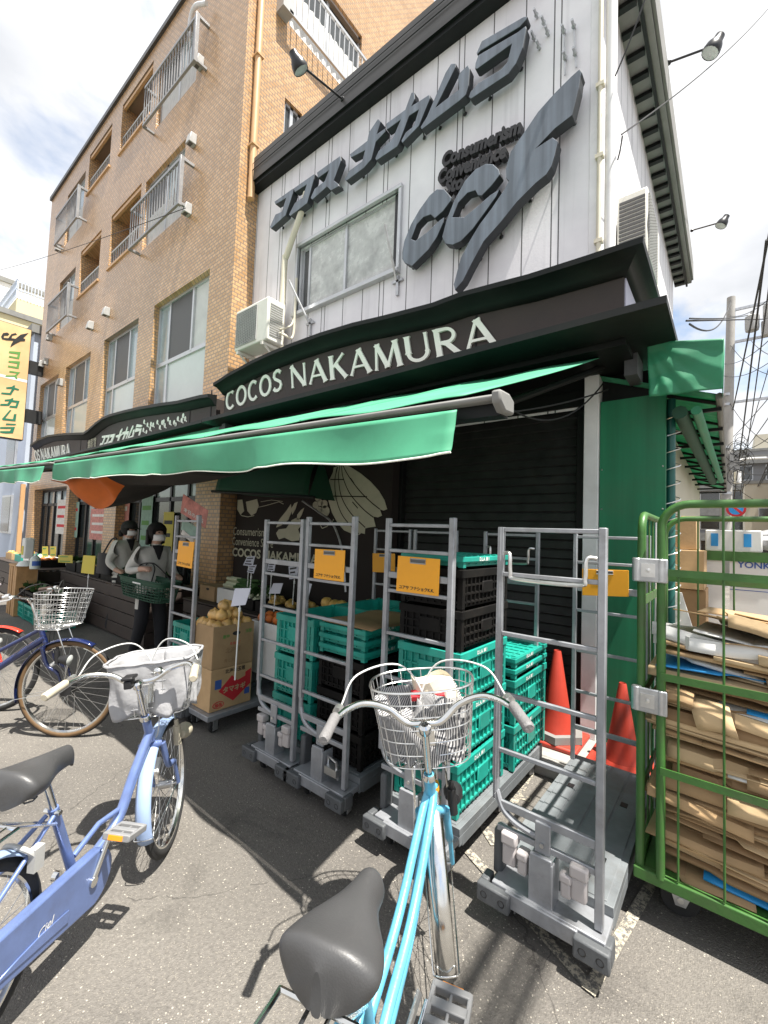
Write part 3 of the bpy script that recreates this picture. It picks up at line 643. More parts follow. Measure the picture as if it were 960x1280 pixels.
# porcelain stand-offs where letters are missing
for x,y in ((545,60),(590,130),(575,90),(655,125),(695,105),(660,230),(700,215),(535,150),(555,185)):
    mb = MB(); p = onY(500+x/3.2,y/3.2,WY-.03); mb.tube([p+Vector((0,.03,0)),p-Vector((0,.06,0))],.012,6); mb.ball(p,.02,6); mb.build('letter_bracket','galvanised',st)
for a,b_ in (((655,125),(660,300)),((695,105),(705,270))):
    p,q = onY(500+a[0]/3.2,a[1]/3.2,WY-.02),onY(500+b_[0]/3.2,b_[1]/3.2,WY-.02); mb = MB(); mb.tube([p,q],.008,6); mb.build('letter_bracket','galvanised',st)

# ------------------------------------------------ pipes, air conditioners, spot lamps on the store
mb = MB(); a = onY(374,272,WY-.1); mb.tube(bez([a+Vector((.1,0,.22)),a+Vector((.06,0,.1)),(a.x-.22,WY-.1,a.z-.42),(a.x-.26,WY-.1,a.z-.55),(a.x-.26,WY-.1,3.75)],6),.04,12); mb.lathe([(.05,0),(.05,.14)],(a.x+.08,WY-.1,a.z+.14),(.35,0,.8),12)
tag(mb.build('drain_pipe','pipe_cream'),'cream bent vent pipe on the white wall left of the window','pipe')
mb = MB(); x=-.73; mb.tube([(x,3.62,3.5),(x,3.62,zb(x)-.02)],.042,14); tag(mb.build('drain_pipe','pipe_white'),'white round downpipe at the right corner of the white wall','pipe')
mb = MB(); x=-.8; mb.tube([(x,3.57,3.5),(x,3.57,zb(x)-.3)],.018,10)
for z in (3.9,4.6,5.2): mb.box(x-.03,x+.03,3.55,3.6,z,z+.03)
tag(mb.build('conduit_pipe','pipe_cream'),'thin cream conduit clipped beside the white corner downpipe','pipe')
def aircon(label,o,ux,uy,w,d,h):
    """o: front-left-bottom corner; ux along the front, uy into the depth"""
    o,ux,uy = Vector(o),Vector(ux),Vector(uy); up = Vector((0,0,1)); t = thing('air_conditioner',label,'air conditioner',o+ux*w/2+uy*d/2-up*.1)
    M = lambda a,b_,c: o+ux*a+uy*b_+up*c
    mb = MB(); mb.obox(M(w/2,d/2,h/2),ux*w/2,uy*d/2,up*h/2); mb.build('casing','aircon_white',t,bevel=.015)
    mb = MB()
    for k in range(22): mb.obox(M(w*.36,-.006,.05+k*(h-.1)/21),ux*w*.32,uy*.008,up*.0035)
    for k in range(12): mb.obox(M(.04+k*w*.64/11,-.008,h/2),ux*.0025,uy*.006,up*(h/2-.05))
    mb.build('fan_grille','vent_grey',t)
    mb = MB(); c = M(w*.36,-.002,h/2); ax = [(c+(ux*math.cos(a)+up*math.sin(a))*h*.42) for a in [i*math.pi/12 for i in range(24)]]; mb.face(ax); mb.build('fan_opening','screen_dark',t,smooth=False)
    mb = MB()
    for k in range(14): mb.obox(M(w+.004,d*.5,.08+k*(h-.16)/13),ux*.006,uy*d*.36,up*.006)
    mb.build('side_louvre','vent_grey',t)
    mb = MB()
    for k in range(15): mb.obox(M(-.004,d*.5,.08+k*(h-.16)/14),ux*.004,uy*d*.42,up*.012)
    mb.build('side_slots','screen_dark' if abs(ux.y)>.5 else 'vent_grey',t)
    for e in (.12,.88):
        mb = MB(); mb.obox(M(w*e,d/2+.05,-.03),ux*.02,uy*(d/2+.06),up*.02); mb.tube([M(w*e,.02,-.03),M(w*e,d+.1,-.3)],.014,6); mb.build('bracket','aircon_white',t)
    return t,M
t,M = aircon('cream air conditioner on brackets at the left end of the white wall',(-5.3,3.2,3.97),(1,0,0),(0,1,0),.72,.27,.56)
mb = MB(); mb.tube(bez([M(.73,.2,.15),M(.82,.2,.1),M(.86,.3,.1),M(.86,.32,.45),M(.86,.32,.9)],6),.016,8); mb.tube(bez([M(.73,.2,.2),M(.84,.22,.2),M(.85,.3,.3),M(.83,.36,.6)],6),.012,8); mb.build('pipe','pipe_cream',t)
a = onY(776,300,4.3)
aircon('cream air conditioner on the side wall under the side eave',(-.55,4.2,4.0),(0,1,0),(-1,0,0),.8,.24,.68)
def spot(label,base,tip,aim):
    t = thing('spot_lamp',label,'lamp',base); base,tip,aim = Vector(base),Vector(tip),Vector(aim).normalized()
    mb = MB(); mb.tube([base,tip],.012,8); mb.ball(base,.03,8); mb.build('arm','lamp_black',t)
    mb = MB(); c = tip; mb.lathe([(0,-.1),(.045,-.1),(.05,-.05),(.078,.0),(.088,.06),(.083,.08)],c,aim,16); mb.build('lamp_head','lamp_black',t)
    mb = MB(); mb.lathe([(0,.09),(.05,.086),(.08,.075)],c,aim,16); mb.build('lens','lamp_glass',t)
spot('black spot lamp on an arm over the front eave before the tiled wall',onY(428,124,3.43),onY(372,78,2.75),(.15,.55,-.75))
spot('black spot lamp on the side eave, the upper of the two',onX(836,78,EX+.03),onY(893,57,5.4),(-.5,-.1,-.9))
spot('black spot lamp on the side eave, the farther lower one',onX(865,288,EX+.03),onY(904,277,9.),(-.5,-.1,-.9))

# ------------------------------------------------ mural on the dark front wall
mu = thing('wall_mural','beige fruit and vegetable line drawing with shop name painted on the dark wall','mural',(-4.3,3.64,1.6))
MY = 3.486
def flat(name,px,off,sc,mats,par,Y=MY,d=.002):
    pl = [(p.x,p.z) for p in (onY(off[0]+x*sc,off[1]+y*sc,Y) for x,y in px)]; mb = MB(); mb.prism(pl,lambda u,v:(u,Y+.001,v),lambda u,v:(u,Y-d,v)); return mb.build(name,mats,par,smooth=False)
o_ = (280,570); q_ = 1/4.364
BAN = [(640,22),(655,40),(690,60),(745,95),(800,140),(845,190),(875,240),(890,290),(870,298),(850,290),(862,325),(840,335),(815,330),(828,385),(790,390),(770,395),(768,425),(748,420),(738,430),(700,425),(655,405),(620,365),(590,310),(572,250),(562,190),(575,130),(595,90),(600,60)]
flat('banana_bunch',BAN,o_,q_,'mural_beige',mu)
mb = MB()
def ln(pts,w,mb,Y=MY-.0035): 
    pp = [onY(280+x*q_,570+y*q_,Y) for x,y in pts]; n = len(pp)
    for i in range(n-1):
        d = (pp[i+1]-pp[i]); l = d.length or 1; nx = Vector((-d.z,0,d.x))*(w/2/l); mb.face([pp[i]-nx,pp[i+1]-nx,pp[i+1]+nx,pp[i]+nx])
for c in ([(645,45),(680,110),(740,190),(800,250),(850,290)],[(640,45),(650,120),(690,210),(760,290),(815,335)],[(632,50),(625,120),(640,220),(690,310),(770,390)],[(620,60),(605,130),(612,230),(650,330),(735,425)],[(580,128),(655,128)],[(560,218),(780,222)],[(600,60),(650,40)],[(610,90),(618,60)],[(690,120),(710,150)],[(700,250),(730,285)]): ln(bez([Vector((a,b_,0)) for a,b_ in c],5) and [(p.x,p.y) for p in bez([Vector((a,b_,0)) for a,b_ in c],5)],.012,mb)
mb.build('banana_outline','mural_brown',mu,smooth=False)
for k,(x,y,r) in enumerate(((512,230,15),(545,212,16),(500,268,16),(525,255,15),(548,262,18),(520,295,15),(552,300,24))):
    flat('grape',[(x+r*math.cos(i*math.pi/7),y+r*1.25*math.sin(i*math.pi/7)) for i in range(14)],o_,q_,'mural_beige',mu)
for pl in ([(285,390),(300,350),(340,300),(365,262),(370,300),(350,350),(310,380)],[(372,320),(368,285),(385,258),(402,250),(390,290)],[(398,345),(400,320),(420,295),(438,282),(425,320),(405,350)],[(285,420),(300,400),(340,395),(370,350),(400,335),(432,360),(405,400),(415,430),(410,460),(370,465),(330,445),(300,455),(292,440)],[(120,250),(180,235),(190,270),(175,310),(150,325),(128,300)],[(75,240),(100,238),(110,300),(90,320),(72,290)]): flat('vegetable',pl,o_,q_,'mural_beige',mu)
mb = MB(); 
for q2,w2 in (([(75,290),(95,325),(130,332),(165,325)],.01),([(185,280),(230,270),(300,250),(325,262)],.008),([(200,250),(260,240),(320,248)],.006),([(525,375),(535,395),(560,385),(590,360),(598,345)],.01)): mb = MB(); ln(q2,w2,mb); mb.build('drawn_line','mural_beige',mu,smooth=False)
for body,a,b_,h,bd,k in (('Consumerism',(291,668),(331,671),.115,0.,5.5),('Convenience Store',(290,681),(346,685),.115,0.,8.4),('COCOS NAKAMURA',(290,696.5),(394,703),.115,.03,9.1)):
    A,B_ = onY(*a,MY),onY(*b_,MY); mb = MB(); B_.z = A.z = (A.z+B_.z)/2; dx = (B_-A)/k
    if h>0: textmesh(mb,body,lambda u,v,d: A+dx*u+Vector((0,0,1))*v*(h/.72)-Vector((0,.002,0)),1,bd)
    mb.build('wording','mural_beige',mu,smooth=False)

# ================================================================== tiled apartment building
TY = 3.27; TL, TR_ = -15.68, -5.555
ap = thing('apartment_building','four storey brown tiled apartment block left of the white shop','apartment building',(-10.5,3.4,0))
W2 = [(-8.12,-6.22,3.3,5.53),(-10.52,-8.78,3.3,5.5),(-13.08,-11.32,3.3,5.46),(-15.33,-13.67,3.3,5.42)]
UW = [(-8.87,-7.3,6.85,8.23),(-14.19,-12.9,6.65,8.03),(-8.6,-7.07,9.15,10.4),(-14.08,-12.68,9.02,10.45)]
BA = [(-10.62,-9.08,7.13,8.33),(-12.57,-11.2,7.1,8.28),(-10.42,-8.9,9.66,10.78),(-12.44,-11.0,9.7,10.72)]
GR = [(-9.25,-6.25,.0,2.42),(-12.1,-9.85,.0,2.42),(-15.1,-12.3,.0,2.42)]
mb = MB(); holed(mb,TL,TR_,0,11.06,[w+(.16,) for w in W2]+[w+(.14,) for w in UW]+[w+(1.1,) for w in BA]+[g+(.25,) for g in GR],FR(TY),.15)
for h in BA: mb.face([(h[0],TY+1.1,h[2]),(h[1],TY+1.1,h[2]),(h[1],TY+1.1,h[3]),(h[0],TY+1.1,h[3])])
RW = [(4.0,5.7,9.75,11.2),(4.0,4.35,7.75,8.5),(6.4,8.2,9.75,11.2)]
holed(mb,TY,14,0,14.5,[r+(.12,) for r in RW],lambda u,v,d:(TR_-d,u,v),.12)
mb.face([(TL,TY,0),(TL,14,0),(TL,14,11.06),(TL,TY,11.06)]); mb.face([(TL,TY,11.06),(TR_,TY,11.06),(TR_,14,11.06),(TL,14,11.06)])
mb.face([(-7.4,TY+.8,11.06),(TR_,TY+.8,11.06),(TR_,TY+.8,14.5),(-7.4,TY+.8,14.5)])
mb.build('wall','tile_brown',ap,smooth=False)
mb = MB(); mb.box(TL-.04,TR_+.0,TY-.05,TY+.2,11.06,11.16); mb.build('parapet_cap','roof_dark',ap)
mb = MB(); mb.box(TL+.3,TR_-.2,TY+1.15,9,.05,10.9); mb.build('interior','shop_dark',ap)
def frame(mb,x0,x1,z0,z1,y,w=.045,d=.03):
    mb.box(x0,x1,y-d,y+d,z1-w,z1); mb.box(x0,x1,y-d,y+d,z0,z0+w); mb.box(x0,x0+w,y-d,y+d,z0+w,z1-w); mb.box(x1-w,x1,y-d,y+d,z0+w,z1-w)
def pane(par,x0,x1,z0,z1,y,mat): 
    p_ = MB(); p_.box(x0,x1,y,y+.008,z0,z1); p_.build('pane',mat,par,smooth=False)
for i,(x0,x1,z0,z1) in enumerate(W2):
    y = TY+.12; f = MB(); frame(f,x0,x1,z0,z1,y); zt = 4.42; f.box(x0+.045,x1-.045,y-.03,y+.03,zt-.035,zt+.035)
    s1_,s2_ = x0+(x1-x0)*.22,x0+(x1-x0)*.66
    f.box(s1_-.025,s1_+.025,y-.02,y+.02,zt,z1-.04); f.box(s2_-.025,s2_+.025,y-.035,y+.015,zt,z1-.04); f.box(s1_-.03,s1_+.03,y-.025,y+.025,z0,zt)
    w_ = f.build('window','alu_frame',ap,bevel=.003)
    pane(w_,x0+.04,s1_,zt+.03,z1-.04,y+.006,'clear_pane'); pane(w_,s1_,s2_,zt+.03,z1-.04,y-.004,'screen_dark'); pane(w_,s2_,x1-.04,zt+.03,z1-.04,y+.004,'curtain' if i==0 else 'clear_pane')
    pane(w_,x0+.04,s1_,z0,zt-.03,y+.004,'clear_pane'); pane(w_,s1_,x1-.04,z0,zt-.03,y,'frost_pane')
def upper_window(x0,x1,z0,z1,rail=(.75,-.15,.35)):
    y = TY+.1; f = MB(); frame(f,x0,x1,z0,z1,y); xm=(x0+x1)/2; f.box(xm-.03,xm+.03,y-.03,y+.02,z0,z1); w_ = f.build('window','alu_frame',ap)
    pane(w_,x0+.04,xm,z0+.04,z1-.04,y+.004,'screen_dark'); pane(w_,xm,x1-.04,z0+.04,z1-.04,y-.006,'clear_pane')
    c_ = MB()                                                        # drawn curtain behind the glass
    c_.grid(lambda u,v:(x0+.05+(x1-x0-.1)*u,TY+.08+.01*math.sin(u*60),z0+.02+(z1-z0)*.48*v),60,1); c_.build('curtain','curtain',w_)
    r_ = MB(); zr = z0+rail[0]-.08; a,b_ = x0+rail[1]+.1,x1+rail[2]
    for yy in (TY-.2,):
        r_.box(a,b_,yy-.02,yy+.02,zr,zr+.05); r_.box(a,b_,yy-.02,yy+.02,z0-.08,z0-.04)
        n_ = int((b_-a)/.1)
        for k in range(n_+1): r_.box(a+(b_-a)*k/n_-.008,a+(b_-a)*k/n_+.008,yy-.008,yy+.008,z0-.05,zr)
    for xx in (a,b_): r_.box(xx-.025,xx+.025,TY-.2,TY,zr,zr+.05); r_.box(xx-.025,xx+.025,TY-.2,TY,z0-.08,z0-.04)
    r_.box(b_-.03,b_+.03,TY-.23,TY-.17,z0-.1,zr+.06)
    r_.build('window_railing','rail_grey',w_,bevel=.003)
for h in UW: upper_window(*h)
for x0,x1,z0,z1 in BA:
    r_ = MB(); y = TY+.06; r_.box(x0,x1,y-.02,y+.02,z0+.36,z0+.4)
    n_ = 12
    for k in range(n_+1): r_.box(x0+(x1-x0)*k/n_-.01,x0+(x1-x0)*k/n_+.01,y-.01,y+.01,z0,z0+.36)
    r_.build('balcony_railing','vent_grey',ap)
    r_ = MB(); r_.box(x0-.03,x1+.03,TY-.03,TY+.12,z0-.05,z0); r_.build('balcony_sill','pipe_tan',ap)
    r_ = MB(); r_.box(x0+.02,x1-.02,TY+.02,TY+.07,z1-.09,z1-.02); r_.build('balcony_lintel','pipe_tan',ap)
for y0,y1,z0,z1 in RW:
    f = MB(); x=TR_-.08
    def fx(a,b_,c,d,e=.03): f.box(x-e,x+e,a,b_,c,d)
    fx(y0,y1,z1-.05,z1); fx(y0,y1,z0,z0+.05); fx(y0,y0+.05,z0,z1); fx(y1-.05,y1,z0,z1); fx((y0+y1)/2-.03,(y0+y1)/2+.03,z0,z1)
    w_ = f.build('window','alu_frame',ap)
    p_ = MB(); p_.box(x-.006,x,y0,y1,z0,z1); p_.build('pane','dark_pane',w_)
    if y1-y0>1:
        r_ = MB(); xx=TR_+.16; r_.box(xx-.02,xx+.02,y0-.1,y1+.1,z0+.78,z0+.83); r_.box(xx-.02,xx+.02,y0-.1,y1+.1,z0-.04,z0+.01)
        for k in range(17): r_.box(xx-.008,xx+.008,y0-.1+(y1-y0+.2)*k/16-.008,y0-.1+(y1-y0+.2)*k/16+.008,z0,z0+.8)
        for yy in (y0-.1,y1+.1): r_.box(TR_,xx+.02,yy-.02,yy+.02,z0-.04,z0+.01); r_.box(TR_,xx+.02,yy-.02,yy+.02,z0+.78,z0+.83)
        r_.build('window_railing','alu_frame',w_)
        c_ = MB(); c_.grid(lambda u,v:(TR_-.06+.012*math.sin(u*70),y0+.06+(y1-y0-.12)*u,z0+.03+.75*v),70,1); c_.build('curtain','curtain',w_)
for x,y in ((240,175),(234,262),(133,390),(113,407),(73,310),(62,422),(52,455),(57,452),(75,478),(249,78)):
    p = onY(x,y,TY-.05); mb = MB(); mb.raw([(p.x-.065,TY-.13,p.z-.09),(p.x+.065,TY-.13,p.z-.09),(p.x+.065,TY,p.z-.09),(p.x-.065,TY,p.z-.09),(p.x-.065,TY-.1,p.z+.085),(p.x+.065,TY-.1,p.z+.085),(p.x+.065,TY,p.z+.095),(p.x-.065,TY,p.z+.095)],[(0,3,2,1),(4,5,6,7),(0,1,5,4),(1,2,6,5),(2,3,7,6),(3,0,4,7)]); mb.face([(p.x-.05,TY-.05,p.z-.092),(p.x+.05,TY-.05,p.z-.092),(p.x+.05,TY-.11,p.z-.092),(p.x-.05,TY-.11,p.z-.092)],1); mb.build('vent_hood',['vent_grey','screen_dark'],ap,bevel=.008)
mb = MB(); mb.box(TR_,TR_+.18,3.75,3.95,9.7,10.0); mb.build('vent_hood','vent_grey',ap)
mb = MB(); mb.tube([(TR_+.07,3.44,6.4),(TR_+.07,3.44,14.4)],.05,12)
for z in (7.2,8.6,10): mb.box(TR_,TR_+.13,3.38,3.5,z,z+.03)
tag(mb.build('drain_pipe','pipe_tan'),'tan downpipe on the sunlit side of the tiled block','pipe')
mb = MB(); mb.tube(bez([onY(236,50,TY-.12),onY(238,25,TY-.14),onY(244,8,TY-.16),onY(258,4,TY-.1)],8),.035,10); tag(mb.build('vent_pipe','pipe_white'),'pale bent vent pipe at the top window railing of the tiled block','pipe')
# shop windows at street level of the tiled block
for x0,x1,z0,z1 in GR:
    y = TY+.22; n_ = max(3,int((x1-x0)/.55)); f = MB(); frame(f,x0,x1,z0,z1,y,.06); f.box(x0,x1,y-.03,y+.03,1.98,2.05)
    for k in range(1,n_): f.box(x0+(x1-x0)*k/n_-.03,x0+(x1-x0)*k/n_+.03,y-.03,y+.03,.06,2.36)
    w_ = f.build('shop_window','dark_frame',ap)
    for k in range(n_): pane(w_,x0+(x1-x0)*k/n_+.03,x0+(x1-x0)*(k+1)/n_-.03,.06,1.98,y,'dark_pane'); pane(w_,x0+(x1-x0)*k/n_+.03,x0+(x1-x0)*(k+1)/n_-.03,2.05,2.36,y,'clear_pane')
def poster(x0,x1,z0,z1,mat,lab,y=TY+.17,mark='ink_red'):
    t = thing('poster',lab,'poster',((x0+x1)/2,y,z0)); mb = MB(); mb.box(x0,x1,y,y+.004,z0,z1); mb.build('sheet',mat,t)
    mb = MB(); h=z1-z0
    for k in range(3): mb.box(x0+(x1-x0)*.1,x1-(x1-x0)*(.1+.15*(k%2)),y-.003,y-.001,z0+h*(.2+.27*k),z0+h*(.28+.27*k))
    mb.build('print',mark,t)
def poster_px(x0,x1,y0,y1,mat,lab,mark='ink_red',y=TY+.16):
    p,q = onY(x0,y0,y),onY(x1,y1,y); poster(p.x,q.x,q.z,p.z,mat,lab,y,mark)
poster_px(114,134,636,676,'pink_poster','pink price poster with white band on the shop glass, farther left one','poster_white')
poster_px(138,158,622,690,'pink_poster','pink sale poster on the shop glass behind the person in the cap','poster_white')
poster_px(178,187,620,690,'poster_green','tall narrow pale green notice strip on the shop glass','ink_green')
poster_px(205,214,640,700,'yellow_card','narrow yellow notice on the dark shop glass near the ladder','ink_black')
poster_px(72,82,625,668,'poster_white','pale notice sheet on the far shop glass, left of two','ink_red')
poster_px(86,96,628,672,'poster_green','pale notice sheet on the far shop glass, right of two','ink_red')
# ------------------------------------------------ fascia board of the tiled block
f2 = thing('fascia_sign','long black curved fascia board with small katakana lettering on the tiled block','sign',(-10,3.05,3))
GY = 3.02
cpx = [(38,556),(48,549),(60,544),(80,541.5),(105,540.5),(110,537),(118.8,529),(128,522),(137.5,517.8),(155,513),(175,508.4),(200,504),(222,501),(250,494),(271,489)]
cp = [onY(x,y,GY-.12) for x,y in cpx]; cp[-1].x = -5.36; cz = [(p.x,p.z) for p in cp]
mb = MB(); mb.prism([(cz[0][0],3.0),(cz[-1][0],2.97)]+[(x,z-.03) for x,z in cz[::-1]],lambda u,v:(u,TY,v),lambda u,v:(u,GY,v)); mb.build('board','sign_brown',f2,smooth=False)
mb = MB(); sweep(mb,[Vector((x,GY,z)) for x,z in cz],[(0,-1,0)]*len(cz),[(0,-.13),(.03,-.12),(.07,-.06),(.13,-.045),(.13,0),(0,.02)]); mb.build('cornice','black_green_trim',f2,ang=50)
mb = MB(); sweep(mb,[Vector((cz[0][0],GY,3.0)),Vector((-5.36,GY,2.95))],[(0,-1,0)]*2,[(0,-.05),(.2,-.04),(.2,.0),(0,.02)]); mb.build('shelf_trim','black_green_trim',f2)
for x in (102,110,236,262): p = onY(x,540,GY); mb = MB(); mb.box(p.x-.012,p.x+.012,GY-.006,GY,3.0,3.42); mb.build('board_joint','black_paint',f2)
f1 = quad_map((45,577),(88.5,570),(43,563),(88,555),GY)
letters(f2,'OS NAKAMURA',lambda u,v,d: f1(u,v,d),.012,gap=.1,sp=.3)
# small katakana: the same outlines reused at a smaller size
def kata_small(par,bl,br,tl,tr,Y,mat):
    xs = []
    for pl in KATA:
        pts = [onY(330+x/2.8235,20+y/2.8235,LY) for x,y in pl]; xs.append([(p.x,p.z) for p in pts])
    ax,bx = -5.22,-1.42; zlo = lambda x: 5.92+.09*(x+5.2)/3.8; fm = quad_map(bl,br,tl,tr,Y)
    for pl in xs:
        q = []
        for x,z in pl:
            u = (x-ax)/(bx-ax); sz = .34+.16*u; v = (z-(5.86+.0*u))/sz; q.append((u,v))
        mb = MB(); mb.prism(q,lambda u,v: fm(u,v,-.002),lambda u,v: fm(u,v,.012)); mb.build('letter',mat,par,smooth=False)
kata_small(f2,(122,556),(176,542),(126,541),(179,522),GY,'cream_letter')
mb = MB()
for x,y in ((430,145),(425,200),(452,165),(470,190),(490,165),(518,148),(535,182),(550,150),(568,170),(590,128),(602,150),(630,150),(655,125),(680,135),(690,105),(703,125),(445,215),(475,160),(640,165),(560,145)):
    p = onY(100+x/5.333,500+y/5.333,GY); r = .035; mb.face([(p.x+r*math.cos(i*math.pi/4),GY-.006,p.z+r*1.1*math.sin(i*math.pi/4)) for i in range(8)])
    mb.face([(p.x+.01,GY-.006,p.z-.03),(p.x+.05,GY-.006,p.z-.06),(p.x+.06,GY-.006,p.z-.045),(p.x+.02,GY-.006,p.z-.01)])
mb.build('fruit_dots','cream_letter',f2,smooth=False)
mb = MB(); textmesh(mb,'食彩館',lambda u,v,d: f1(0,0,0)*0+onY(109,560,GY-.012)+Vector((u*.16,0,v*.2)),1,.02); mb.build('wording','mural_beige',f2,smooth=False)

# ------------------------------------------------ projecting yellow sign
ys = thing('projecting_sign','tall yellow vertical shop sign on black brackets at the far end of the tiled block','sign',(-15.2,2.5,4))
SX = -15.1
tr,br,tl_ = onX(40.5,411,SX),onX(28.5,552,SX),onX(0,402,SX)
ya,yb = tr.y+.02,tr.y-1.15; za,zt = br.z+.0,tr.z
mb = MB(); mb.box(SX-.26,SX-.004,yb+.025,ya-.025,za+.03,zt-.03); mb.build('frame','sign_black',ys,bevel=.01)
mb = MB(); mb.box(SX-.004,SX,yb+.04,ya-.04,za+.05,zt-.05); mb.build('face','sign_yellow',ys)
mb = MB(); zm=(za+zt)/2+.05; mb.box(SX,SX+.003,yb+.04,ya-.04,zm,zm+.07); mb.build('white_stripe','white_paint',ys)
for z in (zt-1.05,za+.75): mb = MB(); mb.box(SX-.2,SX-.06,ya,TY+.05,z-.18,z+.18); mb.build('bracket','sign_black',ys)
def on_sign(px,mat,name):
    pl = [onX(x/7.75,395+y/7.75,SX) for x,y in px]; mb = MB(); mb.prism([(p.y,p.z) for p in pl],lambda u,v:(SX,u,v),lambda u,v:(SX+.006,u,v)); mb.build(name,mat,ys,smooth=False)
for pl in ([(90,340),(200,348),(185,418),(85,400),(90,385),(165,400),(172,370),(85,358)],[(85,432),(195,440),(180,512),(75,495),(80,478),(160,492),(168,462),(80,448)],[(90,530),(195,545),(160,580),(170,612),(155,612),(140,590),(50,590),(55,575),(140,575),(165,555),(90,545)]): on_sign(pl,'ink_green','letter')
on_sign([(10,200),(30,165),(70,160),(90,175),(75,190),(40,190),(35,212),(80,215),(110,175),(150,165),(165,180),(120,190),(110,215),(150,220),(200,180),(275,165),(250,190),(225,215),(245,225),(240,245),(200,245),(150,270),(100,302),(110,270),(130,240),(60,235),(20,225)],'sign_black','mark')
for pl in ([(60,690),(115,685),(130,672),(148,672),(140,692),(185,708),(180,722),(140,712),(105,765),(10,755),(15,740),(95,745),(115,705),(60,705)],[(45,810),(100,805),(115,795),(130,797),(125,815),(190,822),(165,892),(90,885),(95,868),(150,872),(160,840),(115,832),(85,870),(0,868),(5,850),(70,850),(90,825),(45,825)],[(95,910),(110,912),(50,990),(125,1000),(135,950),(160,950),(150,1020),(25,1008),(20,995)],[(60,1040),(155,1045),(150,1058),(55,1055)],[(0,1075),(145,1075),(125,1135),(55,1138),(0,1130),(0,1115),(95,1115),(110,1092),(0,1092)]): on_sign(pl,'sign_green_ink','letter')
# ================================================================== awnings
def awning(label,x0,x1,z0,z1,yb,zr0,zr1,yr,endcap,seams=4,name='awning'):
    """bar from (x0, yb, z0) to (x1, yb, z1); roller at (.., yr, zr0..zr1)"""
    t = thing(name,label,'awning',((x0+x1)/2,yr,(zr0+zr1)/2))
    bz = lambda u: z0+(z1-z0)*u; rz_ = lambda u: zr0+(zr1-zr0)*u
    mb = MB()
    def can(u,v):
        x = x0+.12+(x1-x0-.28)*u; s_ = .012*math.sin(math.pi*v)*(1+.25*math.sin(u*23))
        return (x,yb+.05+(yr-yb-.05)*v,bz(u)+.05+(rz_(u)-bz(u)-.05)*v-s_+.006*math.sin(u*40+v*3))
    mb.grid(can,60,14); cn = mb.build('canopy','green_cloth',t,solid=.003)
    for k in range(1,seams+1):
        mb = MB(); mb.tube([Vector(can(k/(seams+1),v/14))+Vector((0,0,.003)) for v in range(15)],.004,5); mb.build('seam','green_cloth',cn)
    mb = MB()
    def val(u,v):
        f = u*seams; k = abs(f-round(f)); pin = math.exp(-(k/.06)**2)
        y = yb-.021+.016*math.sin(u*37)*v+.018*math.sin(u*11+1)*v*v - .012*pin*v
        return (x0+.02+(x1-x0-.165)*u, y, bz(u)-.015-(.155+.008*math.sin(u*29))*v+.006*pin*math.sin(v*14))
    mb.grid(val,110,10); mb.build('valance','green_cloth',t,solid=.003)
    mb = MB(); mb.tube([val(i/110,1) for i in range(111)],.0035,6); mb.build('hem','cream_letter',t)
    mb = MB(); a = Vector((x0,yb,z0)); b_ = Vector((x1,yb,z1)); d=(b_-a)/2; mb.obox((a+b_)/2+Vector((0,.008,.008)),d,(0,.026,0),(0,0,.010)); mb.build('front_bar','soffit_grey',t,bevel=.008)
    mb = MB(); mb.obox((a+b_)/2+Vector((0,.045,-.022)),d*.995,(0,.026,0),(0,0,.02)); mb.build('bar_channel','black_paint',t)
    if endcap:
        mb = MB(); mb.prism([(-.04,.022),(.03,.026),(.07,.01),(.07,-.035),(.0,-.04),(-.038,-.015)],lambda u,v:(x1-.02,yb+u,z1+v),lambda u,v:(x1+.012,yb+u,z1+v)); mb.build('end_cap','soffit_grey',t,bevel=.008)
    mb = MB(); mb.tube([(x0+.1,yr+.02,zr0),(x1-.1,yr+.02,zr1)],.05,12); mb.build('roller','green_cloth',t)
    mb = MB(); mb.tube([(x1-.12,yr+.02,zr1),(x1-.02,yr+.02,zr1)],.055,12); mb.box(x1-.03,x1+.05,yr-.05,yr+.2,zr1-.2,zr1+.08); mb.build('roller_bracket','dark_grey_plastic',t)
    for xx,mx_ in ((x0+.5,.9),(x1-.5,-.9)):
        u = (xx-x0)/(x1-x0); e = Vector((xx+mx_*.3,(yb+yr)/2+.2,(bz(u)+rz_(u))/2-.12)); mb = MB()
        mb.tube([(xx-mx_*.35,yr,rz_(u)-.1),e],.025,8); mb.tube([e,(xx-mx_*.35,yb+.06,bz(u))],.022,8); mb.ball(e,.035,8); mb.build('folding_arm','black_paint',t)
    return t
awning('long green fabric awning over the shop front with a creased valance',-5.06,-.545,2.12,1.977,1.24,2.99,2.92,3.4,True,4)
awning('farther green awning over the tiled block, cut by the left edge',-9.6,-5.02,2.29,2.1,1.2,2.86,2.83,2.98,False,4)
mb = MB()   # crumpled sheet hung under the awning
LOW = bez([(-5.55,1.5,1.96),(-5.33,1.5,1.856),(-4.95,1.5,1.741),(-4.62,1.5,1.691),(-4.34,1.5,1.732),(-4.18,1.5,1.835),(-4.05,1.52,1.9),(-3.55,1.55,1.88),(-2.85,1.5,1.93)],6)
def dr(u,v):
    k = u*(len(LOW)-1); i = min(int(k),len(LOW)-2); p = LOW[i].lerp(LOW[i+1],k-i)
    top = Vector((p.x,1.33,1.985+.02*(p.x+5)*-.2)); bk_ = Vector((p.x+.1,2.35,2.3))
    if v<.5: t=v/.5; q = top.lerp(p,t); q.y += .07*math.sin(math.pi*t)*math.sin(u*17); return q
    t=(v-.5)/.5; q = p.lerp(bk_,t); q.z -= .12*math.sin(math.pi*t); return q
mb.grid(dr,56,16); o = mb.build('hanging_sheet',['orange_cloth','dark_cloth'],solid=.004)
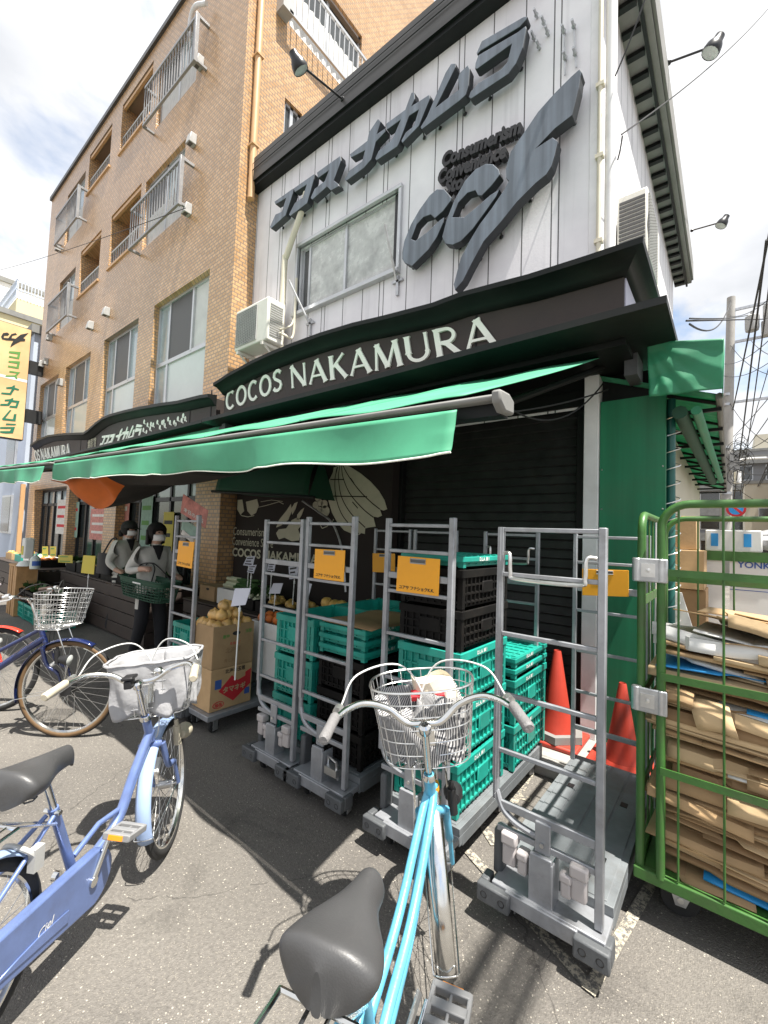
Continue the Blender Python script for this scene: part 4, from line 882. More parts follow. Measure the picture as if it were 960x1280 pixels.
for p in o.data.polygons: p.material_index = 0 if (p.index%16)<8 and sum(o.data.vertices[i].co.x for i in p.vertices)/len(p.vertices) < -4.12 else 1
tag(o,'sagging orange and dark cloth hung beneath the green awning','cloth')
t = thing('door_hood','small dark green fabric hood over the painted wall','awning',(-4.9,3.6,2.2))
a,b_,c,d = onY(292,578,3.48),onY(402,570,3.48),onY(269,613,3.08),onY(385,622,3.08)
mb = MB(); mb.grid(lambda u,v:(a*(1-u)+b_*u)*(1-v)+(c*(1-u)+d*u)*v+Vector((0,-.05*math.sin(math.pi*v),.05*math.sin(math.pi*v)-.03*math.sin(math.pi*u)*v)),20,10); mb.build('cover','dark_green_cloth',t,solid=.004)

for p_,q_ in ((a,c),(b_,d)): mb = MB(); mb.face([p_,q_,Vector((q_.x,3.48,q_.z))]); mb.build('side_flap','dark_green_cloth',t,smooth=False,solid=.003)
mb = MB(); mb.tube([c+Vector((-.08,0,-.01)),d+Vector((.1,0,-.0))],.018,8); mb.build('front_rod','black_paint',t)
mb = MB(); mb.tube(bez([onY(378,626,3.4),onY(398,640,3.43),onY(416,655,3.45),onY(428,690,3.45),onY(432,740,3.45)],6),.012,8); tag(mb.build('awning_crank','galvanised'),'thin grey crank rod hanging from the dark green hood','rod')
# side awning above the lane
t = thing('side_awning','green corrugated lean-to awning along the side wall over the lane','awning',(-.45,6,2.6))
mb = MB(); mb.grid(lambda u,v:(-.83+.8*u,3.55+6.2*v,2.84-.3*u+.012*math.sin(v*2*math.pi*62)),4,496); mb.build('sheet','green_cloth',t,solid=.003)
for k in range(10):
    mb = MB(); y=3.7+k*.64; mb.box(-.83,-.04,y-.012,y+.012,2.48,2.505); mb.tube([(-.83,y,2.8),(-.05,y,2.53)],.014,6); mb.build('rib','black_green_trim',t)
mb = MB(); mb.tube([(-.05,3.5,2.53),(-.05,9.7,2.53)],.022,8); mb.build('edge_pipe','soffit_grey',t)
for x,r in ((-.26,.045),(-.17,.03)):
    mb = MB(); mb.tube([(x,3.45,2.44),(x+.08,7.4,2.44)],r,10); mb.build('rolled_sheet','dark_green_cloth' if r>.04 else 'tarp_green',t)
tp = [onY(x,y,3.32) for x,y in ((809,428),(905,424),(903,486),(812,497))]
mb = MB(); mb.grid(lambda u,v:(tp[0]*(1-u)+tp[1]*u)*(1-v)+(tp[3]*(1-u)+tp[2]*u)*v+Vector((0,-.05*(math.hypot(u,v*.6+.03))*abs((math.atan2(v*.6+.03,u+.02)*2.7)%1-.5)*(1-.45*u)-.03*(1-u)*abs(((v*2.2+u*.8)%1)-.5),0)),40,24); mb.face([tp[1],tp[2],tp[2]+Vector((0,.25,0)),tp[1]+Vector((0,.25,0))]); mb.face([tp[0],tp[1],tp[1]+Vector((0,.3,.02)),tp[0]+Vector((0,.3,.02))])
tag(mb.build('corner_tarp','tarp_green',solid=.003),'creased green tarpaulin tied round the corner end of the side awning','tarpaulin')
mb = MB(); mb.tube([(-.33,3.68,0),(-.33,3.68,2.6)],.03,12); tag(mb.build('corner_post','teal_post'),'dark teal pipe post beside the green board','post')
mb = MB(); mb.tube([(-.33+.06*math.cos(i*.7),3.68+.06*math.sin(i*.7),.3+i*.0135) for i in range(165)],.004,5); tag(mb.build('coiled_wire','steel_wire'),'thin wire coiled round the teal post','wire')
for a,b_,s_,lb in (((640,515),(760,487),.02,'thin black cable hung nearly straight below the awning roller'),((640,512),(755,478),.16,'thin black cable hanging in a deep loop below the awning roller')): mb = MB(); mb.tube(sag(onY(*a,2.6),onY(*b_,3.5),s_),.006,5); tag(mb.build('sagging_cable','cable_black'),lb,'cable')

# ================================================================== crates
def crate(label,w,d,h,mat,lattice=True,text=None,group=None):
    """folding crate with ribbed outer walls; base centre at the origin"""
    t = thing('plastic_crate',label,'crate',(0,0,0),0,group); t['_o'] = (0.,0.,0.)
    mb = MB(); x,y = w/2,d/2; i = .014; th=.006
    for s_ in (-1,1):
        mb.box(-x+.02,x-.02,s_*(y-i)-th/2,s_*(y-i)+th/2,.01,h-.01); mb.box(s_*(x-i)-th/2,s_*(x-i)+th/2,-y+.02,y-.02,.01,h-.01)
    mb.box(-x+i,x-i,-y+i,y-i,.008,.02)
    for sx in (-1,1):
        for sy in (-1,1): mb.box(sx*x-.028 if sx>0 else -x, x if sx>0 else -x+.028, sy*y-.028 if sy>0 else -y, y if sy>0 else -y+.028, .004,h)
    def ribs(L,face,zs,nx):
        for z in zs: face(-L+.026,L-.026,z-.0045,z+.0045)
        for k in range(1,nx): u = -L+2*L*k/nx; face(u-.0035,u+.0035,.02,h-.02)
    zs = [.035+(h-.075)*k/3 for k in range(4)] if h>.12 else [h*.5]
    for s_ in (-1,1):
        ribs(x,lambda a,b_,c,e: mb.box(a,b_,min(s_*y,s_*(y-.012)),max(s_*y,s_*(y-.012)),c,e),zs,9 if h>.12 else 5)
        ribs(y,lambda a,b_,c,e: mb.box(min(s_*x,s_*(x-.012)),max(s_*x,s_*(x-.012)),a,b_,c,e),zs,12 if h>.12 else 7)
    mb.build('body',mat,t,smooth=False)
    mb = MB()
    for s_ in (-1,1):
        mb.box(-x-.004,x+.004,s_*y-.008,s_*y+.006,h-.045 if h>.12 else h-.03,h-.004); mb.box(s_*x-.008,s_*x+.006,-y-.004,y+.004,h-.045 if h>.12 else h-.03,h-.004)
    mb.build('rim',mat,t,smooth=False,bevel=.003)
    if h>.12:
        for s_ in (-1,1):
            mb = MB(); mb.box(-.06,.06,s_*y-.003,s_*y+.008,h*.36,h*.72); mb.build('handle_plate',mat,t,bevel=.006)
            mb = MB(); mb.box(s_*x-.003,s_*x+.008,-.06,.06,h*.34,h*.66); mb.build('handle_plate',mat,t,bevel=.006)
    else:
        mb = MB(); mb.box(-x+.01,x-.01,-y+.01,y-.01,h-.014,h-.006)
        for k in range(7): mb.box(-x+.02,x-.02,-y+.05+k*(d-.1)/6-.004,-y+.05+k*(d-.1)/6+.004,h-.006,h)
        for k in range(5): mb.box(-x+.05+k*(w-.1)/4-.004,-x+.05+k*(w-.1)/4+.004,-y+.02,y-.02,h-.006,h-.001)
        mb.build('folded_side',mat,t,smooth=False)
    if text:
        mb = MB(); textmesh(mb,text,lambda u,v,q:(x+.0075,-y+.16+u,h-.034+v if h>.12 else h-.026+v),.026,.0009); mb.build('lettering','card_white',t,smooth=False); mb = MB(); textmesh(mb,text,lambda u,v,q:(-x+.05+u,-y-.0075,h-.034+v if h>.12 else h-.026+v),.026,.0009)
        mb.build('lettering','card_white',t,smooth=False)
    return t
GREEN = crate('','%s' and .37,.54,.26,'crate_green',text='D.L.A. 88 !')
BLACK = crate('',.37,.54,.2,'crate_black')
FOLD = crate('',.37,.54,.062,'crate_green',text='D.L.A. 88 !')
USED = set()
def put(proto,x,y,z,label,group,rz=0.):
    if proto.name in USED: return dup(proto,(x,y,z),rz,label,group)
    USED.add(proto.name); proto.location = (x,y,z); proto.rotation_euler.z = rz; tag(proto,label,group=group); return proto
GG, GB = 'green crates on the platform carts','black crates on the platform carts'
for o in list(GREEN.children)+list(BLACK.children)+list(FOLD.children): pass

# ================================================================== platform carts
CY = 1.78
def wheel_unit(t,x,y,r=.05,face=0.):
    mb = MB(); c,s_ = math.cos(face),math.sin(face); ax = (c,s_,0)
    mb.lathe([(0,-.014),(r*.62,-.014),(r*.9,-.012),(r,-.006),(r,.006),(r*.9,.012),(r*.62,.014),(0,.014)],(x,y,r),ax,18); w_ = mb.build('caster_wheel','black_rubber',t)
    mb = MB()
    for k in (-.022,.022): mb.obox((x+c*k,y+s_*k,r*1.2),(c*.003,s_*.003,0),(-s_*.022,c*.022,0),(0,0,r*.8))
    mb.box(x-.03,x+.03,y-.03,y+.03,r*2-.004,r*2+.012); mb.build('caster_fork','galvanised',t)
    mb = MB(); mb.lathe([(0,-.017),(r*.45,-.016),(r*.45,.016),(0,.017)],(x,y,r),ax,12); mb.build('caster_hub','galvanised',w_)
def ladder(t,xl,xr,y,zt,rungs,curl,hook=False,yb=.0):
    w = .0125
    for i,x in enumerate((xl,xr)):
        mb = MB()
        if curl and i==0:
            pts = [(x,y,zt),(x,y,.56),(x+.006,y,.50),(x+.03,y,.44),(x+.07,y,.41),(x+.12,y,.395),((xl+xr)/2,y,.385)]
            mb.tube(bez(pts,4),.014,8)
            mb.box(x-w,x+w,y-w,y+w,.56,zt)
        elif curl: mb.box(x-w*1.15,x+w*1.15,y-w*1.2,y+w*1.2,.17,zt+.005)
        else: mb.box(x-w,x+w,y-w,y+w,.2,zt)
        mb.build('upright','grey_metal',t,bevel=.004)
    for z,h in rungs: 
        mb = MB(); mb.box(xl+w,xr-w,y-.009,y+.009,z-h,z+h); mb.build('rung','grey_metal',t,bevel=.003)
    if hook:
        mb = MB(); z=zt-.13; a=xl+.02; b_=xr-.02; mb.tube(bez([(a,y-.01,z+.02),(a+.03,y-.03,z+.015),(a+.035,y-.03,z-.06),(a+.06,y-.03,z-.085),(b_-.06,y-.03,z-.085),(b_-.035,y-.03,z-.06),(b_-.03,y-.03,z+.015),(b_,y-.01,z+.02)],5),.008,8)
        mb.build('pull_bar','steel_wire',t)
def placard(par_label,c4,Y,txt=True,rot=0.):
    """orange plate from its photographed corners on plane Y"""
    tl,tr,br,bl = [onY(x,y,Y) for x,y in c4]; d = Vector((0,-.004,0)); t = thing('name_placard',par_label,'placard',(tl+br)/2)
    mb = MB(); mb.raw([tl,tr,br,bl,tl+d,tr+d,br+d,bl+d],[(0,1,2,3),(7,6,5,4),(0,4,5,1),(1,5,6,2),(2,6,7,3),(3,7,4,0)]); mb.build('plate','orange_plastic',t,smooth=False,bevel=.0015)
    f = lambda u,v: (bl*(1-u)+br*u)*(1-v)+(tl*(1-u)+tr*u)*v
    mb = MB(); mb.raw([f(.33,.84)+d*1.4,f(.67,.84)+d*1.4,f(.67,.94)+d*1.4,f(.33,.94)+d*1.4],[(0,1,2,3)]); mb.build('grip_slot','screen_dark',t,smooth=False)
    mb = MB(); mb.tube([f(.32,.83)+d*1.5,f(.68,.83)+d*1.5,f(.68,.95)+d*1.5,f(.32,.95)+d*1.5],.003,5,closed=True); mb.build('slot_frame','vent_grey',t)
    if txt:
        mb = MB(); textmesh(mb,'ユアサ フナショクK.K.',lambda u,v,q: f(.07+u*.083,.09+v*.115)+d*1.3,1,.03); mb.build('lettering','ink_black',t,smooth=False)
    return t
def cart(label,xl,xr,zt,rungs,curl=True,hook=False,rear=True,rear_hook=False,pads=True):
    xc = (xl+xr)/2; t = thing('platform_cart',label,'hand cart',(xc,2.4,0),0,'grey platform carts with ladder ends')
    a,b_ = xl-.01,xr+.03
    mb = MB(); mb.box(a,b_,1.87,3.0,.165,.2)
    for k in range(4): mb.box(a+.02+k*(b_-a-.04)/4+.006,a+.02+(k+1)*(b_-a-.04)/4-.006,1.885,2.99,.2,.2045)
    mb.box(a,b_,1.87,1.9,.12,.165); mb.box(a,a+.02,1.9,3,.11,.165); mb.box(b_-.02,b_,1.9,3,.11,.165); mb.box(a+.02,b_-.02,2.97,3,.11,.165); mb.build('deck','deck_grey',t,bevel=.005)
    mb = MB()
    for x in (a+.09,b_-.09):
        for y in (2.1,2.6): mb.box(x-.016,x+.016,y-.022,y+.022,.2035,.2062)
    mb.build('deck_slot','black_plastic',t)
    mb = MB(); mb.box(a+.02,b_-.0,1.735,1.868,.135,.165); mb.box(a+.08,b_-.09,1.722,1.737,.105,.163); mb.build('front_step','grey_metal',t,bevel=.004)
    for x0,x1 in ((a-.03,a+.105),(b_-.1,b_+.02)):
        mb = MB(); mb.box(x0,x1,1.70,1.735,.088,.158); mb.box(x0,x0+.035,1.735,1.80,.088,.158) if x0<a else mb.box(x1-.035,x1,1.735,1.80,.088,.158); p_ = mb.build('corner_buffer','dark_grey_plastic',t,bevel=.007)
        for xx in (x0+.032,x1-.03):
            mb = MB(); mb.lathe([(.014,0),(.011,-.001),(.011,.006),(0,.006)],(xx,1.6995,.122),(0,1,0),12); mb.build('bolt_hole','black_plastic',p_)
    mb = MB(); mb.box(a-.006,a+.034,1.80,1.87,.15,.33); mb.build('side_block','dark_grey_plastic',t,bevel=.012)
    mb = MB(); mb.box(xc-.042,xc+.042,CY-.035,CY-.018,.155,.34); mb.box(xc-.03,xc+.03,CY-.017,CY-.005,.34,.455); mb.box(xc-.046,xc-.036,CY-.035,CY+.05,.155,.325); mb.box(xc+.036,xc+.046,CY-.035,CY+.05,.155,.325); mb.build('centre_bracket','grey_metal',t,bevel=.004)
    mb = MB(); mb.lathe([(0,-.006),(.008,-.006),(.008,0)],(xc,CY-.02,.375),(0,1,0),8); mb.build('bolt','steel_wire',t)
    if pads:
        for k,(x,z,s_) in enumerate(((xl+.07,.325,1),(xl+.125,.29,.7),(xc+.09,.29,.7),(xc+.135,.325,1))):
            mb = MB(); mb.box(x-.032*s_,x+.032*s_,CY-.035,CY+.02,z-.005,z+.04*s_); mb.box(x-.027*s_,x+.027*s_,CY-.028,CY+.01,z-.085*s_,z-.004); mb.build('brake_pedal','brake_pad_white',t,bevel=.008)
    else:
        mb = MB(); mb.tube([(xc+.06,CY,.2),(xc+.06,CY,.3),(xc+.14,CY-.02,.3),(xc+.14,CY,.2)],.008,6); mb.box(xc+.06,xc+.15,CY-.03,CY+.02,.22,.26); mb.build('latch','steel_wire',t)
    ladder(t,xl,xr,CY,zt,rungs,curl,hook)
    if rear: ladder(t,xl,xr,2.93,1.6,[(1.58,.009),(1.42,.009),(1.26,.02),(1.12,.009),(.87,.009),(.62,.009),(.4,.014)],False,rear_hook)
    for x in (a+.06,b_-.06):
        for y,f in ((1.83,.25),(2.42,0),(2.92,-.3)): wheel_unit(t,x,y,.052,f)
    return t
RU5 = [(1.59,.009),(1.4,.009),(1.15,.009),(.90,.009),(.67,.009),(.455,.016),(.36,.012)]
RU3 = [(1.60,.009),(1.47,.009),(1.345,.016),(1.265,.009),(1.05,.009),(.83,.009),(.60,.009),(.46,.016),(.385,.012)]
cart('empty grey platform cart with bare deck, nearest the green cage',-.77,-.37,1.6,RU5,True,True)
cart('grey platform cart carrying black crates over green crates behind the light blue bicycle',-1.39,-1.01,1.635,RU3,True,False,True,True,pads=False)
cart('grey platform cart carrying cardboard topped green and black crates',-2.01,-1.63,1.64,RU3,pads=False)
cart('grey platform cart carrying the leftmost tall pile of green crates',-2.43,-2.06,1.62,RU3,True,False,True)
cart('far left grey ladder cart with paper flyers tied on top beside the carton of onions',-3.69,-3.32,1.645,RU3,True,False,False)
placard('orange name placard on the ladder in front of the black crates',((498,694.5),(550.5,699),(548.5,745.5),(495.5,738.5)),CY-.014)
placard('orange name placard on the ladder before the cardboard topped crates',((394.5,686),(432,688),(430,727.5),(392.5,722.5)),CY-.014)
placard('orange name placard on the far left ladder cart by the woman',((224,676),(243.5,677.5),(240,711),(221,707)),CY-.014)
placard('wide blank orange placard on the rear ladder of the empty cart',((728,711),(786,713),(786,746),(728,744)),2.91,False)
placard('blank orange placard on the rear ladder seen left of the black crates',((466,691.5),(494,692),(494,716),(466,715)),2.91,False)
# loads
zf = lambda x,y,Y: onY(x,y,Y).z
X4 = -1.2
for k in range(3): put(GREEN,X4,2.17,.206+k*.262,'green crate under the black crates, %s of its pile' % ('lowest','middle one','topmost')[k],GG)
put(BLACK,X4,2.17,.993,'lower black crate on the green pile behind the orange placard',GB); put(BLACK,X4,2.17,1.194,'upper black crate on the green pile, directly under the green lid',GB)
put(FOLD,X4,2.17,1.396,'folded green crate lying on top of the black crates',GG)
for k in range(2): put(GREEN,X4+.035,2.77,.206+k*.262,'green crate in the sunlit pile beside the cone, %s' % ('lowest','second from the ground')[k],GG,R(0))
for k in range(2): put(FOLD,X4+.035,2.77,.73+k*.063,'folded green crate on the sunlit pile by the cone, %s' % ('under its lid','topmost')[k],GG)
X3 = -1.81
for k in range(3): put(BLACK,X3,2.17,.206+k*.201,'black crate under the cardboard topped green ones, %s' % ('lowest','middle','highest')[k],GB)
for k in range(3): put(FOLD,X3,2.17,.81+k*.063,'folded green crate below the brown cardboard sheet, %s of three' % ('lowest','middle','top')[k],GG)
for k in range(3): put(GREEN,X3,2.73,.206+k*.262,'green crate behind the cardboard topped pile, %s' % ('lowest','middle','top')[k],GG)
mb = MB(); mb.grid(lambda u,v:(X3-.17+.4*u,1.9+.52*v,1.003+.012*math.sin(3*u)*v+.006*math.sin(9*v)),8,8); tag(mb.build('cardboard_sheet','cardboard_dark',solid=.006),'brown cardboard sheet lying on the folded green crates','cardboard')
X2 = -2.24
for k in range(3): put(GREEN,X2,2.17,.206+k*.262,'green crate on the left cart, %s of the front pile' % ('lowest','middle','top')[k],GG)
for k in range(3): put(GREEN,X2,2.73,.206+k*.262,'green crate on the left cart, %s of the rear pile' % ('lowest','middle','top')[k],GG)
put(GREEN,-3.63,2.14,.206,'green crate behind the far left ladder, lower',GG); put(GREEN,-3.63,2.14,.468,'green crate behind the far left ladder, upper beside the onions',GG)

# ================================================================== traffic cones
def cone(label,x,y,k):
    t = thing('traffic_cone',label,'cone',(x,y,.1))
    mb = MB(); mb.lathe([(a*(.25+.7*k),b_*k) for a,b_ in [(.145,.035),(.135,.06),(.12,.09),(.1,.25),(.03,.68),(.026,.69),(.02,.66)]],(x,y,.1),(0,0,1),24); mb.build('body','cone_red',t)
    mb = MB(); mb.box(x-.19,x+.19,y-.19,y+.19,.1,.135); mb.build('base','cone_red',t,bevel=.012)
    return t
cone('red traffic cone before the green board beside the cage',-.56,3.3,.76)
c = cone('red traffic cone with a grey weight between the green crates and shutter',-1.0,3.36,.93)
mb = MB(); mb.lathe([(.15,.0),(.2,.0),(.2,.05),(.15,.05),(.15,0)],(-1.0,3.36,.137),(0,0,1),6); tag(mb.build('cone_weight','soffit_grey'),'grey rubber weight ring round the foot of the left cone','weight')
mb = MB(); mb.box(-1.2,-.82,2.98,3.05,.0,.1); mb.build('kerb_block','concrete',bevel=.01); 
bpy.data.objects['kerb_block']['kind']='structure'

# ================================================================== green roll cage with flattened cartons
CX0,CX1,CY0,CY1,CZ = -.3,.78,2.18,2.95,1.68
cg = thing('roll_cage','green steel roll cage packed with flattened brown cardboard','roll cage',(.2,2.55,0))
def gate(name,x0,x1,y,zt,par,bars,rods,r=.017,zb_=.2):
    mb = MB(); k=.1
    pts = [(x0,y,zb_),(x0,y,zt-k)]+[tuple(p) for p in arc((x0+k,y,zt-k),(-1,0,0),(0,0,1),k,0,math.pi/2,7)][1:]+[tuple(p) for p in arc((x1-k,y,zt-k),(0,0,1),(1,0,0),k,0,math.pi/2,7)]+[(x1,y,zb_)]
    mb.tube(pts,r,12); f = mb.build(name,'cage_green',par)
    for z in bars: 
        mb = MB(); mb.box(x0,x1,y-.022,y-.016,z-.0145,z+.0145); mb.build('flat_bar','cage_green',f)
    xs = [-.165+.145*i for i in range(7)] if rods is None else [x0+(x1-x0)*(i+1)/(rods+1) for i in range(rods)]
    for x in xs:
        mb = MB(); mb.tube([(x,y-.006,zb_+.02),(x,y-.006,zt)],.0045,6); mb.build('rod','cage_green',f)
    return f
gate('front_gate',-.225,CX1,CY0-.02,1.72,cg,(1.435,1.008,.63),None,)
gate('rear_panel',CX0+.01,CX1,CY1,1.7,cg,(1.36,.9,.55),6,.015)
mb = MB(); k=.08; x=CX0
mb.tube([(x,CY0,.2),(x,CY0,CZ-k)]+[tuple(p) for p in arc((x,CY0+k,CZ-k),(0,-1,0),(0,0,1),k,0,math.pi/2,6)][1:]+[tuple(p) for p in arc((x,CY1-.05-k,CZ-k),(0,0,1),(0,1,0),k,0,math.pi/2,6)]+[(x,CY1-.05,.2)],.0165,12); sp_ = mb.build('side_panel','cage_green',cg)
for k in range(5):
    mb = MB(); y=CY0+.1+k*.12; mb.tube([(x,y,.22),(x,y,CZ)],.0045,6); mb.build('rod','cage_green' if k<3 else 'steel_wire',sp_)
for z in (1.3,.9,.5):
    mb = MB(); mb.box(x-.004,x+.004,CY0,CY1-.05,z-.02,z+.02); mb.build('flat_bar','cage_green',sp_)
for z in (1.44,.9):
    mb = MB(); mb.box(-.325,-.2,CY0-.047,CY0-.035,z-.05,z+.05); mb.tube([(-.312,CY0-.03,z-.05),(-.312,CY0-.03,z+.05)],.02,10); mb.tube([(-.225,CY0-.03,z-.05),(-.225,CY0-.03,z+.05)],.02,10); h_ = mb.build('hinge_plate','galvanised',cg,bevel=.005)
    mb = MB(); mb.box(-.295,-.245,CY0-.05,CY0-.046,z-.028,z+.028); mb.lathe([(0,-.005),(.008,-.004),(.009,0)],(-.27,CY0-.05,z),(0,1,0),8); mb.build('hinge_bolt','steel_wire',h_)
mb = MB(); mb.box(CX0-.02,CX1+.02,CY0-.03,CY0+.0,.165,.212); mb.box(CX0-.02,CX1+.02,CY1-.01,CY1+.02,.155,.225); mb.box(CX0-.02,CX0+.01,CY0,CY1-.01,.155,.225); mb.box(CX1-.01,CX1+.02,CY0,CY1-.01,.155,.225); mb.box(CX0+.01,CX1-.01,CY0,CY1-.01,.19,.2); mb.build('base_frame','cage_green',cg,bevel=.005)
def big_caster(x,y,f):
    mb = MB(); c,s_ = math.cos(f),math.sin(f); r=.074; mb.lathe([(0,-.016),(r*.6,-.016),(r*.92,-.014),(r,-.006),(r,.006),(r*.92,.014),(r*.6,.016),(0,.016)],(x,y,r),(c,s_,0),24); w_=mb.build('caster_wheel','black_rubber',cg)
    mb = MB()
    for q in (-.024,.024):
        o = Vector((x+c*q,y+s_*q,0)); d=Vector((-s_,c,0)); mb.face([o+d*.05+Vector((0,0,.155)),o-d*.06+Vector((0,0,.155)),o-d*.018+Vector((0,0,.05)),o+d*.018+Vector((0,0,.05))])
    mb.build('caster_fork','galvanised',cg,smooth=False,solid=.004)
    mb = MB(); mb.lathe([(0,-.03),(.012,-.03),(.012,.03),(0,.03)],(x,y,r),(c,s_,0),10); mb.build('axle_bolt','steel_wire',w_)
for x,y,f in ((-.17,2.3,R(100)),(.65,2.3,R(80)),(-.17,2.85,R(60)),(.65,2.85,R(95))): big_caster(x,y,f)
rnd = random.Random(11)
z = .205; lay = 0; GC='flattened cartons packed in the roll cage'
def sheet(x0,x1,y0,y1,z,th,tilt,mat,warp,label,group=GC,cat='cardboard',name='flattened_carton',drop=0.):
    ph = rnd.random()*6; nt = rnd.random(); n0 = rnd.uniform(.25,.6); yaw = rnd.uniform(-.03,.03); cut = rnd.uniform(.0,.35) if nt<.5 else 0; sd_ = rnd.choice((0,1)); cu = rnd.uniform(.2,.75)
    def fn(u,v):
        t = max(0,(.25-v)/.25) if drop else 0.; w = v if not drop else max(0,(v-.25)/.75)
        x = x0+(x1-x0)*u+yaw*(w-.5); y = y0+(y1-y0)*w+yaw*(u-.5)*.6
        if w<.01 and cut and ((u<cu) if sd_ else (u>cu)): y += .05*min(1,cut*4)
        b = tilt[0]*(u-.5)+tilt[1]*(.5-w)+warp*(math.sin(u*3.1+ph)*(1-w)+.4*math.sin(u*7+ph*2)*(1-w)**2)
        return (x,y-.016*t,z+b-drop*t)
    mb = MB(); mb.grid(fn,12,8); o = mb.build(name,mat,solid=th,ang=25); tag(o,label,cat,group); return o
cols = ['cardboard','cardboard_pale','cardboard','cardboard_pale','cardboard_dark']
while z < 1.1:
    th = rnd.choice((.003,.005,.006,.008,.014))
    for half in range(2):
        a,b_ = ((-.285+rnd.uniform(0,.09),.3+rnd.uniform(-.25,.2)),(.1+rnd.uniform(-.2,.2),.755-rnd.uniform(0,.06)))[half]
        m_ = rnd.choice(cols); lb = 'flattened brown carton squeezed in the green cage pile'
        if rnd.random()<.08: m_='blue_plastic'; lb='blue plastic sheet squeezed between the flattened cartons'
        elif rnd.random()<.08: m_='card_white'; lb='white card squeezed between the flattened cartons'
        dr_ = rnd.uniform(.012,.05) if rnd.random()<.2 else 0.
        sheet(a,b_,2.2+rnd.choice((0,.004,.012,.02,.035,.06,-.012)),2.88-rnd.uniform(0,.06),z+half*.008+rnd.uniform(-.004,.006),th,(rnd.uniform(-.05,.035)-.022,rnd.uniform(-.03,.05)),m_,rnd.uniform(.0,.006),lb,drop=dr_)
    z += th+rnd.uniform(.006,.019)
for k in range(12):
    a = rnd.uniform(-.27,.2); sheet(a,a+rnd.uniform(.25,.6),2.205+rnd.uniform(0,.08),2.6+rnd.uniform(0,.28),1.12+k*.011,.005,(rnd.uniform(-.1,.02),rnd.uniform(-.02,.1)),rnd.choice(('cardboard_pale','cardboard','cardboard_pale','card_white')),.008,'flattened carton lying loose on top of the cage pile',drop=.05 if k%3==0 else 0)
for k in range(3):     # loose flaps hanging out between the front rods
    x=rnd.uniform(-.18,.6); zz=rnd.uniform(.28,1.0); w_=rnd.uniform(.05,.13); h_=rnd.uniform(.04,.12); mb=MB(); s_=rnd.uniform(-.3,.3)
    mb.grid(lambda u,v:(x+w_*(u-.5)+s_*h_*v,2.195-.035*math.sin(v*2.2)-.006*u,zz-h_*v*.9+.01*math.sin(u*3)),4,4); tag(mb.build('carton_flap',rnd.choice(('cardboard_pale','cardboard','cardboard_pale')),solid=.004),'torn carton flap drooping out of the cage pile','cardboard',GC)
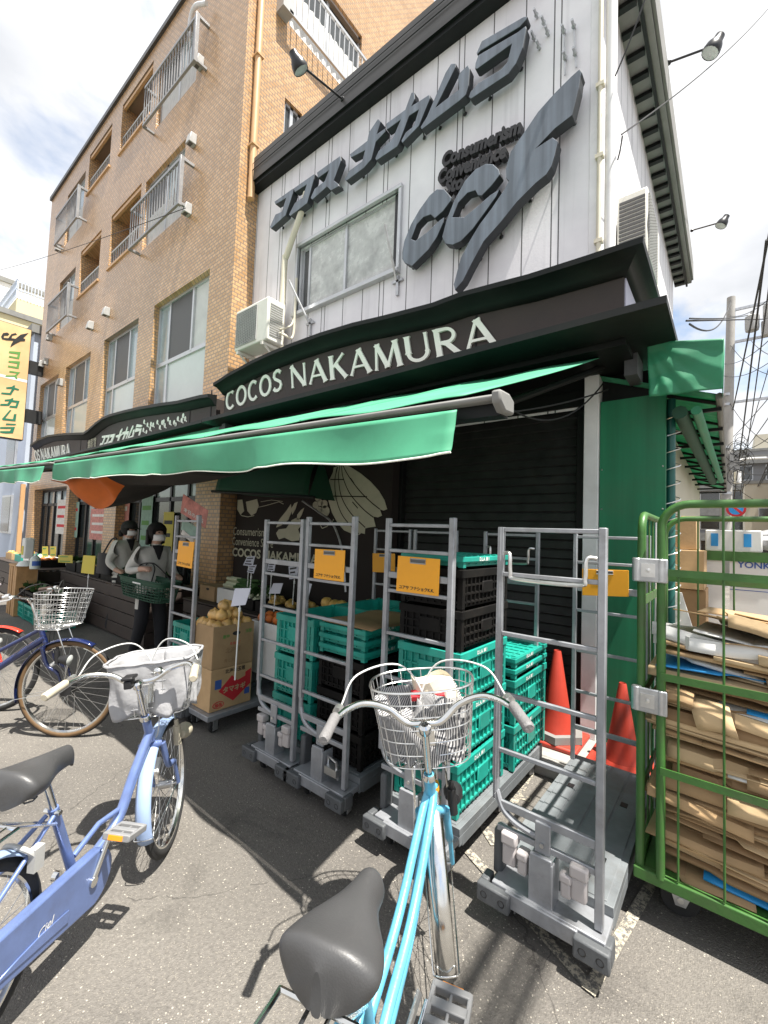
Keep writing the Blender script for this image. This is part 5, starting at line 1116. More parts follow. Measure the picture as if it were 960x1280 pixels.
# ================================================================== bicycles (local frame: x forward, y left, z up, rear wheel contact at the origin)
def bike(name,label,front,heading,P_):
    """front: ground point under the front axle; heading: degrees; P_: dict of the kind's measures"""
    Rw,wb,steer = P_['R'],P_['wb'],R(P_['steer']); paint=P_['paint']; h = R(heading)
    t = thing(name,label,'bicycle',(front[0]-wb*math.cos(h),front[1]-wb*math.sin(h),0),h if h else .0001,'bicycles parked in front of the shop')
    t['_o'] = (0.,0.,0.)
    HA = R(68); ax = Vector((-math.cos(HA),0,math.sin(HA))); hb = Vector((wb-.05,0,Rw))       # steering axis through hb
    hp = lambda z: hb+ax*((z-Rw)/math.sin(HA))
    SM = Matrix.Translation(hb) @ Matrix.Rotation(steer,4,ax) @ Matrix.Translation(-hb)
    lowR = P_.get('lean',0)
    # ---- wheels
    def wheel(cx,nm,M=None):
        ty = 'tyre_tan' if P_.get('tan') else 'black_rubber'
        c = Vector((cx,0,Rw)); r=.019; pts=[c+Vector((math.cos(a),0,math.sin(a)))*(Rw-r) for a in [2*math.pi*i/48 for i in range(48)]]
        g = bpy.data.objects.new(nm,None); COL.objects.link(g); g.parent=t; g['_o']=(0.,0.,0.)
        def go(mb,n_,m_,**k):
            if M is not None: mb.xf(M)
            return mb.build(n_,m_,g,**k)
        mb = MB(); mb.tube(pts,r,10,0,closed=True); mb.tube([c+Vector((math.cos(a),0,math.sin(a)))*(Rw-.006) for a in [2*math.pi*i/48 for i in range(48)]],.0125,8,1,closed=True); go(mb,'tyre',[ty,'black_rubber'])
        mb = MB(); mb.lathe([(Rw-.04,-.012),(Rw-.033,-.013),(Rw-.03,-.011),(Rw-.03,.011),(Rw-.033,.013),(Rw-.04,.012),(Rw-.046,0),(Rw-.04,-.012)],c,(0,1,0),48); go(mb,'rim','chrome')
        hr = .045 if P_.get('bighub') and M is not None else .018
        mb = MB(); mb.lathe([(0,-.05),(.006,-.05),(.006,-.036),(hr,-.034),(hr,.034),(.006,.036),(.006,.05),(0,.05)],c,(0,1,0),16); go(mb,'hub','black_plastic' if hr>.03 else 'steel_wire')
        mb = MB()
        for k in range(32):
            a = 2*math.pi*k/32; a2 = a+(.55 if k%4<2 else -.55); s_ = .032 if k%2 else -.032
            mb.tube([c+Vector((math.cos(a2)*hr,s_,math.sin(a2)*hr)),c+Vector((math.cos(a),0,math.sin(a)))*(Rw-.045)],.0011,4,cap=False)
        go(mb,'spokes','steel_wire')
        mb = MB(); a=2.2; mb.obox(c+Vector((math.cos(a),0,math.sin(a)))*Rw*.6,(.035*math.sin(a),0,-.035*math.cos(a)),(0,.012,0),(.012*math.cos(a),0,.012*math.sin(a))); go(mb,'spoke_reflector','card_white',bevel=.004)
        if M is not None and nm=='rear_wheel': pass
        return g
    wheel(0,'rear_wheel'); wheel(wb,'front_wheel',SM)
    # ---- mudguards
    def guard(cx,a0,a1,nm,mat,M=None,w=.031):
        c = Vector((cx,0,Rw)); rr = Rw+.018; n = 26; mb = MB()
        def fn(u,v):
            a = R(a0+(a1-a0)*u); q=(v-.5)*2; r_ = rr-.012*q*q
            return c+Vector((math.cos(a)*r_,q*w,math.sin(a)*r_))
        mb.grid(fn,n,6); 
        ae = R(a1); 
        if M is not None: mb.xf(M)
        o = mb.build(nm,mat,t,solid=.0022)
        mb = MB(); e=R(a1-6 if a1>a0 else a1+6); p=c+Vector((math.cos(e),0,math.sin(e)))*(rr+.004)
        mb.tube([c+Vector((0,-.05,0))]+[p+Vector((math.cos(e),0,math.sin(e)))*(.008*math.cos(q_)-.004)+Vector((0,(w+.007)*math.sin(q_),0)) for q_ in (-1.57,-1.1,-.55,0,.55,1.1,1.57)]+[c+Vector((0,.05,0))],.0025,6)
        if M is not None: mb.xf(M)
        mb.build('stay','chrome',o); return o
    guard(wb,62,198,'front_mudguard',P_['guard'],SM); guard(0,35,215,'rear_mudguard',P_['guard'])
    # ---- frame
    BB = Vector((.435,0,Rw*.86 if Rw>.31 else Rw*.9)); sdir = Vector((-math.cos(R(70)),0,math.sin(R(70)))); sz = P_['saddle']
    st_top = BB+sdir*((P_['seat_tube']-BB.z)/sdir.z); sad = BB+sdir*((sz-BB.z)/sdir.z)
    Ht,Hb = hp(P_['head_top']),hp(P_['head_top']-.125)
    mb = MB(); mb.tube([Hb,Ht],.0185,14)
    if P_['style']=='single':           # one thick low curved tube
        c1 = Hb+Vector((-.005,0,.05)); mb.tube(bez([c1,c1+Vector((-.10,0,-.15)),BB+Vector((.20,0,.075)),BB+Vector((.06,0,.015)),BB],8),.021,14)
    elif P_['style']=='twin':           # two parallel slender tubes
        for s_ in (-1,1):
            mb.tube(bez([Hb+Vector((0,s_*.006,.07)),Hb+Vector((-.07,s_*.015,.005)),BB+Vector((.2,s_*.019,.2)),BB+Vector((-.01,s_*.02,.12)),BB+Vector((-.2,s_*.03,.03))],8),.0135,12)
        mb.tube(bez([Hb+Vector((0,0,.02)),BB+Vector((.25,0,.12)),BB],8),.0165,12)
    else:                               # straight heavy diagonal
        mb.tube([Hb+Vector((-.01,0,.04)),BB+Vector((0,0,.03))],.024,14); mb.tube([Ht+Vector((0,0,-.03)),st_top.lerp(BB,.5)],.014,12)
    mb.tube([BB-sdir*.02,st_top],.016,14); mb.tube([BB+Vector((0,-.04,0)),BB+Vector((0,.04,0))],.022,14)
    for s_ in (-1,1):
        mb.tube([BB+Vector((-.03,s_*.02,0)),(.08,s_*.05,Rw*.95),(0,s_*.056,Rw)],.0085,10)
        mb.tube([st_top+Vector((-.01,s_*.014,-.02)),(.1,s_*.045,Rw+.16),(0,s_*.056,Rw)],.0075,10)
    if P_['style']=='single':
        mb.tube([BB.lerp(st_top,.28)+Vector((.02,0,0)),BB+Vector((.1,0,.13)),BB+Vector((.2,0,.12))],.01,10)
    mb.build('frame',paint,t)
    if P_.get('sticker'):
        mb = MB(); mb.tube([Hb+Vector((-.004,0,.055)),Hb+Vector((-.010,0,.075))],.0245,14,cap=False); mb.build('yellow_sticker','orange_plastic',t)
    if P_.get('decal'):
        mb = MB(); o=BB+Vector((-.24,-.0,0)); textmesh(mb,P_['decal'],lambda u,v,q:(o.x+.02+u*.035,-.0725-.0006,o.z-.01+v*.035+u*.004),1,.01,.25); mb.build('decal','card_white',t,smooth=False)
    mb = MB(); mb.tube([st_top-sdir*.02,sad-sdir*.045],.0125,12); mb.tube([st_top+Vector((-.0,-.03,-.012)),st_top+Vector((0,.03,-.012))],.008,8); sp_ = mb.build('seat_post','chrome',t)
    # ---- saddle: broad rear narrowing to a nose
    mb = MB(); Ls,Wd = P_.get('sl',.262),P_.get('sw',.105); nu,nv = 26,14
    def sd(u,v):
        k = u; x = -.135+Ls*k
        w_ = Wd*(1-.02*k) if k<.0 else Wd*((1-k)**.9*.5+.5*max(0,math.cos(k*math.pi*.62))**1.3) 
        w_ = max(.026,Wd*(math.cos(min(1,k*1.25)*math.pi/2)**.85)) if k<.8 else .026
        nw = P_.get('nose',.034); w_ = nw+(Wd-nw)*(1/(1+math.exp((k-.5)*9.5)))
        if k<.16: w_ *= math.sqrt(max(0,1-((.16-k)/.16)**2))*.9+.1
        if k>.9: w_ *= math.sqrt(max(0.0,1-((k-.9)/.1)**2)*.85+.15)
        a = (v-.5)*2; th = a*math.pi*.62
        y = w_*math.sin(th)/math.sin(math.pi*.5) if abs(a)<.8 else w_*math.copysign(math.sin(math.pi*.5)*(1-(abs(a)-.8)*.7),a)
        zt = .028*(1-(2*k-.75)**2*.35)+.016*math.exp(-((k-.05)/.2)**2)-.006*math.exp(-(y/.02)**2)*math.exp(-((k-.3)/.25)**2)
        z = zt-(1-math.cos(th))*(.045+.012*(1-k))
        z -= .03*max(0,(.1-k)/.1)**2+.02*max(0,(k-.93)/.07)**2
        return sad+Vector((x,y,z))
    mb.grid(sd,nu,nv)
    rim0=[sd(0,j/nv) for j in range(nv+1)]; mb.face(rim0); mb.face([sd(1,j/nv) for j in range(nv+1)][::-1])
    s_o = mb.build('saddle','saddle_black',t,ang=75); q=s_o.modifiers.new('sub','SUBSURF'); q.levels=1; q.render_levels=1
    mb = MB()
    for s_ in (-1,1):
        mb.tube(bez([sad+Vector((.1,s_*.012,-.02)),sad+Vector((0,s_*.025,-.045)),sad+Vector((-.08,s_*.04,-.03))],5),.0035,6)
        mb.tube([sad+Vector((-.085+.018*math.cos(i*1.1),s_*.055+.018*math.sin(i*1.1),-.06+i*.0017)) for i in range(22)],.0028,5)
    mb.box(sad.x-.03,sad.x+.01,-.02,.02,sad.z-.055,sad.z-.035); mb.build('saddle_spring','dark_grey_plastic',s_o)
    # ---- fork, stem, handlebar, all turned with the steering
    def fo(mb,n_,m_,par=t,**k): mb.xf(SM); return mb.build(n_,m_,par,**k)
    A = Vector((wb,0,Rw)); cr = hp(P_['head_top']-.145)
    mb = MB(); mb.tube([cr+Vector((0,-.045,-.002)),cr+Vector((0,.045,-.002))],.015,10)
    for s_ in (-1,1): mb.tube(bez([cr+Vector((0,s_*.045,0)),cr+Vector((.045,s_*.05,-.12)),A+Vector((-.045,s_*.054,.12)),A+Vector((0,s_*.056,0))],7),[.014]*8+[.013]*7+[.0085]*7,12)
    fo(mb,'fork',paint)
    mb = MB(); s0,s1 = hp(P_['head_top']-.01),hp(P_['bar']); mb.tube([s0,s1],.0118,12); mb.lathe([(.024,0),(.024,.012),(.019,.02)],s0,ax,14); mb.lathe([(.012,-.01),(.02,0),(.02,.022),(.012,.03)],s1-ax*.012,ax,14); mb.tube([s1,s1+Vector((.028,0,.004))],.015,10); fo(mb,'stem','chrome')
    c0 = s1+Vector((.028,0,.004)); bw = P_.get('bw',.28); rise = P_.get('rise',.06); back = P_.get('back',.2)
    def half(s_): return bez([c0,c0+Vector((.01,s_*.055,.002)),c0+Vector((.02,s_*.12,rise*.65)),c0+Vector((-.01,s_*.2,rise*1.05)),c0+Vector((-.09,s_*(bw-.02),rise*.95)),c0+Vector((-back,s_*bw,rise*.72))],7)
    mb = MB(); L_,R_ = half(1),half(-1); mb.tube(L_[::-1]+R_[1:],.0112,12); hbar = fo(mb,'handlebar','chrome' if P_.get('bar_m') is None else P_['bar_m'])
    for H_,s_ in ((L_,1),(R_,-1)):
        e,d = H_[-1],(H_[-1]-H_[-5]).normalized(); mb = MB(); mb.tube([e-d*.115,e-d*.11,e-d*.06,e,e+d*.006],[.0145,.0165,.0158,.0168,.012],14); fo(mb,'grip',P_['grip'],hbar)
        b0 = e-d*.15; mb = MB(); mb.tube([b0-d*.012,b0+d*.012],.0165,10); 
        fwd = (Vector((0,0,-.35))+Vector((.9,0,0))+Vector((0,s_*.15,0))).normalized()
        mb.tube(bez([b0+fwd*.012,b0+fwd*.04+d*.01,b0+fwd*.055+d*.06,b0+fwd*.05+d*.14],5),[.008]*5+[.0062]*11,8); fo(mb,'brake_lever','steel_wire',hbar)
        mb = MB(); q0 = b0+fwd*.035-d*.012; up=P_.get('cable',.1)
        mb.tube(bez([q0,q0+Vector((.05,-s_*.06,up*.6)),c0+Vector((.13,s_*.06,up)),c0+Vector((.14,-s_*.02,-.02)),hp(P_['head_top']-.1)+Vector((.05,-s_*.02,0)),A+Vector((-.1,s_*.03,.26)) if s_<0 else hp(P_['head_top']-.16)+Vector((.02,.03,0))],8),.0032,6); fo(mb,'brake_cable',P_.get('cable_m','cable_white'),hbar)
    if P_.get('bell'):
        mb = MB(); e=R_[9]; mb.ball(e+Vector((0,0,.025)),.022,12,1,1,.8); mb.tube([e,e+Vector((0,0,.02))],.008,6); fo(mb,'bell','chrome',hbar)
    if P_.get('switch'):
        mb = MB(); e=c0+Vector((-.03,.03,.02)); mb.box(e.x-.03,e.x+.02,e.y-.016,e.y+.016,e.z-.03,e.z+.004); mb.box(e.x-.035,e.x+.03,e.y-.024,e.y+.024,e.z+.006,e.z+.02); fo(mb,'bell','black_plastic',hbar,bevel=.005)
    # ---- basket over the front wheel
    bx = s1+Vector((.21,0,P_['bk'][0])); bl,bwd,bh = P_['bk'][1:]
    def edge(u,k,f=1.):
        """rounded rectangle; k 0 bottom .. 1 top"""
        a = 2*math.pi*u; sx = bl/2*(.78+.22*k)*f; sy = bwd/2*(.8+.2*k)*f; n=4.2 if not P_.get('round') else 2.6
        ca,sa = math.cos(a),math.sin(a); r = (abs(ca)**n+abs(sa)**n)**(-1/n)
        return bx+Vector((sx*r*ca+.025*k,sy*r*sa,-bh/2+bh*k))
    mb = MB(); N=44; nz=P_.get('bkz',6)
    for j in range(nz+1): mb.tube([edge(i/N,j/nz) for i in range(N)],.0042 if j==nz else .0022,6,closed=True)
    for i in range(P_.get('bkn',34)):
        u=i/P_.get('bkn',34); mb.tube([edge(u,0,.2),edge(u,0,.94),edge(u,.03),edge(u,.5),edge(u,1)],.0018,5,cap=False)
    for k in (.35,.65): mb.tube([edge(i/N,0,k) for i in range(N)],.0018,5,closed=True)
    bko = fo(mb,'basket','steel_wire' if not P_.get('bk_m') else P_['bk_m'])
    mb = MB(); mb.tube([s0+Vector((.02,0,.04)),bx+Vector((-bl*.42,0,.0))],.008,6); mb.box(s0.x+.02,s0.x+.05,-.03,.03,bx.z-.05,bx.z+.03)
    for s_ in (-1,1): mb.tube([A+Vector((0,s_*.06,0)),A+Vector((.03,s_*.065,.2)),bx+Vector((.02,s_*.06,-bh/2))],.0042,6)
    fo(mb,'basket_stay','chrome',bko)
    P_['fo'],P_['bx'],P_['edge'],P_['tree'] = fo,bx,edge,t
    if P_.get('liner'):
        mb = MB()
        def ln_(u,v):
            wv = .007*math.sin(u*2*math.pi*19+v*4+2*math.sin(u*9))*(1-abs(v-.5))+.013*math.sin(u*2*math.pi*5+2.5*v)+.006*math.sin(u*2*math.pi*11-6*v)
            p = edge(u,1.03-v*1.0,1.04); return p+(p-bx).normalized()*wv*(.3+v)
        mb.grid(ln_,90,14); fo(mb,'basket_liner','liner_white',bko,solid=.002)
        mb = MB(); mb.grid(lambda u,v: edge(u,1.03-.86*v,1.02-.1*v)-(edge(u,.5)-bx).normalized()*(.012+.012*math.sin(u*40+4*v)*v),80,10); fo(mb,'liner_inside','liner_white',bko,solid=.002)
        mb = MB(); mb.tube([edge(i/60,1.03,1.05)+Vector((0,0,.002*math.sin(i*1.3))) for i in range(60)],.006,6,closed=True); fo(mb,'liner_hem','liner_white',bko)
    # ---- lamp on the fork
    mb = MB(); f0=A+Vector((.03,-.085,.23)); mb.lathe([(0,-.05),(.02,-.05),(.036,.0),(.038,.02)],f0,(1,0,-.1),14); mb.tube([f0+Vector((-.02,0,0)),f0+Vector((-.06,.03,.02))],.006,6); lo = fo(mb,'headlamp',P_.get('lamp','black_plastic'))
    mb = MB(); mb.lathe([(.037,.021),(.02,.03),(0,.032)],f0,(1,0,-.1),14); fo(mb,'lens','lamp_glass',lo)
    mb = MB(); d0=A+Vector((-.04,-.075,.2)); mb.tube([d0,d0+Vector((-.005,0,.09))],.017,10); mb.tube([d0+Vector((-.005,0,.09)),d0+Vector((-.006,.0,.115))],.01,10); fo(mb,'dynamo',P_.get('lamp','black_plastic'))
    # ---- drive
    ca = R(P_['crank']); cl=.155
    for s_ in (-1,1):
        d = Vector((math.cos(ca),0,math.sin(ca)))*(-s_); e = BB+d*cl+Vector((0,s_*.085,0)); mb = MB(); mb.tube([BB+Vector((0,s_*.07,0)),e],[.0115,.0085],10); mb.lathe([(0,-.01),(.017,-.008),(.017,.01)],BB+Vector((0,s_*.072,0)),(0,1,0),12); cko = mb.build('crank','chrome',t)
        mb = MB(); pc = e+Vector((0,s_*.055,0)); tl = P_.get('ptilt',.15); px_,pz_ = Vector((math.cos(tl),0,-math.sin(tl))),Vector((math.sin(tl),0,math.cos(tl)))
        for q in (-1,1): mb.obox(pc+px_*.042*q,px_*.009,(0,.05,0),pz_*.012); mb.obox(pc+Vector((0,q*.048,0)),px_*.05,(0,.006,0),pz_*.011)
        mb.obox(pc,px_*.012,(0,.05,0),pz_*.011); mb.obox(pc,px_*.04,(0,.004,0),pz_*.006)
        pd = mb.build('pedal',P_.get('pedal','pedal_grey'),cko,bevel=.003)
        mb = MB()
        for q in (-1,1): mb.obox(pc+px_*.052*q,px_*.002,(0,.028,0),pz_*.008)
        mb.build('pedal_reflector','reflector_orange',pd)
    mb = MB()
    if P_.get('case'):
        a0=BB; r1,r2=.098,.07; y0=-.062; pl=[(a0.x+r1*math.cos(R(a)),a0.z+r1*math.sin(R(a))) for a in range(-80,86,12)]+[(0+.0+r2*math.cos(R(a)),Rw+r2*math.sin(R(a))) for a in range(95,272,14)]
        mb.prism(pl,lambda u,v:(u,y0+.028,v),lambda u,v:(u,y0-.009,v)); o=mb.build('chain_case',paint,t,bevel=.007)
        mb=MB(); mb.prism([(a0.x-.1+(-.26)*(1-q)+.0,a0.z-.015+.012*math.sin(q*3)) for q in (0,.3,.6,1)]+[(a0.x-.1,a0.z-.055),(a0.x-.36,a0.z-.02)],lambda u,v:(u,y0-.008,v),lambda u,v:(u,y0-.013,v)); mb.build('case_ridge',paint,o,bevel=.003)
    else:
        c_=BB+Vector((0,-.052,0)); mb.lathe([(.075,-.003),(.088,-.003),(.088,.003),(.075,.003),(.075,-.003)],c_,(0,1,0),32)
        for k in range(5): a=2*math.pi*k/5; mb.tube([c_,c_+Vector((math.cos(a),0,math.sin(a)))*.078],.007,6)
        for k in range(36): a=2*math.pi*k/36; mb.obox(c_+Vector((math.cos(a),0,math.sin(a)))*.09,(.003*math.cos(a),0,.003*math.sin(a)),(0,.0025,0),(-.004*math.sin(a),0,.004*math.cos(a)))
        o=mb.build('chainring','dark_grey_plastic',t)
        mb=MB(); mb.tube([(BB.x,-.052,BB.z+.091),(0,-.052,Rw+.04),(-.04,-.052,Rw),(0,-.052,Rw-.04),(BB.x,-.052,BB.z-.091)],.0042,6); mb.build('chain','dark_grey_plastic',t)
        mb=MB(); mb.grid(lambda u,v:(BB.x+.12-.5*u,-.062-.012*math.sin(v*3.1),BB.z+.105-(.02+.015*u)*v+.0*u),10,4); mb.build('chain_guard',P_.get('cg','steel_wire'),t,solid=.002)
    # ---- rear rack, stand, lock
    rz_ = Rw*2+.055+P_.get('rk',0.); rw_=P_.get('rkw',.055); mb=MB()
    pts=[(.14,-rw_,rz_),(-.02,-rw_-.005,rz_),(-.22,-rw_,rz_-.005),(-.245,-.035,rz_-.005),(-.245,.035,rz_-.005),(-.22,rw_,rz_-.005),(-.02,rw_+.005,rz_),(.14,rw_,rz_)]
    mb.tube(bez(pts,5),.0055,8); 
    for y in (-.02,.02): mb.tube([(.14,y,rz_),(-.24,y,rz_-.004)],.0042,6)
    for s_ in (-1,1): mb.tube([(-.1,s_*.056,rz_),(-.03,s_*.06,Rw)],.005,6); mb.tube([(.14,s_*.05,rz_),st_top+Vector((0,s_*.015,-.05))],.005,6)
    for x in (.138,-.05,-.18): mb.tube([(x,-rw_,rz_),(x,rw_,rz_)],.0055,6)
    mb.build('rear_rack','chrome' if not P_.get('rack') else P_['rack'],t)
    mb=MB(); mb.lathe([(0,0),(.03,0),(.032,.014),(.0,.02)],(-.255,0,rz_-.05),(-1,0,0),14); mb.build('rear_reflector','ink_red',t)
    mb=MB(); 
    if P_.get('one_leg'): mb.tube([(.06,.06,Rw),(-.05,.14,.02),(-.06,.145,.006)],.008,8)
    else:
        for s_ in (-1,1): mb.tube([(.0,s_*.07,Rw),(-.13,s_*.1,.012)],.008,8)
        mb.tube([(-.13,-.1,.012),(-.13,.1,.012)],.008,8)
    mb.build('kickstand','chrome',t)
    mb=MB(); c_=Vector((.26,0,Rw+.235)); mb.tube(arc((.21,0,Rw+.215),(0,1,0),(-.55,0,.83),.052,R(-30),R(210),16),.008,8); mb.box(.2,.235,-.06,-.035,Rw+.17,Rw+.24); mb.build('ring_lock','vent_grey',t)
    return t
pp = dict(R=.29,wb=.99,steer=18,paint='peri_paint',guard='peri_fender',saddle=.755,seat_tube=.58,head_top=.70,bar=.86,style='single',grip='grip_tan',bk=(-.06,.27,.38,.235),liner=True,crank=66,case=True,lamp='grip_tan',bw=.27,rise=.055,back=.19,cable=.14,switch=True,bell=True,decal='Ciel',ptilt=.2,sw=.1,nose=.025)
bike('bicycle','periwinkle blue bicycle with a white lined basket and chain case',(-2.15,1.08),121.5,pp)
bb_ = dict(R=.33,wb=1.075,steer=19,paint='sky_paint',guard='chrome',saddle=.785,seat_tube=.60,head_top=.765,bar=.94,style='twin',grip='grip_grey',bk=(-.045,.29,.38,.25),crank=24,lamp='black_plastic',bw=.285,rise=.075,back=.2,cable=.15,rk=-.005,rkw=.085,sticker=True,round=True,bkz=6,bkn=30,sw=.108,ptilt=-.1)
bike('bicycle','sky blue bicycle in front with striped cloth in its wire basket',(-.845,1.475),107.3,bb_)
nv = dict(R=.345,wb=1.14,steer=0,paint='navy_paint',guard='navy_paint',saddle=.82,seat_tube=.6,head_top=.79,bar=.97,style='diag',grip='grip_dark',bk=(-.05,.27,.36,.25),crank=20,tan=True,bighub=True,bw=.27,rise=.05,back=.16,cable=.12,cable_m='cable_black',bkz=7,bkn=40,one_leg=True)
bike('bicycle','navy blue bicycle with tan tyres and an empty silver basket',(-3.77,1.1),42,nv)
rd = dict(R=.33,wb=1.1,steer=10,paint='red_paint',guard='red_paint',saddle=.8,seat_tube=.6,head_top=.765,bar=.94,style='diag',grip='black_plastic',bk=(-.03,.28,.36,.24),crank=20,bw=.28,rise=.05,back=.16,cable_m='cable_black')
rdt = bike('bicycle','red bicycle mostly cut off by the left edge behind the navy one',(-4.7,.86),33,rd)
for ch in list(rdt.children):
    if ch.name.split('.')[0] == 'basket':
        for g in list(ch.children): bpy.data.objects.remove(g)
        bpy.data.objects.remove(ch)
# folded striped cloth and cream bag in the sky blue bicycle's basket
E_,B_,FO,T2 = bb_['edge'],bb_['bx'],bb_['fo'],bb_['tree']
MT = Matrix.Translation(T2.location) @ Matrix.Rotation(T2.rotation_euler.z,4,'Z')
def place_in(mb,name,mat,label,cat):
    SMf = None
    HA=R(68); axv=Vector((-math.cos(HA),0,math.sin(HA))); hb=Vector((bb_['wb']-.05,0,bb_['R']))
    M = MT @ Matrix.Translation(hb) @ Matrix.Rotation(R(bb_['steer']),4,axv) @ Matrix.Translation(-hb)
    mb.xf(M); return tag(mb.build(name,mat,ang=80),label,cat)
rn = random.Random(4)
mb=MB()
def cl(u,v):
    a=u*2*math.pi; k=v; p=E_(u,.06+.72*(1-k)**.7 if k>0 else .78,.93*(1-k**2.2)+.0); 
    return p+Vector((.018*math.sin(a*5+3*k),.018*math.cos(a*4+5*k),.03*math.sin(a*3+k*6)*k+.03*k+.016*math.sin(a*9)*k+.2*k**2))
def cl(u,v):
    a=u*2*math.pi; lev=.05+.7*min(1,v*1.7); f=.93 if v<.6 else .93*(1-((v-.6)/.4))
    p=E_(u,lev,f); return p+Vector((.012*math.sin(a*5+9*v),.012*math.cos(a*4+7*v),.028*math.sin(a*3+5*v)*(v>.5)+.014*math.sin(a*11+v*9)))
mb.grid(cl,72,24); place_in(mb,'striped_cloth','stripe_cloth','grey and white striped cloth bundled in the front wire basket','cloth')
mb=MB(); c=B_+Vector((.02,-.07,.055)); mb.grid(lambda u,v: c+Vector((.06*math.cos(u*2*math.pi)*(1-.2*v),.085*math.sin(u*2*math.pi)*(1-.1*v)+.03*v,-.09+.17*v+.012*math.sin(u*2*math.pi*3+v*3)))-Vector((0,0,.0)),32,8); mb.face([c+Vector((.06*math.cos(i*math.pi/8)*.8,.085*math.sin(i*math.pi/8)*.9+.03,.07)) for i in range(16)])
place_in(mb,'cream_bag','canvas_cream','cream canvas pouch lying on the striped cloth in the basket','bag')
mb=MB(); c=B_+Vector((-.02,-.02,.085)); mb.obox(c,(.02,.0,.006),(0,.06,0),(-.002,0,.008)); place_in(mb,'red_wallet','ink_red','small red purse showing between cloth and cream pouch','purse')
# ================================================================== shoppers
def body(name,label,loc,rz,J,Edg,rad,matfn,sub=2):
    t = thing(name,label,'person',loc,rz if rz else .0001); t['_o']=(0.,0.,0.)
    me = bpy.data.meshes.new('b'); names=list(J); me.from_pydata([J[k] for k in names],[(names.index(a),names.index(b)) for a,b in Edg],[])
    o = bpy.data.objects.new('b',me); COL.objects.link(o); m1=o.modifiers.new('k','SKIN'); m1.use_smooth_shade=True; m2=o.modifiers.new('s','SUBSURF'); m2.levels=m2.render_levels=sub
    for i,k in enumerate(names): me.skin_vertices[0].data[i].radius = rad[k] if isinstance(rad[k],tuple) else (rad[k],rad[k])
    me.skin_vertices[0].data[names.index('pelvis')].use_root=True
    bpy.context.view_layer.update(); e = bpy.data.meshes.new_from_object(o.evaluated_get(bpy.context.evaluated_depsgraph_get())); bpy.data.objects.remove(o)
    vs_=[v.co.copy() for v in e.vertices]; fs=[tuple(p.vertices) for p in e.polygons]; mb=MB()
    mats=[]; 
    for f in fs:
        c=sum((vs_[i] for i in f),Vector())/len(f); q=matfn(c)
        if q not in mats: mats.append(q)
        mb.m.append(mats.index(q))
    mb.v=vs_; mb.f=[list(f) for f in fs]; mb.build('body',mats,t,ang=80); return t
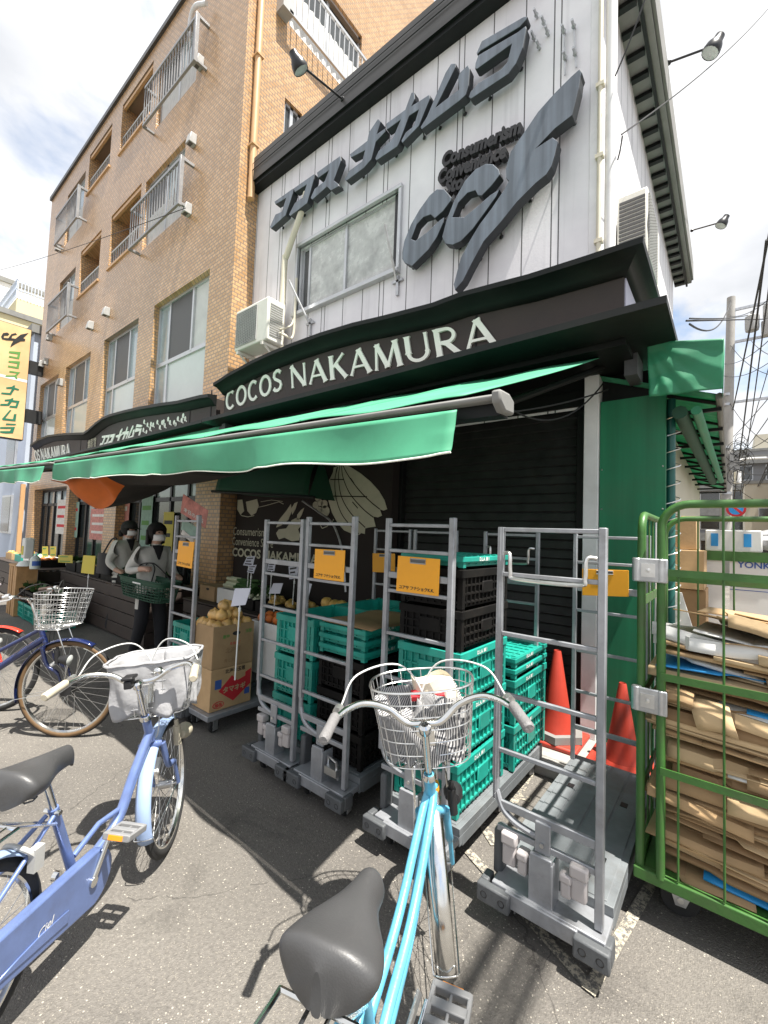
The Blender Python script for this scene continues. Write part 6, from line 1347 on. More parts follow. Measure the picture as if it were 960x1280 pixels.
def figure(label,loc,rz,H,pose,top,hat):
    """x forward, y left"""
    s=H/1.6; J={};
    def j(k,x,y,z): J[k]=(x*s,y*s,z*s)
    j('pelvis',0,0,.84); j('waist',.0,0,.98); j('chest',.02,0,1.2); j('neck',.035,0,1.34); j('throat',.05,0,1.395); j('head',.075,0,1.47); j('crown',.06,0,1.555)
    for n,q in (('l',1),('r',-1)):
        j('hip'+n,0,.085*q,.8); j('knee'+n,.03+(.05 if q>0 else -.03),.095*q,.44); j('ank'+n,-.02+(.12 if q>0 else -.1),.1*q,.07); j('toe'+n,.12+(.12 if q>0 else -.1),.115*q,.03)
        j('sh'+n,.01,.165*q,1.28); 
        el,wr,ha,fi=pose[n]; j('el'+n,*el); j('wr'+n,*wr); j('ha'+n,*ha)
        for k,f in enumerate(fi): j('f%s%d'%(n,k),*f)
    Ed=[('pelvis','waist'),('waist','chest'),('chest','neck'),('neck','throat'),('throat','head'),('head','crown')]
    for n in 'lr':
        Ed+=[('pelvis','hip'+n),('hip'+n,'knee'+n),('knee'+n,'ank'+n),('ank'+n,'toe'+n),('chest','sh'+n),('sh'+n,'el'+n),('el'+n,'wr'+n),('wr'+n,'ha'+n)]+[('ha'+n,'f%s%d'%(n,k)) for k in range(len(pose[n][3]))]
    rad={'pelvis':(.15,.125),'waist':(.15,.12),'chest':(.15,.12),'neck':.06,'throat':.045,'head':(.07,.085),'crown':(.055,.065)}
    for n in 'lr':
        rad.update({'hip'+n:.095,'knee'+n:.078,'ank'+n:.055,'toe'+n:.034,'sh'+n:.08,'el'+n:.062,'wr'+n:.034,'ha'+n:.034}); rad.update({'f%s%d'%(n,k):.0095 for k in range(5)})
    rad={k:(tuple(a*s for a in v) if isinstance(v,tuple) else v*s) for k,v in rad.items()}
    hands=[Vector(J['ha'+n]) for n in 'lr']
    def mf(c):
        if c.z>1.375*s and c.x*0==0: return 'skin'
        if any((c-h).length<.1*s for h in hands) : return 'skin'
        if c.z<.1*s: return 'black_rubber'
        if c.z>.8*s or (abs(c.y)>.16*s and c.z>.6*s): return top
        return 'trouser_black'
    t=body('person',label,loc,rz,J,Ed,rad,mf)
    hc=Vector((.065,0,1.5))*s
    mb=MB(); mb.grid(lambda u,v: Vector((.118+.012*math.cos((u-.5)*3)-.02*v-(.0 if v<.8 else .01),(u-.5)*.02+(u-.5)*.13*v,1.19+.17*v))*s,6,6); mb.build('dark_inner_top','trouser_black',t,solid=.004)
    mb=MB(); mb.tube([(Vector((.005+.135*math.cos(a),.165*math.sin(a),.86+.008*math.sin(a*7)))*s) for a in [i*.2618 for i in range(24)]],.016,6,closed=True); mb.build('shirt_hem',top,t)
    mb=MB(); mb.ball(hc+Vector((-.02,0,.022))*s,.116*s,20,1,.95,1.02); 
    for i,v in enumerate(mb.v):      # cut the hair away from the face
        d=v-hc
        if d.x>.035*s and d.z<.05*s: mb.v[i]=hc+Vector((.035*s,d.y*1.02,d.z))
    ho=mb.build('hair','hair',t)
    if hat: mb=MB(); mb.lathe([(.0,.115),(.06,.105),(.1,.06),(.108,.01),(.104,0)],hc+Vector((-.01,0,.02))*s,(0,0,1),20); mb.grid(lambda u,v: hc+Vector((.06+.1*v*math.cos((u-.5)*2),.105*math.sin((u-.5)*2.6),.03-.02*v))*s,10,3); mb.build('cap','ink_black',t); mb=MB(); mb.tube(bez([hc+Vector((-.1,0,.0))*s,hc+Vector((-.16,0,-.03))*s,hc+Vector((-.17,0,-.11))*s],5),[.03]*5+[.035]*5+[.008],10); mb.build('ponytail','hair',t)
    else:
        mb=MB(); mb.grid(lambda u,v: hc+Vector((-.03-.09*math.cos((u-.5)*3.4)+ .0*v,.103*math.sin((u-.5)*3.4),.03-.16*v+.012*math.sin(u*14)))*s,20,6); mb.build('bobbed_hair','hair',t,solid=.02)
    mb=MB(); mb.grid(lambda u,v: hc+Vector((.085*math.cos((u-.5)*2.6)-.0,.078*math.sin((u-.5)*2.6),-.012-.075*v))*s+Vector((.014*math.sin(math.pi*v)*s,0,0)),12,5); mb.build('face_mask','mask_white',t,solid=.003)
    for q in (1,-1):
        mb=MB(); mb.ball(hc+Vector((.071,.03*q,.012))*s,.011*s,8,.5,1.2,.7); mb.build('eye','ink_black',t)
        mb=MB(); mb.ball(hc+Vector((-.0,.082*q,-.01))*s,.024*s,8,.8,.35,1.2); mb.build('ear','skin',t)
    return t
fg=lambda x,y,z,q,dx=.05: [(x+dx,y-.03*q,z-.015),(x+dx+.012,y-.01*q,z-.03),(x+dx+.012,y+.012*q,z-.035),(x+dx,y+.03*q,z-.03),(x+.02,y-.045*q,z+.012)]
figure('person in a light grey cardigan holding a dark green shopping basket',(-5.3,2.3,0),R(10),1.56,
  {'l':((.02,.25,1.03),(.2,.2,.98),(.27,.16,.985),fg(.27,.16,.985,1)),'r':((-.03,-.27,1.05),(.13,-.235,1.09),(.2,-.19,1.1),fg(.2,-.19,1.1,-1))},'shirt_grey',False)
figure('person in a black cap and grey shirt with a black shoulder bag, seen behind',(-6.95,2.62,0),R(22),1.58,
  {'l':((.0,.26,1.02),(.16,.22,.92),(.22,.2,.9),fg(.22,.2,.9,1)),'r':((-.02,-.25,1.02),(.12,-.24,.92),(.19,-.22,.9),fg(.19,-.22,.9,-1))},'shirt_grey',True)
mb=MB()
def bag(u,v): return Vector((-7.1,2.42,.98))+Vector((.2*math.cos(u*2*math.pi)*(1-.25*v),.09*math.sin(u*2*math.pi),-.16+.3*v-.02*math.sin(u*6)))
mb.grid(bag,24,6); mb.face([bag(i/24,0) for i in range(24)]); mb.tube(bez([(-7.22,2.42,1.1),(-7.1,2.48,1.32),(-6.96,2.5,1.33),(-6.95,2.42,1.1)],8),.012,6)
tag(mb.build('shoulder_bag','bag_black'),'large black bag hanging at the side of the person in the cap','bag')
# shopping basket held in front
sb=thing('shopping_basket','dark green plastic shopping basket held by the person in the cardigan','basket',(0,0,0))
A_,B2=onY(155,735,2.12),onY(209,725,2.12); cx_=Vector(((A_.x+B2.x)/2+.02,2.16,.0)); wv=(B2-A_).length*.5; zt=onY(180,722,2.15).z; hh=.21
def bk(u,k,f=1.):
    a=2*math.pi*u; n=5; ca,sa=math.cos(a),math.sin(a); r=(abs(ca)**n+abs(sa)**n)**(-1/n); return Vector((cx_.x+wv*(.84+.16*k)*r*ca*f,cx_.y+.14*(.84+.16*k)*r*sa*f,zt-hh+hh*k))
mb=MB(); 
for k in (0,.12,.26,.4,.54,.68,.82): mb.tube([bk(i/40,k) for i in range(40)],.005,6,closed=True)
for i in range(48): mb.tube([bk(i/48,0,.2),bk(i/48,0),bk(i/48,.82)],.0045,5,cap=False)
mb.grid(lambda u,v: bk(u,.74+.26*v,1.01),48,2); mb.tube([bk(i/40,1,1.02) for i in range(40)],.01,8,closed=True); mb.build('tub','cage_green' if False else 'dark_green_cloth',sb)
for s_ in (-1,1):
    mb=MB(); mb.tube(bez([(cx_.x-wv*.55,cx_.y+.1*s_,zt),(cx_.x-wv*.3,cx_.y+.03*s_,zt+.14),(cx_.x+.05,cx_.y+.01*s_,zt+.17),(cx_.x+wv*.35,cx_.y+.03*s_,zt+.12),(cx_.x+wv*.55,cx_.y+.1*s_,zt)],6),.007,8); mb.build('handle','black_plastic',sb)
mb=MB(); p=bk(.8,.9,1.03); mb.box(cx_.x-.06,cx_.x+.14,cx_.y-.146,cx_.y-.143,zt-.045,zt-.03); mb.build('print','card_white',sb)

# ================================================================== produce display
def crate_stack(): pass
def stand(label,x0,x1,y0,y1,h,n,mat='dark_wood'):
    t=thing('display_stand',label,'stand',((x0+x1)/2,(y0+y1)/2,0)); 
    mb=MB()
    for k in range(n):
        z0=.03+(h-.05)*k/n; z1=.03+(h-.05)*(k+1)/n-.012; mb.box(x0,x1,y0,y0+.02,z0,z1); mb.box(x1-.02,x1,y0+.02,y1,z0,z1); mb.box(x0,x0+.02,y0+.02,y1,z0,z1)
    mb.build('slat_side',mat,t,bevel=.003)
    mb=MB(); mb.box(x0-.01,x1+.01,y0-.01,y1,h-.02,h); mb.build('top_board',mat,t,bevel=.003)
    for x in (x0+.03,x1-.03):
        for y in (y0+.04,y1-.03): mb=MB(); mb.box(x-.02,x+.02,y-.018,y+.02,0,h-.03); mb.build('leg',mat,t)
    return t
stand('long dark slatted wooden produce stand behind the person with the basket',-9.2,-5.75,2.45,3.15,.72,4)
stand('dark slatted wooden produce stand against the painted wall',-5.4,-3.0,2.75,3.47,.66,4)
stand('low dark produce table at the far left under the second awning',-13.2,-9.5,2.2,2.95,.7,3)
GP='produce crates on the dark stands'
def tray(label,x,y,z,w,d,h,mat,fill,fr,n,group=GP,name='produce_tray'):
    t=thing(name,label,'tray',(x,y,z),0,group); mb=MB(); th=.008
    mb.box(x-w/2,x+w/2,y-d/2,y-d/2+th,z,z+h); mb.box(x-w/2,x+w/2,y+d/2-th,y+d/2,z,z+h); mb.box(x-w/2,x-w/2+th,y-d/2+th,y+d/2-th,z,z+h); mb.box(x+w/2-th,x+w/2,y-d/2+th,y+d/2-th,z,z+h); mb.box(x-w/2+th,x+w/2-th,y-d/2+th,y+d/2-th,z,z+.01); mb.build('box',mat,t,bevel=.004)
    for k in range(n):
        mb=MB(); px=x+rn.uniform(-w/2+fr,w/2-fr); py=y+rn.uniform(-d/2+fr,d/2-fr); mb.ball((px,py,z+h*.75+rn.uniform(0,fr*1.2)),fr*rn.uniform(.8,1.1),10,1,1,.9); mb.build('fruit',fill,t)
    return t
def greens(label,x,y,z,r,n,mat='leaf',grp='leafy greens on the dark stands'):
    mb=MB()
    for k in range(n):
        a=rn.uniform(0,6.28); q=rn.uniform(0,r); L_=rn.uniform(.05,.11); c=Vector((x+q*math.cos(a)*1.4,y+q*math.sin(a),z+rn.uniform(0,.07))); d=Vector((math.cos(a),math.sin(a),rn.uniform(-.2,.9))).normalized()*L_; s_=d.orthogonal().normalized()*L_*.4
        mb.face([c,c+d*.5+s_,c+d,c+d*.5-s_])
    return tag(mb.build('leafy_greens',mat,smooth=False),label,'vegetables',grp)
for k,x in enumerate((-8.9,-8.35,-7.8,-7.25,-6.7,-6.15)):
    tray('black plastic produce tray on the long stand, %s' % ('far left one','second from the left','third from the left','third from the right','second from the right','right end one')[k],x,2.75,.72,.48,.5,.16,'crate_black',('leek_white','leaf','onion_skin','leaf','leek_white','leaf')[k],.04,14); greens('leafy greens heaped on the %s tray of the long stand' % ('first','second','third','fourth','fifth','last')[k],x,2.72,.87,.14,70)
for k,x in enumerate((-10.2,-10.9,-11.6,-12.4)): tray('produce tray on the far left table, %s' % ('nearest','second nearest','third','farthest')[k],x,2.55,.7,.55,.45,.14,('crate_black','card_white','crate_green','cardboard')[k],('carrot','leek_white','leaf','dirty_fruit')[k],.04,12)
for k,x in enumerate((-9.0,-8.4,-7.8)): put(GREEN,x,2.05,0,'green crate standing on the ground before the long stand, %s' % ('left','middle','right')[k],GG,R(90)); put(BLACK,x,2.05,.262,'black crate on the ground-level green crate, %s' % ('left','middle','right')[k],GB,R(90)); greens('leafy greens in the low black crate, %s' % ('left','middle','right')[k],x,2.05,.45,.14,60)
# by the painted wall: white boxes, carton, leeks, price cards
FACE=None
def carton(label,x0,x1,y0,y1,z0,z1,mat,name='carton',holes=True,marks=None,open_=False,side='y'):
    global FACE
    t=thing(name,label,'box',((x0+x1)/2,(y0+y1)/2,z0)); mb=MB(); th=.006
    FACE = (lambda a,y,z:(x0+a,y0+y,z)) if side=='y' else (lambda a,y,z:(x1-y,y0+a,z)); w=(x1-x0) if side=='y' else (y1-y0); h=z1-z0
    if open_:
        mb.box(x0,x1,y0,y0+th,z0,z1); mb.box(x0,x1,y1-th,y1,z0,z1); mb.box(x0,x0+th,y0+th,y1-th,z0,z1); mb.box(x1-th,x1,y0+th,y1-th,z0,z1); mb.box(x0+th,x1-th,y0+th,y1-th,z0,z1-.06)
    else: mb.box(x0,x1,y0,y1,z0,z1)
    mb.build('body',mat,t,bevel=.004)
    if holes: mb=MB(); mb.prism([(w*.55+.035*math.cos(i*math.pi/8),z0+h*.78+.016*math.sin(i*math.pi/8)) for i in range(16)],lambda u,v:FACE(u,-.0005,v),lambda u,v:FACE(u,-.002,v)); mb.build('hand_hole','ink_black',t,smooth=False)
    if not open_: mb=MB(); mb.box((x0+x1)/2-.025,(x0+x1)/2+.025,y0+.004,y1-.004,z1,z1+.0012); mb.build('tape','cardboard_pale',t)
    if marks: marks(t,0,-.002,z0,w,h)
    return t
def tx(t,body,x,y,z,s_,mat,bold=.02):
    mb=MB(); textmesh(mb,body,lambda u,v,d:FACE(x+u*s_,y,z+v*s_),1,bold); mb.build('print',mat,t,smooth=False)
def patch(t,a,b_,c,d,mat): mb=MB(); mb.face([FACE(a,-.0015,c),FACE(b_,-.0015,c),FACE(b_,-.0015,d),FACE(a,-.0015,d)]); mb.build('print',mat,t,smooth=False)
def onion_marks(t,x,y,z,w,h):
    tx(t,'産地',w*.22,y,z+h*.70,.03,'ink_green'); tx(t,'玉葱',w*.77,y,z+h*.76,.03,'ink_green'); tx(t,'北海道',w*.3,y,z+h*.34,.045,'cardboard_dark'); tx(t,'秀 L 大',w*.28,y,z+h*.12,.03,'cardboard_dark'); tx(t,'たまねぎ',w*.4,y,z+h*.52,.024,'ink_red')
def red_marks(t,x,y,z,w,h):
    tx(t,'北海の玉葱',w*.32,y,z+h*.86,.036,'ink_black')
    mb=MB(); cx,cz=w*.55,z+h*.46; mb.prism([(cx-.13,cz),(cx-.02,cz+.1),(cx+.03,cz+.05),(cx+.1,cz+.07),(cx+.1,cz+.1),(cx+.15,cz+.12),(cx+.15,cz+.0),(cx-.0,cz-.1)],lambda u,v:FACE(u,-.0008,v),lambda u,v:FACE(u,-.0018,v)); mb.build('print','ink_red',t,smooth=False)
    tx(t,'タマネギ',cx-.095,-.003,cz-.02,.05,'cardboard_pale',.04)
    mb=MB(); mb.tube([FACE(w*.2+.045*math.cos(i*.314),-.002,z+h*.14+.024*math.sin(i*.314)) for i in range(20)],.0025,4,closed=True); mb.build('print','ink_red',t); tx(t,'旭岳',w*.2-.03,-.003,z+h*.14-.012,.03,'ink_red',.03)
    patch(t,w*.1,w*.25,z+h*.52,z+h*.74,'ink_blue'); patch(t,w*.82,w*.95,z+h*.22,z+h*.38,'ink_blue')
CA=(-3.34,-3.05); CB=(1.8,2.16)
dl=thing('low_dolly','low grey flat dolly under the onion cartons','dolly',(-3.2,2.15,0)); mb=MB(); mb.box(-3.4,-3.0,1.76,2.6,.12,.16); mb.build('deck','grey_metal',dl,bevel=.005)
for x in (-3.32,-3.08):
    for y in (1.86,2.48): wheel_unit(dl,x,y,.048,.2)
carton('brown onion carton with red diamond print, under the open one',CA[0],CA[1],CB[0],CB[1],.162,.475,'cardboard',marks=red_marks,holes=False,side='x')
carton('open brown carton heaped with onions',CA[0],CA[1],CB[0],CB[1],.478,.80,'cardboard',marks=onion_marks,open_=True,side='x')
k=0
for zz,nx,ny in ((.79,4,4),(.86,3,3),(.925,2,2)):
    for i in range(nx):
        for j in range(ny):
            q_=(zz-.79)*.9; x=CA[0]+.05+q_+(.19-2*q_)*i/(nx-1)+rn.uniform(-.012,.012); y=CB[0]+.05+q_+(.26-2*q_)*j/(ny-1)+rn.uniform(-.012,.012); r=rn.uniform(.044,.053)
            mb=MB(); mb.lathe([(0,r*1.18),(.005,r*1.1),(.009,r*1.0),(r*.3,r*.9),(r*.68,r*.68),(r*.93,r*.33),(r,-.02*r),(r*.92,-.4*r),(r*.66,-.72*r),(r*.3,-.9*r),(0,-.95*r)],(x,y,zz),(rn.uniform(-.5,.5),rn.uniform(-.5,.4),1),14); tag(mb.build('onion','onion_skin'),'brown skinned onion heaped in the open carton','onion','onions in the open carton'); k+=1
def blue_marks(t,x,y,z,w,h):
    mb=MB(); mb.tube([FACE(w*.22+.04*math.cos(i*.314),-.002,z+h*.72+.04*math.sin(i*.314)) for i in range(20)],.0035,4,closed=True); mb.build('print','ink_blue',t); tx(t,'大',w*.22-.027,-.003,z+h*.72-.022,.055,'ink_blue',.02); tx(t,'秀',w*.2,-.002,z+h*.2,.06,'ink_red',.02)
X5=onY(331,800,2.35).x
carton('white carton with blue print holding small potatoes, left of two',-3.3,-2.85,2.3,2.68,.32,.76,'card_white',marks=blue_marks,open_=True,side='x')
carton('white carton of yellow melons by the leaning ladder, right of two',-2.95,-2.5,2.78,3.2,.4,.8,'card_white',marks=blue_marks,open_=True,side='x')
for i in range(14):
    mb=MB(); r=rn.uniform(.045,.06); mb.ball((-3.25+.34*(i%4)/3+rn.uniform(-.02,.02),2.38+.22*(i//4)/3,.76+rn.uniform(0,.03)),r*.8,12); tag(mb.build('carrot','carrot'),'orange red root vegetable in the white carton','vegetable','roots in the white carton')
for i in range(18):
    mb=MB(); r=rn.uniform(.05,.062); x=-2.91+.36*(i%5)/4+rn.uniform(-.02,.02); y=2.84+.28*((i//5)%3)/2; mb.ball((x,y,.81+(.07 if i>12 else 0)+rn.uniform(0,.02)),r,12,1,1,.92); tag(mb.build('yellow_fruit','dirty_fruit'),'round yellow brown fruit in the right white carton','fruit','fruit in the right white carton')
carton('small brown carton on the stand by the tiled pillar',-5.2,-4.86,2.85,3.15,.66,.84,'cardboard')
carton('white foam box with leeks by the painted wall',-4.8,-4.35,2.85,3.15,.66,.84,'card_white',name='foam_box',holes=False,open_=True)
lk=thing('leek_bundle','bundle of leeks with white root ends over the foam box','leeks',(-4.5,3,.86))
mb=MB(); mg=MB()
for k in range(26):
    a=rn.uniform(0,6.28); q=rn.uniform(0,.085); c=Vector((-4.72,2.97+q*math.cos(a),.9+q*math.sin(a)*.8)); mb.tube([c,c+Vector((.2,.0,.0))],.016,8); mb.ball(c,.022,8); mg.tube([c+Vector((.2,0,0)),c+Vector((.55,rn.uniform(-.04,.04),rn.uniform(-.03,.03)))],[.016,.006],6)
mb.build('white_stem','leek_white',lk); mg.build('green_leaf','leaf',lk)
for k,x in enumerate((-4.25,-3.85,-3.45)): tray('shallow black tray of produce by the painted wall, %s' % ('left','middle','right')[k],x,3.05,.66,.36,.4,.12,'crate_black',('leek_white','dirty_fruit','dirty_fruit')[k],.045,12); 
greens('leafy greens in the left tray by the painted wall',-4.2,3.0,.8,.12,80)
def card(label,c4,Y,zb_,mat='price_card',marks=3,foot=None):
    q=[onY(x,y,Y) for x,y in c4]; t=thing('price_card',label,'price card',((q[0]+q[1]+q[2]+q[3])/4)); d=Vector((0,-.003,0)); mb=MB(); mb.raw(q+[a+d for a in q],[(0,1,2,3),(7,6,5,4),(0,4,5,1),(1,5,6,2),(2,6,7,3),(3,7,4,0)]); mb.build('card',mat,t,smooth=False)
    m_=(q[2]+q[3])/2; mb=MB(); mb.tube([(m_.x,Y+.012,(q[0].z+q[2].z)/2),(m_.x-.01,Y+.012,zb_)],.005,6); mb.tube([(m_.x,Y+.012,q[2].z-.06),(m_.x,Y+.012,q[2].z-.03)],.009,6); mb.build('stick','card_white',t)
    f=lambda u,v:(q[3]*(1-u)+q[2]*u)*(1-v)+(q[0]*(1-u)+q[1]*u)*v
    if marks:
        mb=MB(); 
        for k in range(marks): v=.2+.6*k/max(1,marks-1); mb.raw([f(.12,v-.07)+d*1.3,f(.85-.15*(k%2),v-.07)+d*1.3,f(.85-.15*(k%2),v+.06)+d*1.3,f(.12,v+.06)+d*1.3],[(0,1,2,3)])
        mb.build('print','ink_black' if mat!='yellow_card' else 'ink_green',t,smooth=False)
card('pale blue blank price card on a stick before the onions',((294,735.5),(314,735),(307,756),(289,758)),1.76,.5,marks=0)
card('pale blank price card on a stick over the yellow fruit',((342,729),(354,729),(350,742),(336,742)),2.6,.78,marks=0)
card('grey price card standing at the painted wall, left upper one',((309,696),(319,695),(316,708),(304,706.5)),2.9,.8); card('small white price card in front of the left upper grey one',((313,707),(321,706),(317,717),(309,715)),2.8,.8)
card('grey price card behind the ladder, middle one',((336,704),(345,703),(343,714),(334,713)),2.9,.8); card('white price card at the painted wall, right one',((361,708),(373,706),(372,723),(362,724)),2.9,.8); card('pale blank price card by the placard ladder',((382,728),(390,730),(386,745),(379,744)),2.5,.8,marks=0)
card('large yellow price card on a stick before the long stand',((104.5,694),(119.5,695),(117.5,718),(101.5,716)),1.9,.4,'yellow_card',0); card('small yellow price card over the long stand',((73,694),(91,694),(91,704),(73,703)),2.5,.8,'yellow_card',2); card('narrow yellow price card beside the spray bottles, left',((53,683),(60,683),(60,696),(53,696)),2.6,.8,'yellow_card',2); card('narrow yellow price card beside the spray bottles, right',((63,683),(70,683),(70,696),(63,696)),2.6,.8,'yellow_card',2)
# flyers tied to the far left ladder
fl=thing('flyer_board','red and green paper flyers tied to the top of the far left ladder','flyer',(-3.4,1.9,1.7))
def quadp(c4,Y,mat,n_): q=[onY(180+x/7.1,600+y/7.1,Y) for x,y in c4]; mb=MB(); mb.raw(q,[(0,1,2,3)]); mb.build(n_,mat,fl,smooth=False,solid=.003); return q
q=quadp(((350,125),(570,270),(545,430),(325,290)),1.87,'pink_poster','flyer'); quadp(((345,345),(505,440),(500,560),(330,440)),1.872,'poster_green','flyer'); quadp(((345,440),(440,520),(430,560),(330,480)),1.868,'poster_white','flyer')
f=lambda u,v:(q[3]*(1-u)+q[2]*u)*(1-v)+(q[0]*(1-u)+q[1]*u)*v
mb=MB(); textmesh(mb,'本日の目玉',lambda u,v,d: f(.12+u*.16,.2+v*.24)-Vector((0,.004,0)),1,.03); mb.build('lettering','poster_white',fl,smooth=False)
# stool with sanitiser bottles
sx,sy=onZ(38,742,0).x,1.95
sp=onY(30,705,1.95); sx=sp.x
so=thing('wooden_stool','pale wooden stool carrying sanitiser bottles','stool',(sx,sy,0)); zs=sp.z
mb=MB(); mb.box(sx-.24,sx+.24,sy-.15,sy+.15,zs-.03,zs); mb.build('seat','wood',so,bevel=.004)
for k in (-.2,-.07,.09,.2): mb=MB(); mb.box(sx+k-.045,sx+k+.045,sy-.14,sy+.14,0,zs-.03); mb.build('leg','wood',so,bevel=.004)
def bottle(label,x,y,z,r,h,mat,pump):
    t=thing('bottle',label,'bottle',(x,y,z)); mb=MB(); mb.lathe([(0,0),(r,0),(r*1.05,h*.1),(r,h*.65),(r*.5,h*.8),(r*.3,h*.82),(r*.3,h*.9),(0,h*.9)],(x,y,z),(0,0,1),16); mb.build('body',mat,t)
    mb=MB(); mb.tube([(x,y,z+h*.85),(x,y,z+h*1.02),(x+.06,y,z+h*1.0)],.01,6); mb.build('pump','card_white',t)
    mb=MB(); mb.lathe([(r*1.06,h*.2),(r*1.06,h*.5)],(x,y,z),(0,0,1),16,a0=-1.6,a1=1.6); mb.build('label',pump,t)
p=onY(46,705,1.9); bottle('clear pump bottle with blue label on the stool',p.x,1.88,zs,.065,.24,'frost_pane','ink_blue')
p=onY(33,705,1.9); d_=thing('sanitiser_dispenser','white sanitiser dispenser with a yellow label on the stool','dispenser',(p.x,1.9,zs)); mb=MB(); mb.box(p.x-.09,p.x+.09,1.84,1.97,zs+.12,zs+.45); mb.box(p.x-.06,p.x+.06,1.93,1.97,zs,zs+.12); mb.lathe([(.13,0),(.1,.06),(.06,.08)],(p.x,1.9,zs),(0,0,1),16); mb.build('body','card_white',d_,bevel=.03); mb=MB(); mb.box(p.x-.07,p.x+.05,1.835,1.839,zs+.18,zs+.32); mb.build('label','yellow_card',d_)

# ================================================================== lane to the right, far houses, pole, wires
def box_stack():
    rows=[(870,893,628,668),(868,903,668,708),(886,904,706,760)]
for lab,x0,x1,y0,y1,z0,z1,m in (('brown carton at the top of the stack by the teal post',-.42,-.2,4.1,4.5,1.52,1.78,'cardboard'),('brown carton in the middle of the stack by the teal post',-.42,-.15,4.05,4.5,1.22,1.515,'cardboard'),('brown carton low in the stack by the teal post',-.36,-.14,4.08,4.5,.75,1.215,'cardboard_dark'),('brown carton on the ground under the stack by the teal post',-.42,-.12,4.05,4.5,.0,.745,'cardboard')):
    carton(lab,x0,x1,y0,y1,z0,z1,m,holes=False)
mb=MB(); mb.prism([(-.43,.3),(-.27,.28),(-.2,.9),(-.28,1.2),(-.42,1.22)],lambda u,v:(u,3.93,v),lambda u,v:(u,3.9,v)); tag(mb.build('leaning_board','card_white'),'white board leaning beside the teal post','board')
mb=MB(); mb.prism([(-.2,.25),(.02,.25),(.02,.82),(-.16,.84)],lambda u,v:(u,3.86,v),lambda u,v:(u,3.83,v)); tag(mb.build('leaning_board','card_white'),'white board with green lettering leaning behind the cage','board')
rb=thing('roll_cage','second green roll cage with white side panels beyond the near one','roll cage',(.12,4.9,0)); Y2=4.6
tl,br=onY(864,690,Y2),onY(952,737,Y2)
mb=MB()
for x in (tl.x,br.x+.1):
    for y in (Y2,Y2+.7): mb.tube([(x,y,.15),(x,y,tl.z+.02)],.02,8)
mb.box(tl.x,br.x+.1,Y2-.03,Y2,tl.z-.06,tl.z+.02); mb.box(tl.x,br.x+.1,Y2-.03,Y2,.15,.22); mb.box(tl.x,br.x+.1,Y2,Y2+.7,.15,.2); mb.build('frame','cage_green',rb)
for x0,x1 in ((tl.x+.02,(tl.x+br.x)/2+.0),((tl.x+br.x)/2+.03,br.x+.08)): mb=MB(); mb.box(x0,x1,Y2-.012,Y2-.002,.55,tl.z-.06); mb.build('side_panel','card_white',rb)
mb=MB(); o=onY(922,709,Y2); textmesh(mb,'YONKO',lambda u,v,d:(o.x+u*.07,Y2-.016,o.z+v*.07),1,.02); mb.box(o.x-.05,o.x+.27,Y2-.015,Y2-.013,o.z-.16,o.z-.145); mb.box(o.x-.05,o.x+.27,Y2-.015,Y2-.013,o.z-.185,o.z-.18); mb.build('lettering','ink_blue',rb,smooth=False)
for x,y in ((tl.x+.05,Y2+.1),(br.x,Y2+.1),(tl.x+.05,Y2+.6),(br.x,Y2+.6)): mb=MB(); mb.lathe([(0,-.015),(.07,-.015),(.07,.015),(0,.015)],(x,y,.07),(1,0,0),14); mb.build('caster_wheel','black_rubber',rb)
a=onY(886,688,4.9); 
fb=thing('foam_box','white foam box with blue tape on top of the second cage','box',(a.x,4.9,a.z)); mb=MB(); mb.box(a.x-.02,a.x+.36,4.75,5.1,tl.z+.02,tl.z+.2); mb.build('body','card_white',fb,bevel=.01); 
for x in (a.x+.02,a.x+.24): mb=MB(); mb.box(x,x+.05,4.746,4.749,tl.z+.06,tl.z+.17); mb.build('tape','blue_plastic',fb)
mb=MB(); 
for k in range(5): mb.ball((a.x+.42+.06*(k%3),4.85+.1*(k%2),tl.z+.1+.05*(k//3)),.085,10,1.1,1,.8)
tag(mb.build('plastic_bags','liner_white'),'heap of white plastic bags on the second cage','bags')
mb=MB(); mb.ball((-.03,5.3,1.42),.2,14,.7,.8,1); tag(mb.build('plastic_sack','liner_white'),'white plastic sack hanging behind the carton stack','sack')
for k in range(7): x=-.1+.12*(k%3); y=4.0+.15*(k//3); mb=MB(); mb.grid(lambda u,v:(x+.25*u,y+.2*v,.5+.04*k+.1*v+.03*math.sin(u*5)),4,4); tag(mb.build('scrap_card',('cardboard_pale','card_white','dark_grey_plastic')[k%3],solid=.005),'loose scrap sheet heaped behind the near cage','card','scrap behind the near cage')
mb=MB(); mb.box(-.3,.35,3.85,4.4,0,.48); tag(mb.build('scrap_bin','cardboard_dark'),'low brown box holding scrap sheets behind the near cage','box')
# parked van
vn=thing('van','dark van parked far down the lane, rear view','van',(.1,26,0)); vx0,vx1,vy=-.75,.85,25.
mb=MB(); 
def sec(y,top,hw): return [(-hw,.35),(hw,.35),(hw+.02,.95),(hw-.12,top-.1),(hw-.25,top),(-hw+.25,top),(-hw+.12,top-.1),(-hw-.02,.95)]
s0=sec(0,1.75,.78); s1=sec(0,1.85,.8); cx=.05
for (ya_,p0),(yb2,p1) in (((vy,s0),(vy+.5,s1)),((vy+.5,s1),(vy+3,s1)),((vy+3,s1),(vy+3.6,sec(0,1.1,.78)))):
    for i in range(8): mb.face([(cx+p0[i][0],ya_,p0[i][1]),(cx+p0[(i+1)%8][0],ya_,p0[(i+1)%8][1]),(cx+p1[(i+1)%8][0],yb2,p1[(i+1)%8][1]),(cx+p1[i][0],yb2,p1[i][1])])
mb.face([(cx+p[0],vy,p[1]) for p in s0]); mb.build('body','car_black',vn)
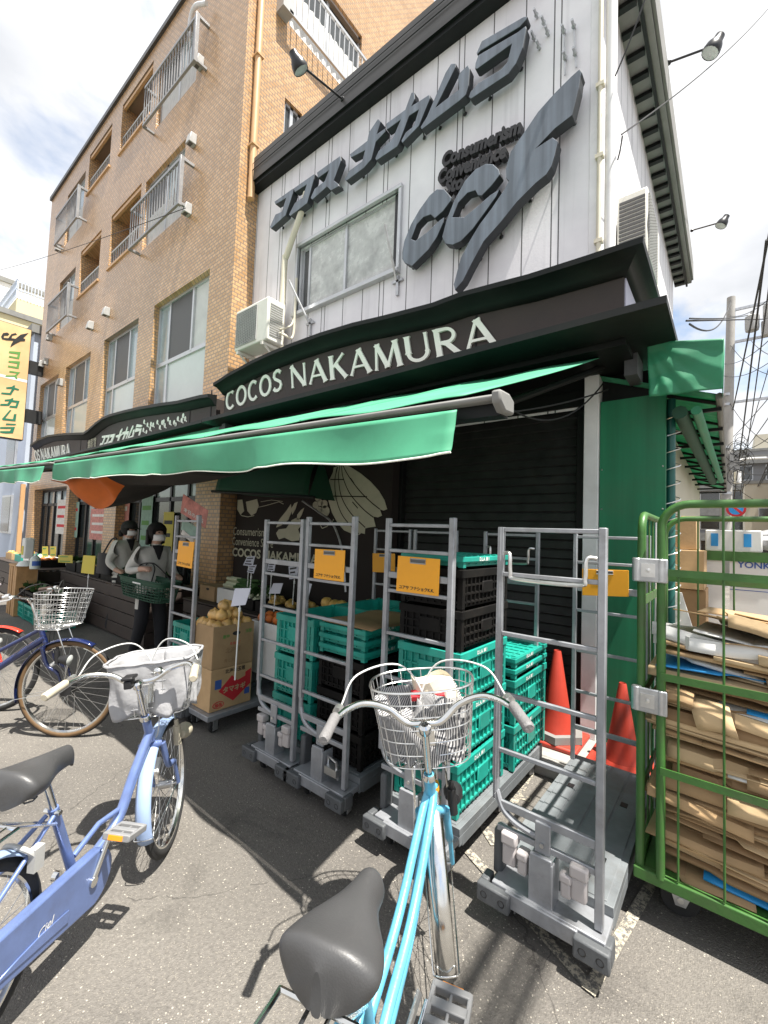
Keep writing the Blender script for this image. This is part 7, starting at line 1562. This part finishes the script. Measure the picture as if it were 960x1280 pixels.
mb=MB(); mb.face([(cx-.6,vy-.01,1.02),(cx+.6,vy-.01,1.02),(cx+.52,vy-.01,1.55),(cx-.52,vy-.01,1.55)]); mb.build('rear_window','dark_pane',vn,smooth=False)
for s_ in (-1,1): mb=MB(); mb.box(cx+s_*.7-.06,cx+s_*.7+.06,vy-.02,vy+.02,.85,1.15); mb.build('tail_lamp','ink_red',vn)
for s_ in (-.66,.66):
    for y in (vy+.6,vy+2.9): mb=MB(); mb.lathe([(0,-.1),(.3,-.1),(.3,.1),(0,.1)],(cx+s_,y,.3),(1,0,0),18); mb.build('wheel','black_rubber',vn)
# utility pole
pl=thing('utility_pole','grey concrete utility pole with transformers and cables down the lane','utility pole',(-.12,21,0)); pt=onY(914,372,21.5); py_=21.5; pb=onY(908,620,21.5)
mb=MB(); mb.tube([(pb.x-.06,py_,0),(pb.x,py_,pb.z),(pt.x,py_,pt.z)],[.19,.18,.14],14); mb.build('mast','pole_concrete',pl)
for z,l in ((pt.z-.6,1.6),(pt.z-1.9,1.3),(pt.z-4.3,1.2)): mb=MB(); mb.box(pt.x-.1,pt.x+l,py_-.06,py_,z,z+.1); mb.build('cross_arm','galvanised',pl)
for x,z in ((.62,pt.z-1.0),(1.15,pt.z-.7),(1.1,pt.z-1.3)): mb=MB(); mb.lathe([(0,0),(.2,0),(.22,.1),(.22,.55),(.15,.6),(.05,.62),(.05,.75),(0,.75)],(pt.x+x,py_-.2,z-.6),(0,0,1),14); mb.build('transformer','vent_grey',pl)
for z in (3.1,3.6,5.4,7.1,7.5): mb=MB(); mb.lathe([(.185,0),(.2,0),(.2,.1),(.185,.1)],(pb.x,py_,z),(0,0,1),12); mb.build('pole_band','galvanised',pl)
mb=MB(); mb.box(pb.x+.1,pb.x+.4,py_-.3,py_-.1,4.5,5.2); mb.box(pb.x-.5,pb.x-.2,py_-.25,py_-.1,4.7,5.4); mb.build('junction_box','vent_grey',pl)
mb=MB()
for k in range(14): c=Vector((pb.x+.25+.3*rn.random(),py_-.3,4.2+1.6*rn.random())); r=rn.uniform(.15,.4); mb.tube([c+Vector((r*math.cos(i*.4),.1*math.sin(i),r*1.2*math.sin(i*.4))) for i in range(16)],.012,4)
mb.build('cable_loops','cable_black',pl)
WIRES=[((960,8),(780,190),4.5,2.2,.03),((960,165),(838,243),12,5,.25)]
def wire(label,a,b_,ya,yb,s_,r=.012): mb=MB(); mb.tube(sag(onY(*a,ya),onY(*b_,yb),s_,20),r,5); tag(mb.build('overhead_wire','cable_black'),label,'wire','overhead wires')
wire('thin black wire from the top right down to the white wall corner',(985,-20),(777,168),9,3.55,.15,.006)
wire('pale cable hanging from the eave to the wall corner pipe',(806,0),(769,95),3.55,3.55,.02,.006)
wire('black service wire from the downpipe to the far pole, short upper',(778,170),(772,200),3.55,3.55,.02,.006)
wire('black cable sagging from the pole top to the eave end',(914,375),(862,405),21.5,9.8,.55,.02)
wire('straight black cable from the pole to the eave end',(955,399),(858,401),21.,9.8,.0,.02)
wire('lower straight cable from the pole arm to the eave end',(935,394),(862,398),21.,9.8,.05,.015)
for k,(a,b_) in enumerate((((962,290),(905,560)),((958,300),(915,640)),((965,330),(925,620)),((972,420),(918,600)),((975,480),(900,560)),((962,520),(905,590)),((965,445),(935,420)))):
    wire('long bundled street cable running down beside the pole, strand %s' % ('one','two','three','four','five','six','seven')[k],a,b_,10 if k<3 else 18,30,.15,.02 if k<2 else .014)
for k,(x,z,r_) in enumerate(((1.86,7.0,.035),(1.97,7.05,.025),(2.25,7.6,.03))):
    mb=MB(); mb.tube([(x,y,z-.25*math.sin((y+12)/36*math.pi%math.pi)) for y in range(-12,61,3)],r_,6); tag(mb.build('overhead_cable','cable_black'),'thick street cable running high above the lane, %s' % ('first','second','third')[k],'cable','street cables above the lane')
for k,(a,b_,ya,yb,sg) in enumerate((((905,470),(990,430),21.5,14,.3),((905,455),(990,395),21.5,12,.3),((912,430),(990,470),21.5,16,.4),((908,560),(990,520),21.5,15,.4),((905,580),(990,585),21.5,16,.3),((906,545),(868,600),21.5,12,.3),((910,500),(990,560),21.5,18,.5),((908,600),(990,640),21.5,30,.3),((912,395),(990,345),21.5,13,.3))):
    wire('thin drop wire strung between the pole and the right edge, number %s from the top' % ('four','three','five','seven','eight','nine','six','ten','two')[k],a,b_,ya,yb,sg,.011)
mb=MB(); L0=onY(960,573,24); mb.tube(bez([onY(972,572,24),onY(930,574,24),onY(922,580,24),onY(922,590,24)],6),.05,8); p=onY(922,597,24); mb.tube([(p.x,24,p.z+.25),(p.x,24,p.z-.25)],.13,12); tag(mb.build('street_lamp','pipe_white'),'white curved street lamp arm high beyond the pole','street lamp')
ns=thing('no_parking_sign','round blue and red no parking sign on the pole','road sign',onY(920,634,20.9)); c=onY(920,636,20.9)
mb=MB(); mb.lathe([(0,0),(.3,0),(.3,.02),(0,.02)],c,(0,-1,0),28); mb.build('red_disc','ink_red',ns); mb=MB(); mb.lathe([(0,.022),(.22,.022),(.22,.028),(0,.028)],c,(0,-1,0),28); mb.build('blue_disc','blue_plastic',ns); mb=MB(); mb.obox(c+Vector((0,-.034,0)),(.17,0,-.17),(0,.003,0),(.03,0,.03)); mb.build('red_bar','ink_red',ns)
# far buildings
def house(name,label,x0,x1,y0,y1,h,mat,rows=3,cols=3,face='x',wm='dark_pane',win_w=1.1,win_h=1.1,z0=1.2):
    t=thing(name,label,'building',((x0+x1)/2,(y0+y1)/2,0)); mb=MB(); mb.box(x0,x1,y0,y1,0,h); mb.build('wall',mat,t,smooth=False); mb=MB(); mb.box(x0-.1,x1+.1,y0-.1,y1+.1,h,h+.25); mb.build('roof','soffit_grey',t)
    for r_ in range(rows):
        z=z0+(h-z0-.4)*r_/rows
        for c_ in range(cols):
            if face in 'xb': 
                y=y0+(y1-y0)*(c_+.5)/cols; mb=MB(); mb.box(x1,x1+.06,y-win_w/2-.06,y+win_w/2+.06,z-.06,z+win_h+.06); w_=mb.build('window','alu_frame',t); mb=MB(); mb.box(x1+.06,x1+.068,y-win_w/2,y+win_w/2,z,z+win_h); mb.build('pane',wm,w_)
            if face in 'yb':
                x=x0+(x1-x0)*(c_+.5)/cols; mb=MB(); mb.box(x-win_w/2-.06,x+win_w/2+.06,y0-.06,y0,z-.06,z+win_h+.06); w_=mb.build('window','alu_frame',t); mb=MB(); mb.box(x-win_w/2,x+win_w/2,y0-.068,y0-.06,z,z+win_h); mb.build('pane',wm,w_)
    return t
house('house','small orange wooden house down the lane behind the awning',-6,-1.0,11,15,4.6,'wood',2,2,'b'); house('house','white house with dark windows down the lane past the orange one',-7,-1.0,15.2,20,5.5,'white_paint',2,3,'b'); house('house','cream house beside the utility pole down the lane',-8,-1.5,22,30,7,'cream_wall',2,4,'b'); house('house','reddish brown house farther down the lane',-9,-1.9,31,42,8,'tile_brown',3,4,'b')
gb=house('apartment_building','large grey apartment block closing the end of the lane',-3.2,14,62,80,12.2,'grey_wall',4,6,'y','dark_pane',1.7,1.5,.8)
mb=MB()
for k in range(4): mb.box(-3.2,14,61.3,62,2.2+k*2.85,3.1+k*2.85)
mb.build('balcony_band','soffit_grey',gb); mb=MB(); mb.box(2.2,6,63,70,12.4,14.2); mb.build('roof_house','beige_wall',gb)
house('house','low beige wall building in front of the grey apartment block',1.0,9,48,55,7.0,'beige_wall',2,3,'y','dark_pane',.8,1.)
house('house','pale building at the right side of the lane',3.2,9,24,47,9,'beige_wall',3,5,'b')
# left end of the street
house('house','pale blue building beyond the yellow sign',-26,-16.6,3.3,10,7.3,'pale_blue_wall',3,3,'b')
ch=house('house','tall cream building with a blue roof fence beyond the yellow sign',-36,-27,3.2,12,11.4,'cream_wall',4,3,'b')
mb=MB(); mb.box(-31,-27.1,4.6,9,11.65,12.4); mb.build('roof_house','cream_wall',ch)
mb=MB(); 
for k in range(40): mb.box(-31+k*.1,-30.97+k*.1,4.55,4.58,12.4,13.3)
for k in range(30): mb.box(-27.1,-27.07,4.6+k*.13,4.63+k*.13,12.4,13.3)
mb.box(-31,-27.07,4.54,4.59,13.25,13.32); mb.box(-31,-27.07,4.54,4.59,12.8,12.84); mb.box(-27.11,-27.06,4.6,8.6,13.25,13.32); mb.box(-27.11,-27.06,4.6,8.6,12.8,12.84); mb.build('roof_fence','pale_blue_wall',ch)
house('house','white building far down the street at the left edge',-48,-32,2,14,15,'white_paint',4,5,'b')
house('house','grey building closing the street far to the left',-75,-50,-2,14,12,'pale_blue_wall',4,4,'b')
t=thing('balcony','small black balcony on the pale blue building',"balcony",(-16.3,4.5,3)); mb=MB()
for z0 in (2.9,5.6):
    mb.box(-16.35,-15.7,3.6,6.2,z0,z0+.06); mb.box(-15.74,-15.7,3.6,6.2,z0+.85,z0+.9)
    for k in range(22): mb.box(-15.735,-15.705,3.6+k*.12,3.63+k*.12,z0+.06,z0+.85); 
    for k in range(5): mb.box(-16.3+k*.12,-16.27+k*.12,3.6,3.63,z0+.06,z0+.9)
mb.build('railing','dark_frame',t)
mb=MB(); mb.grid(lambda u,v:(-18.+2.5*u,1.6+1.2*v,2.2+.5*v),8,4); o=mb.build('striped_awning','ink_blue',solid=.01); tag(o,'blue shop awning beyond the far end of the tiled block','awning')
mb=MB(); mb.box(-15.82,-15.72,3.1,3.2,0,2.6); tag(mb.build('wood_post','pipe_tan'),'slim brown post at the left end of the tiled block','post')
mb=MB(); mb.box(-16.6,-15.2,1.9,2.4,.35,.95); mb.box(-16.5,-15.3,1.95,2.35,0,.35); tag(mb.build('street_counter','dark_green_cloth',bevel=.02),'dark green counter at the far left edge','counter')
mb=MB(); mb.tube(sag(onY(-20,342,3.),onY(232,260,TY-.3),.1,16),.006,5); tag(mb.build('overhead_wire','cable_black'),'thin wire crossing to the tiled block from the left edge','wire')
for o in S.objects:
    if '_o' in o.keys(): del o['_o']
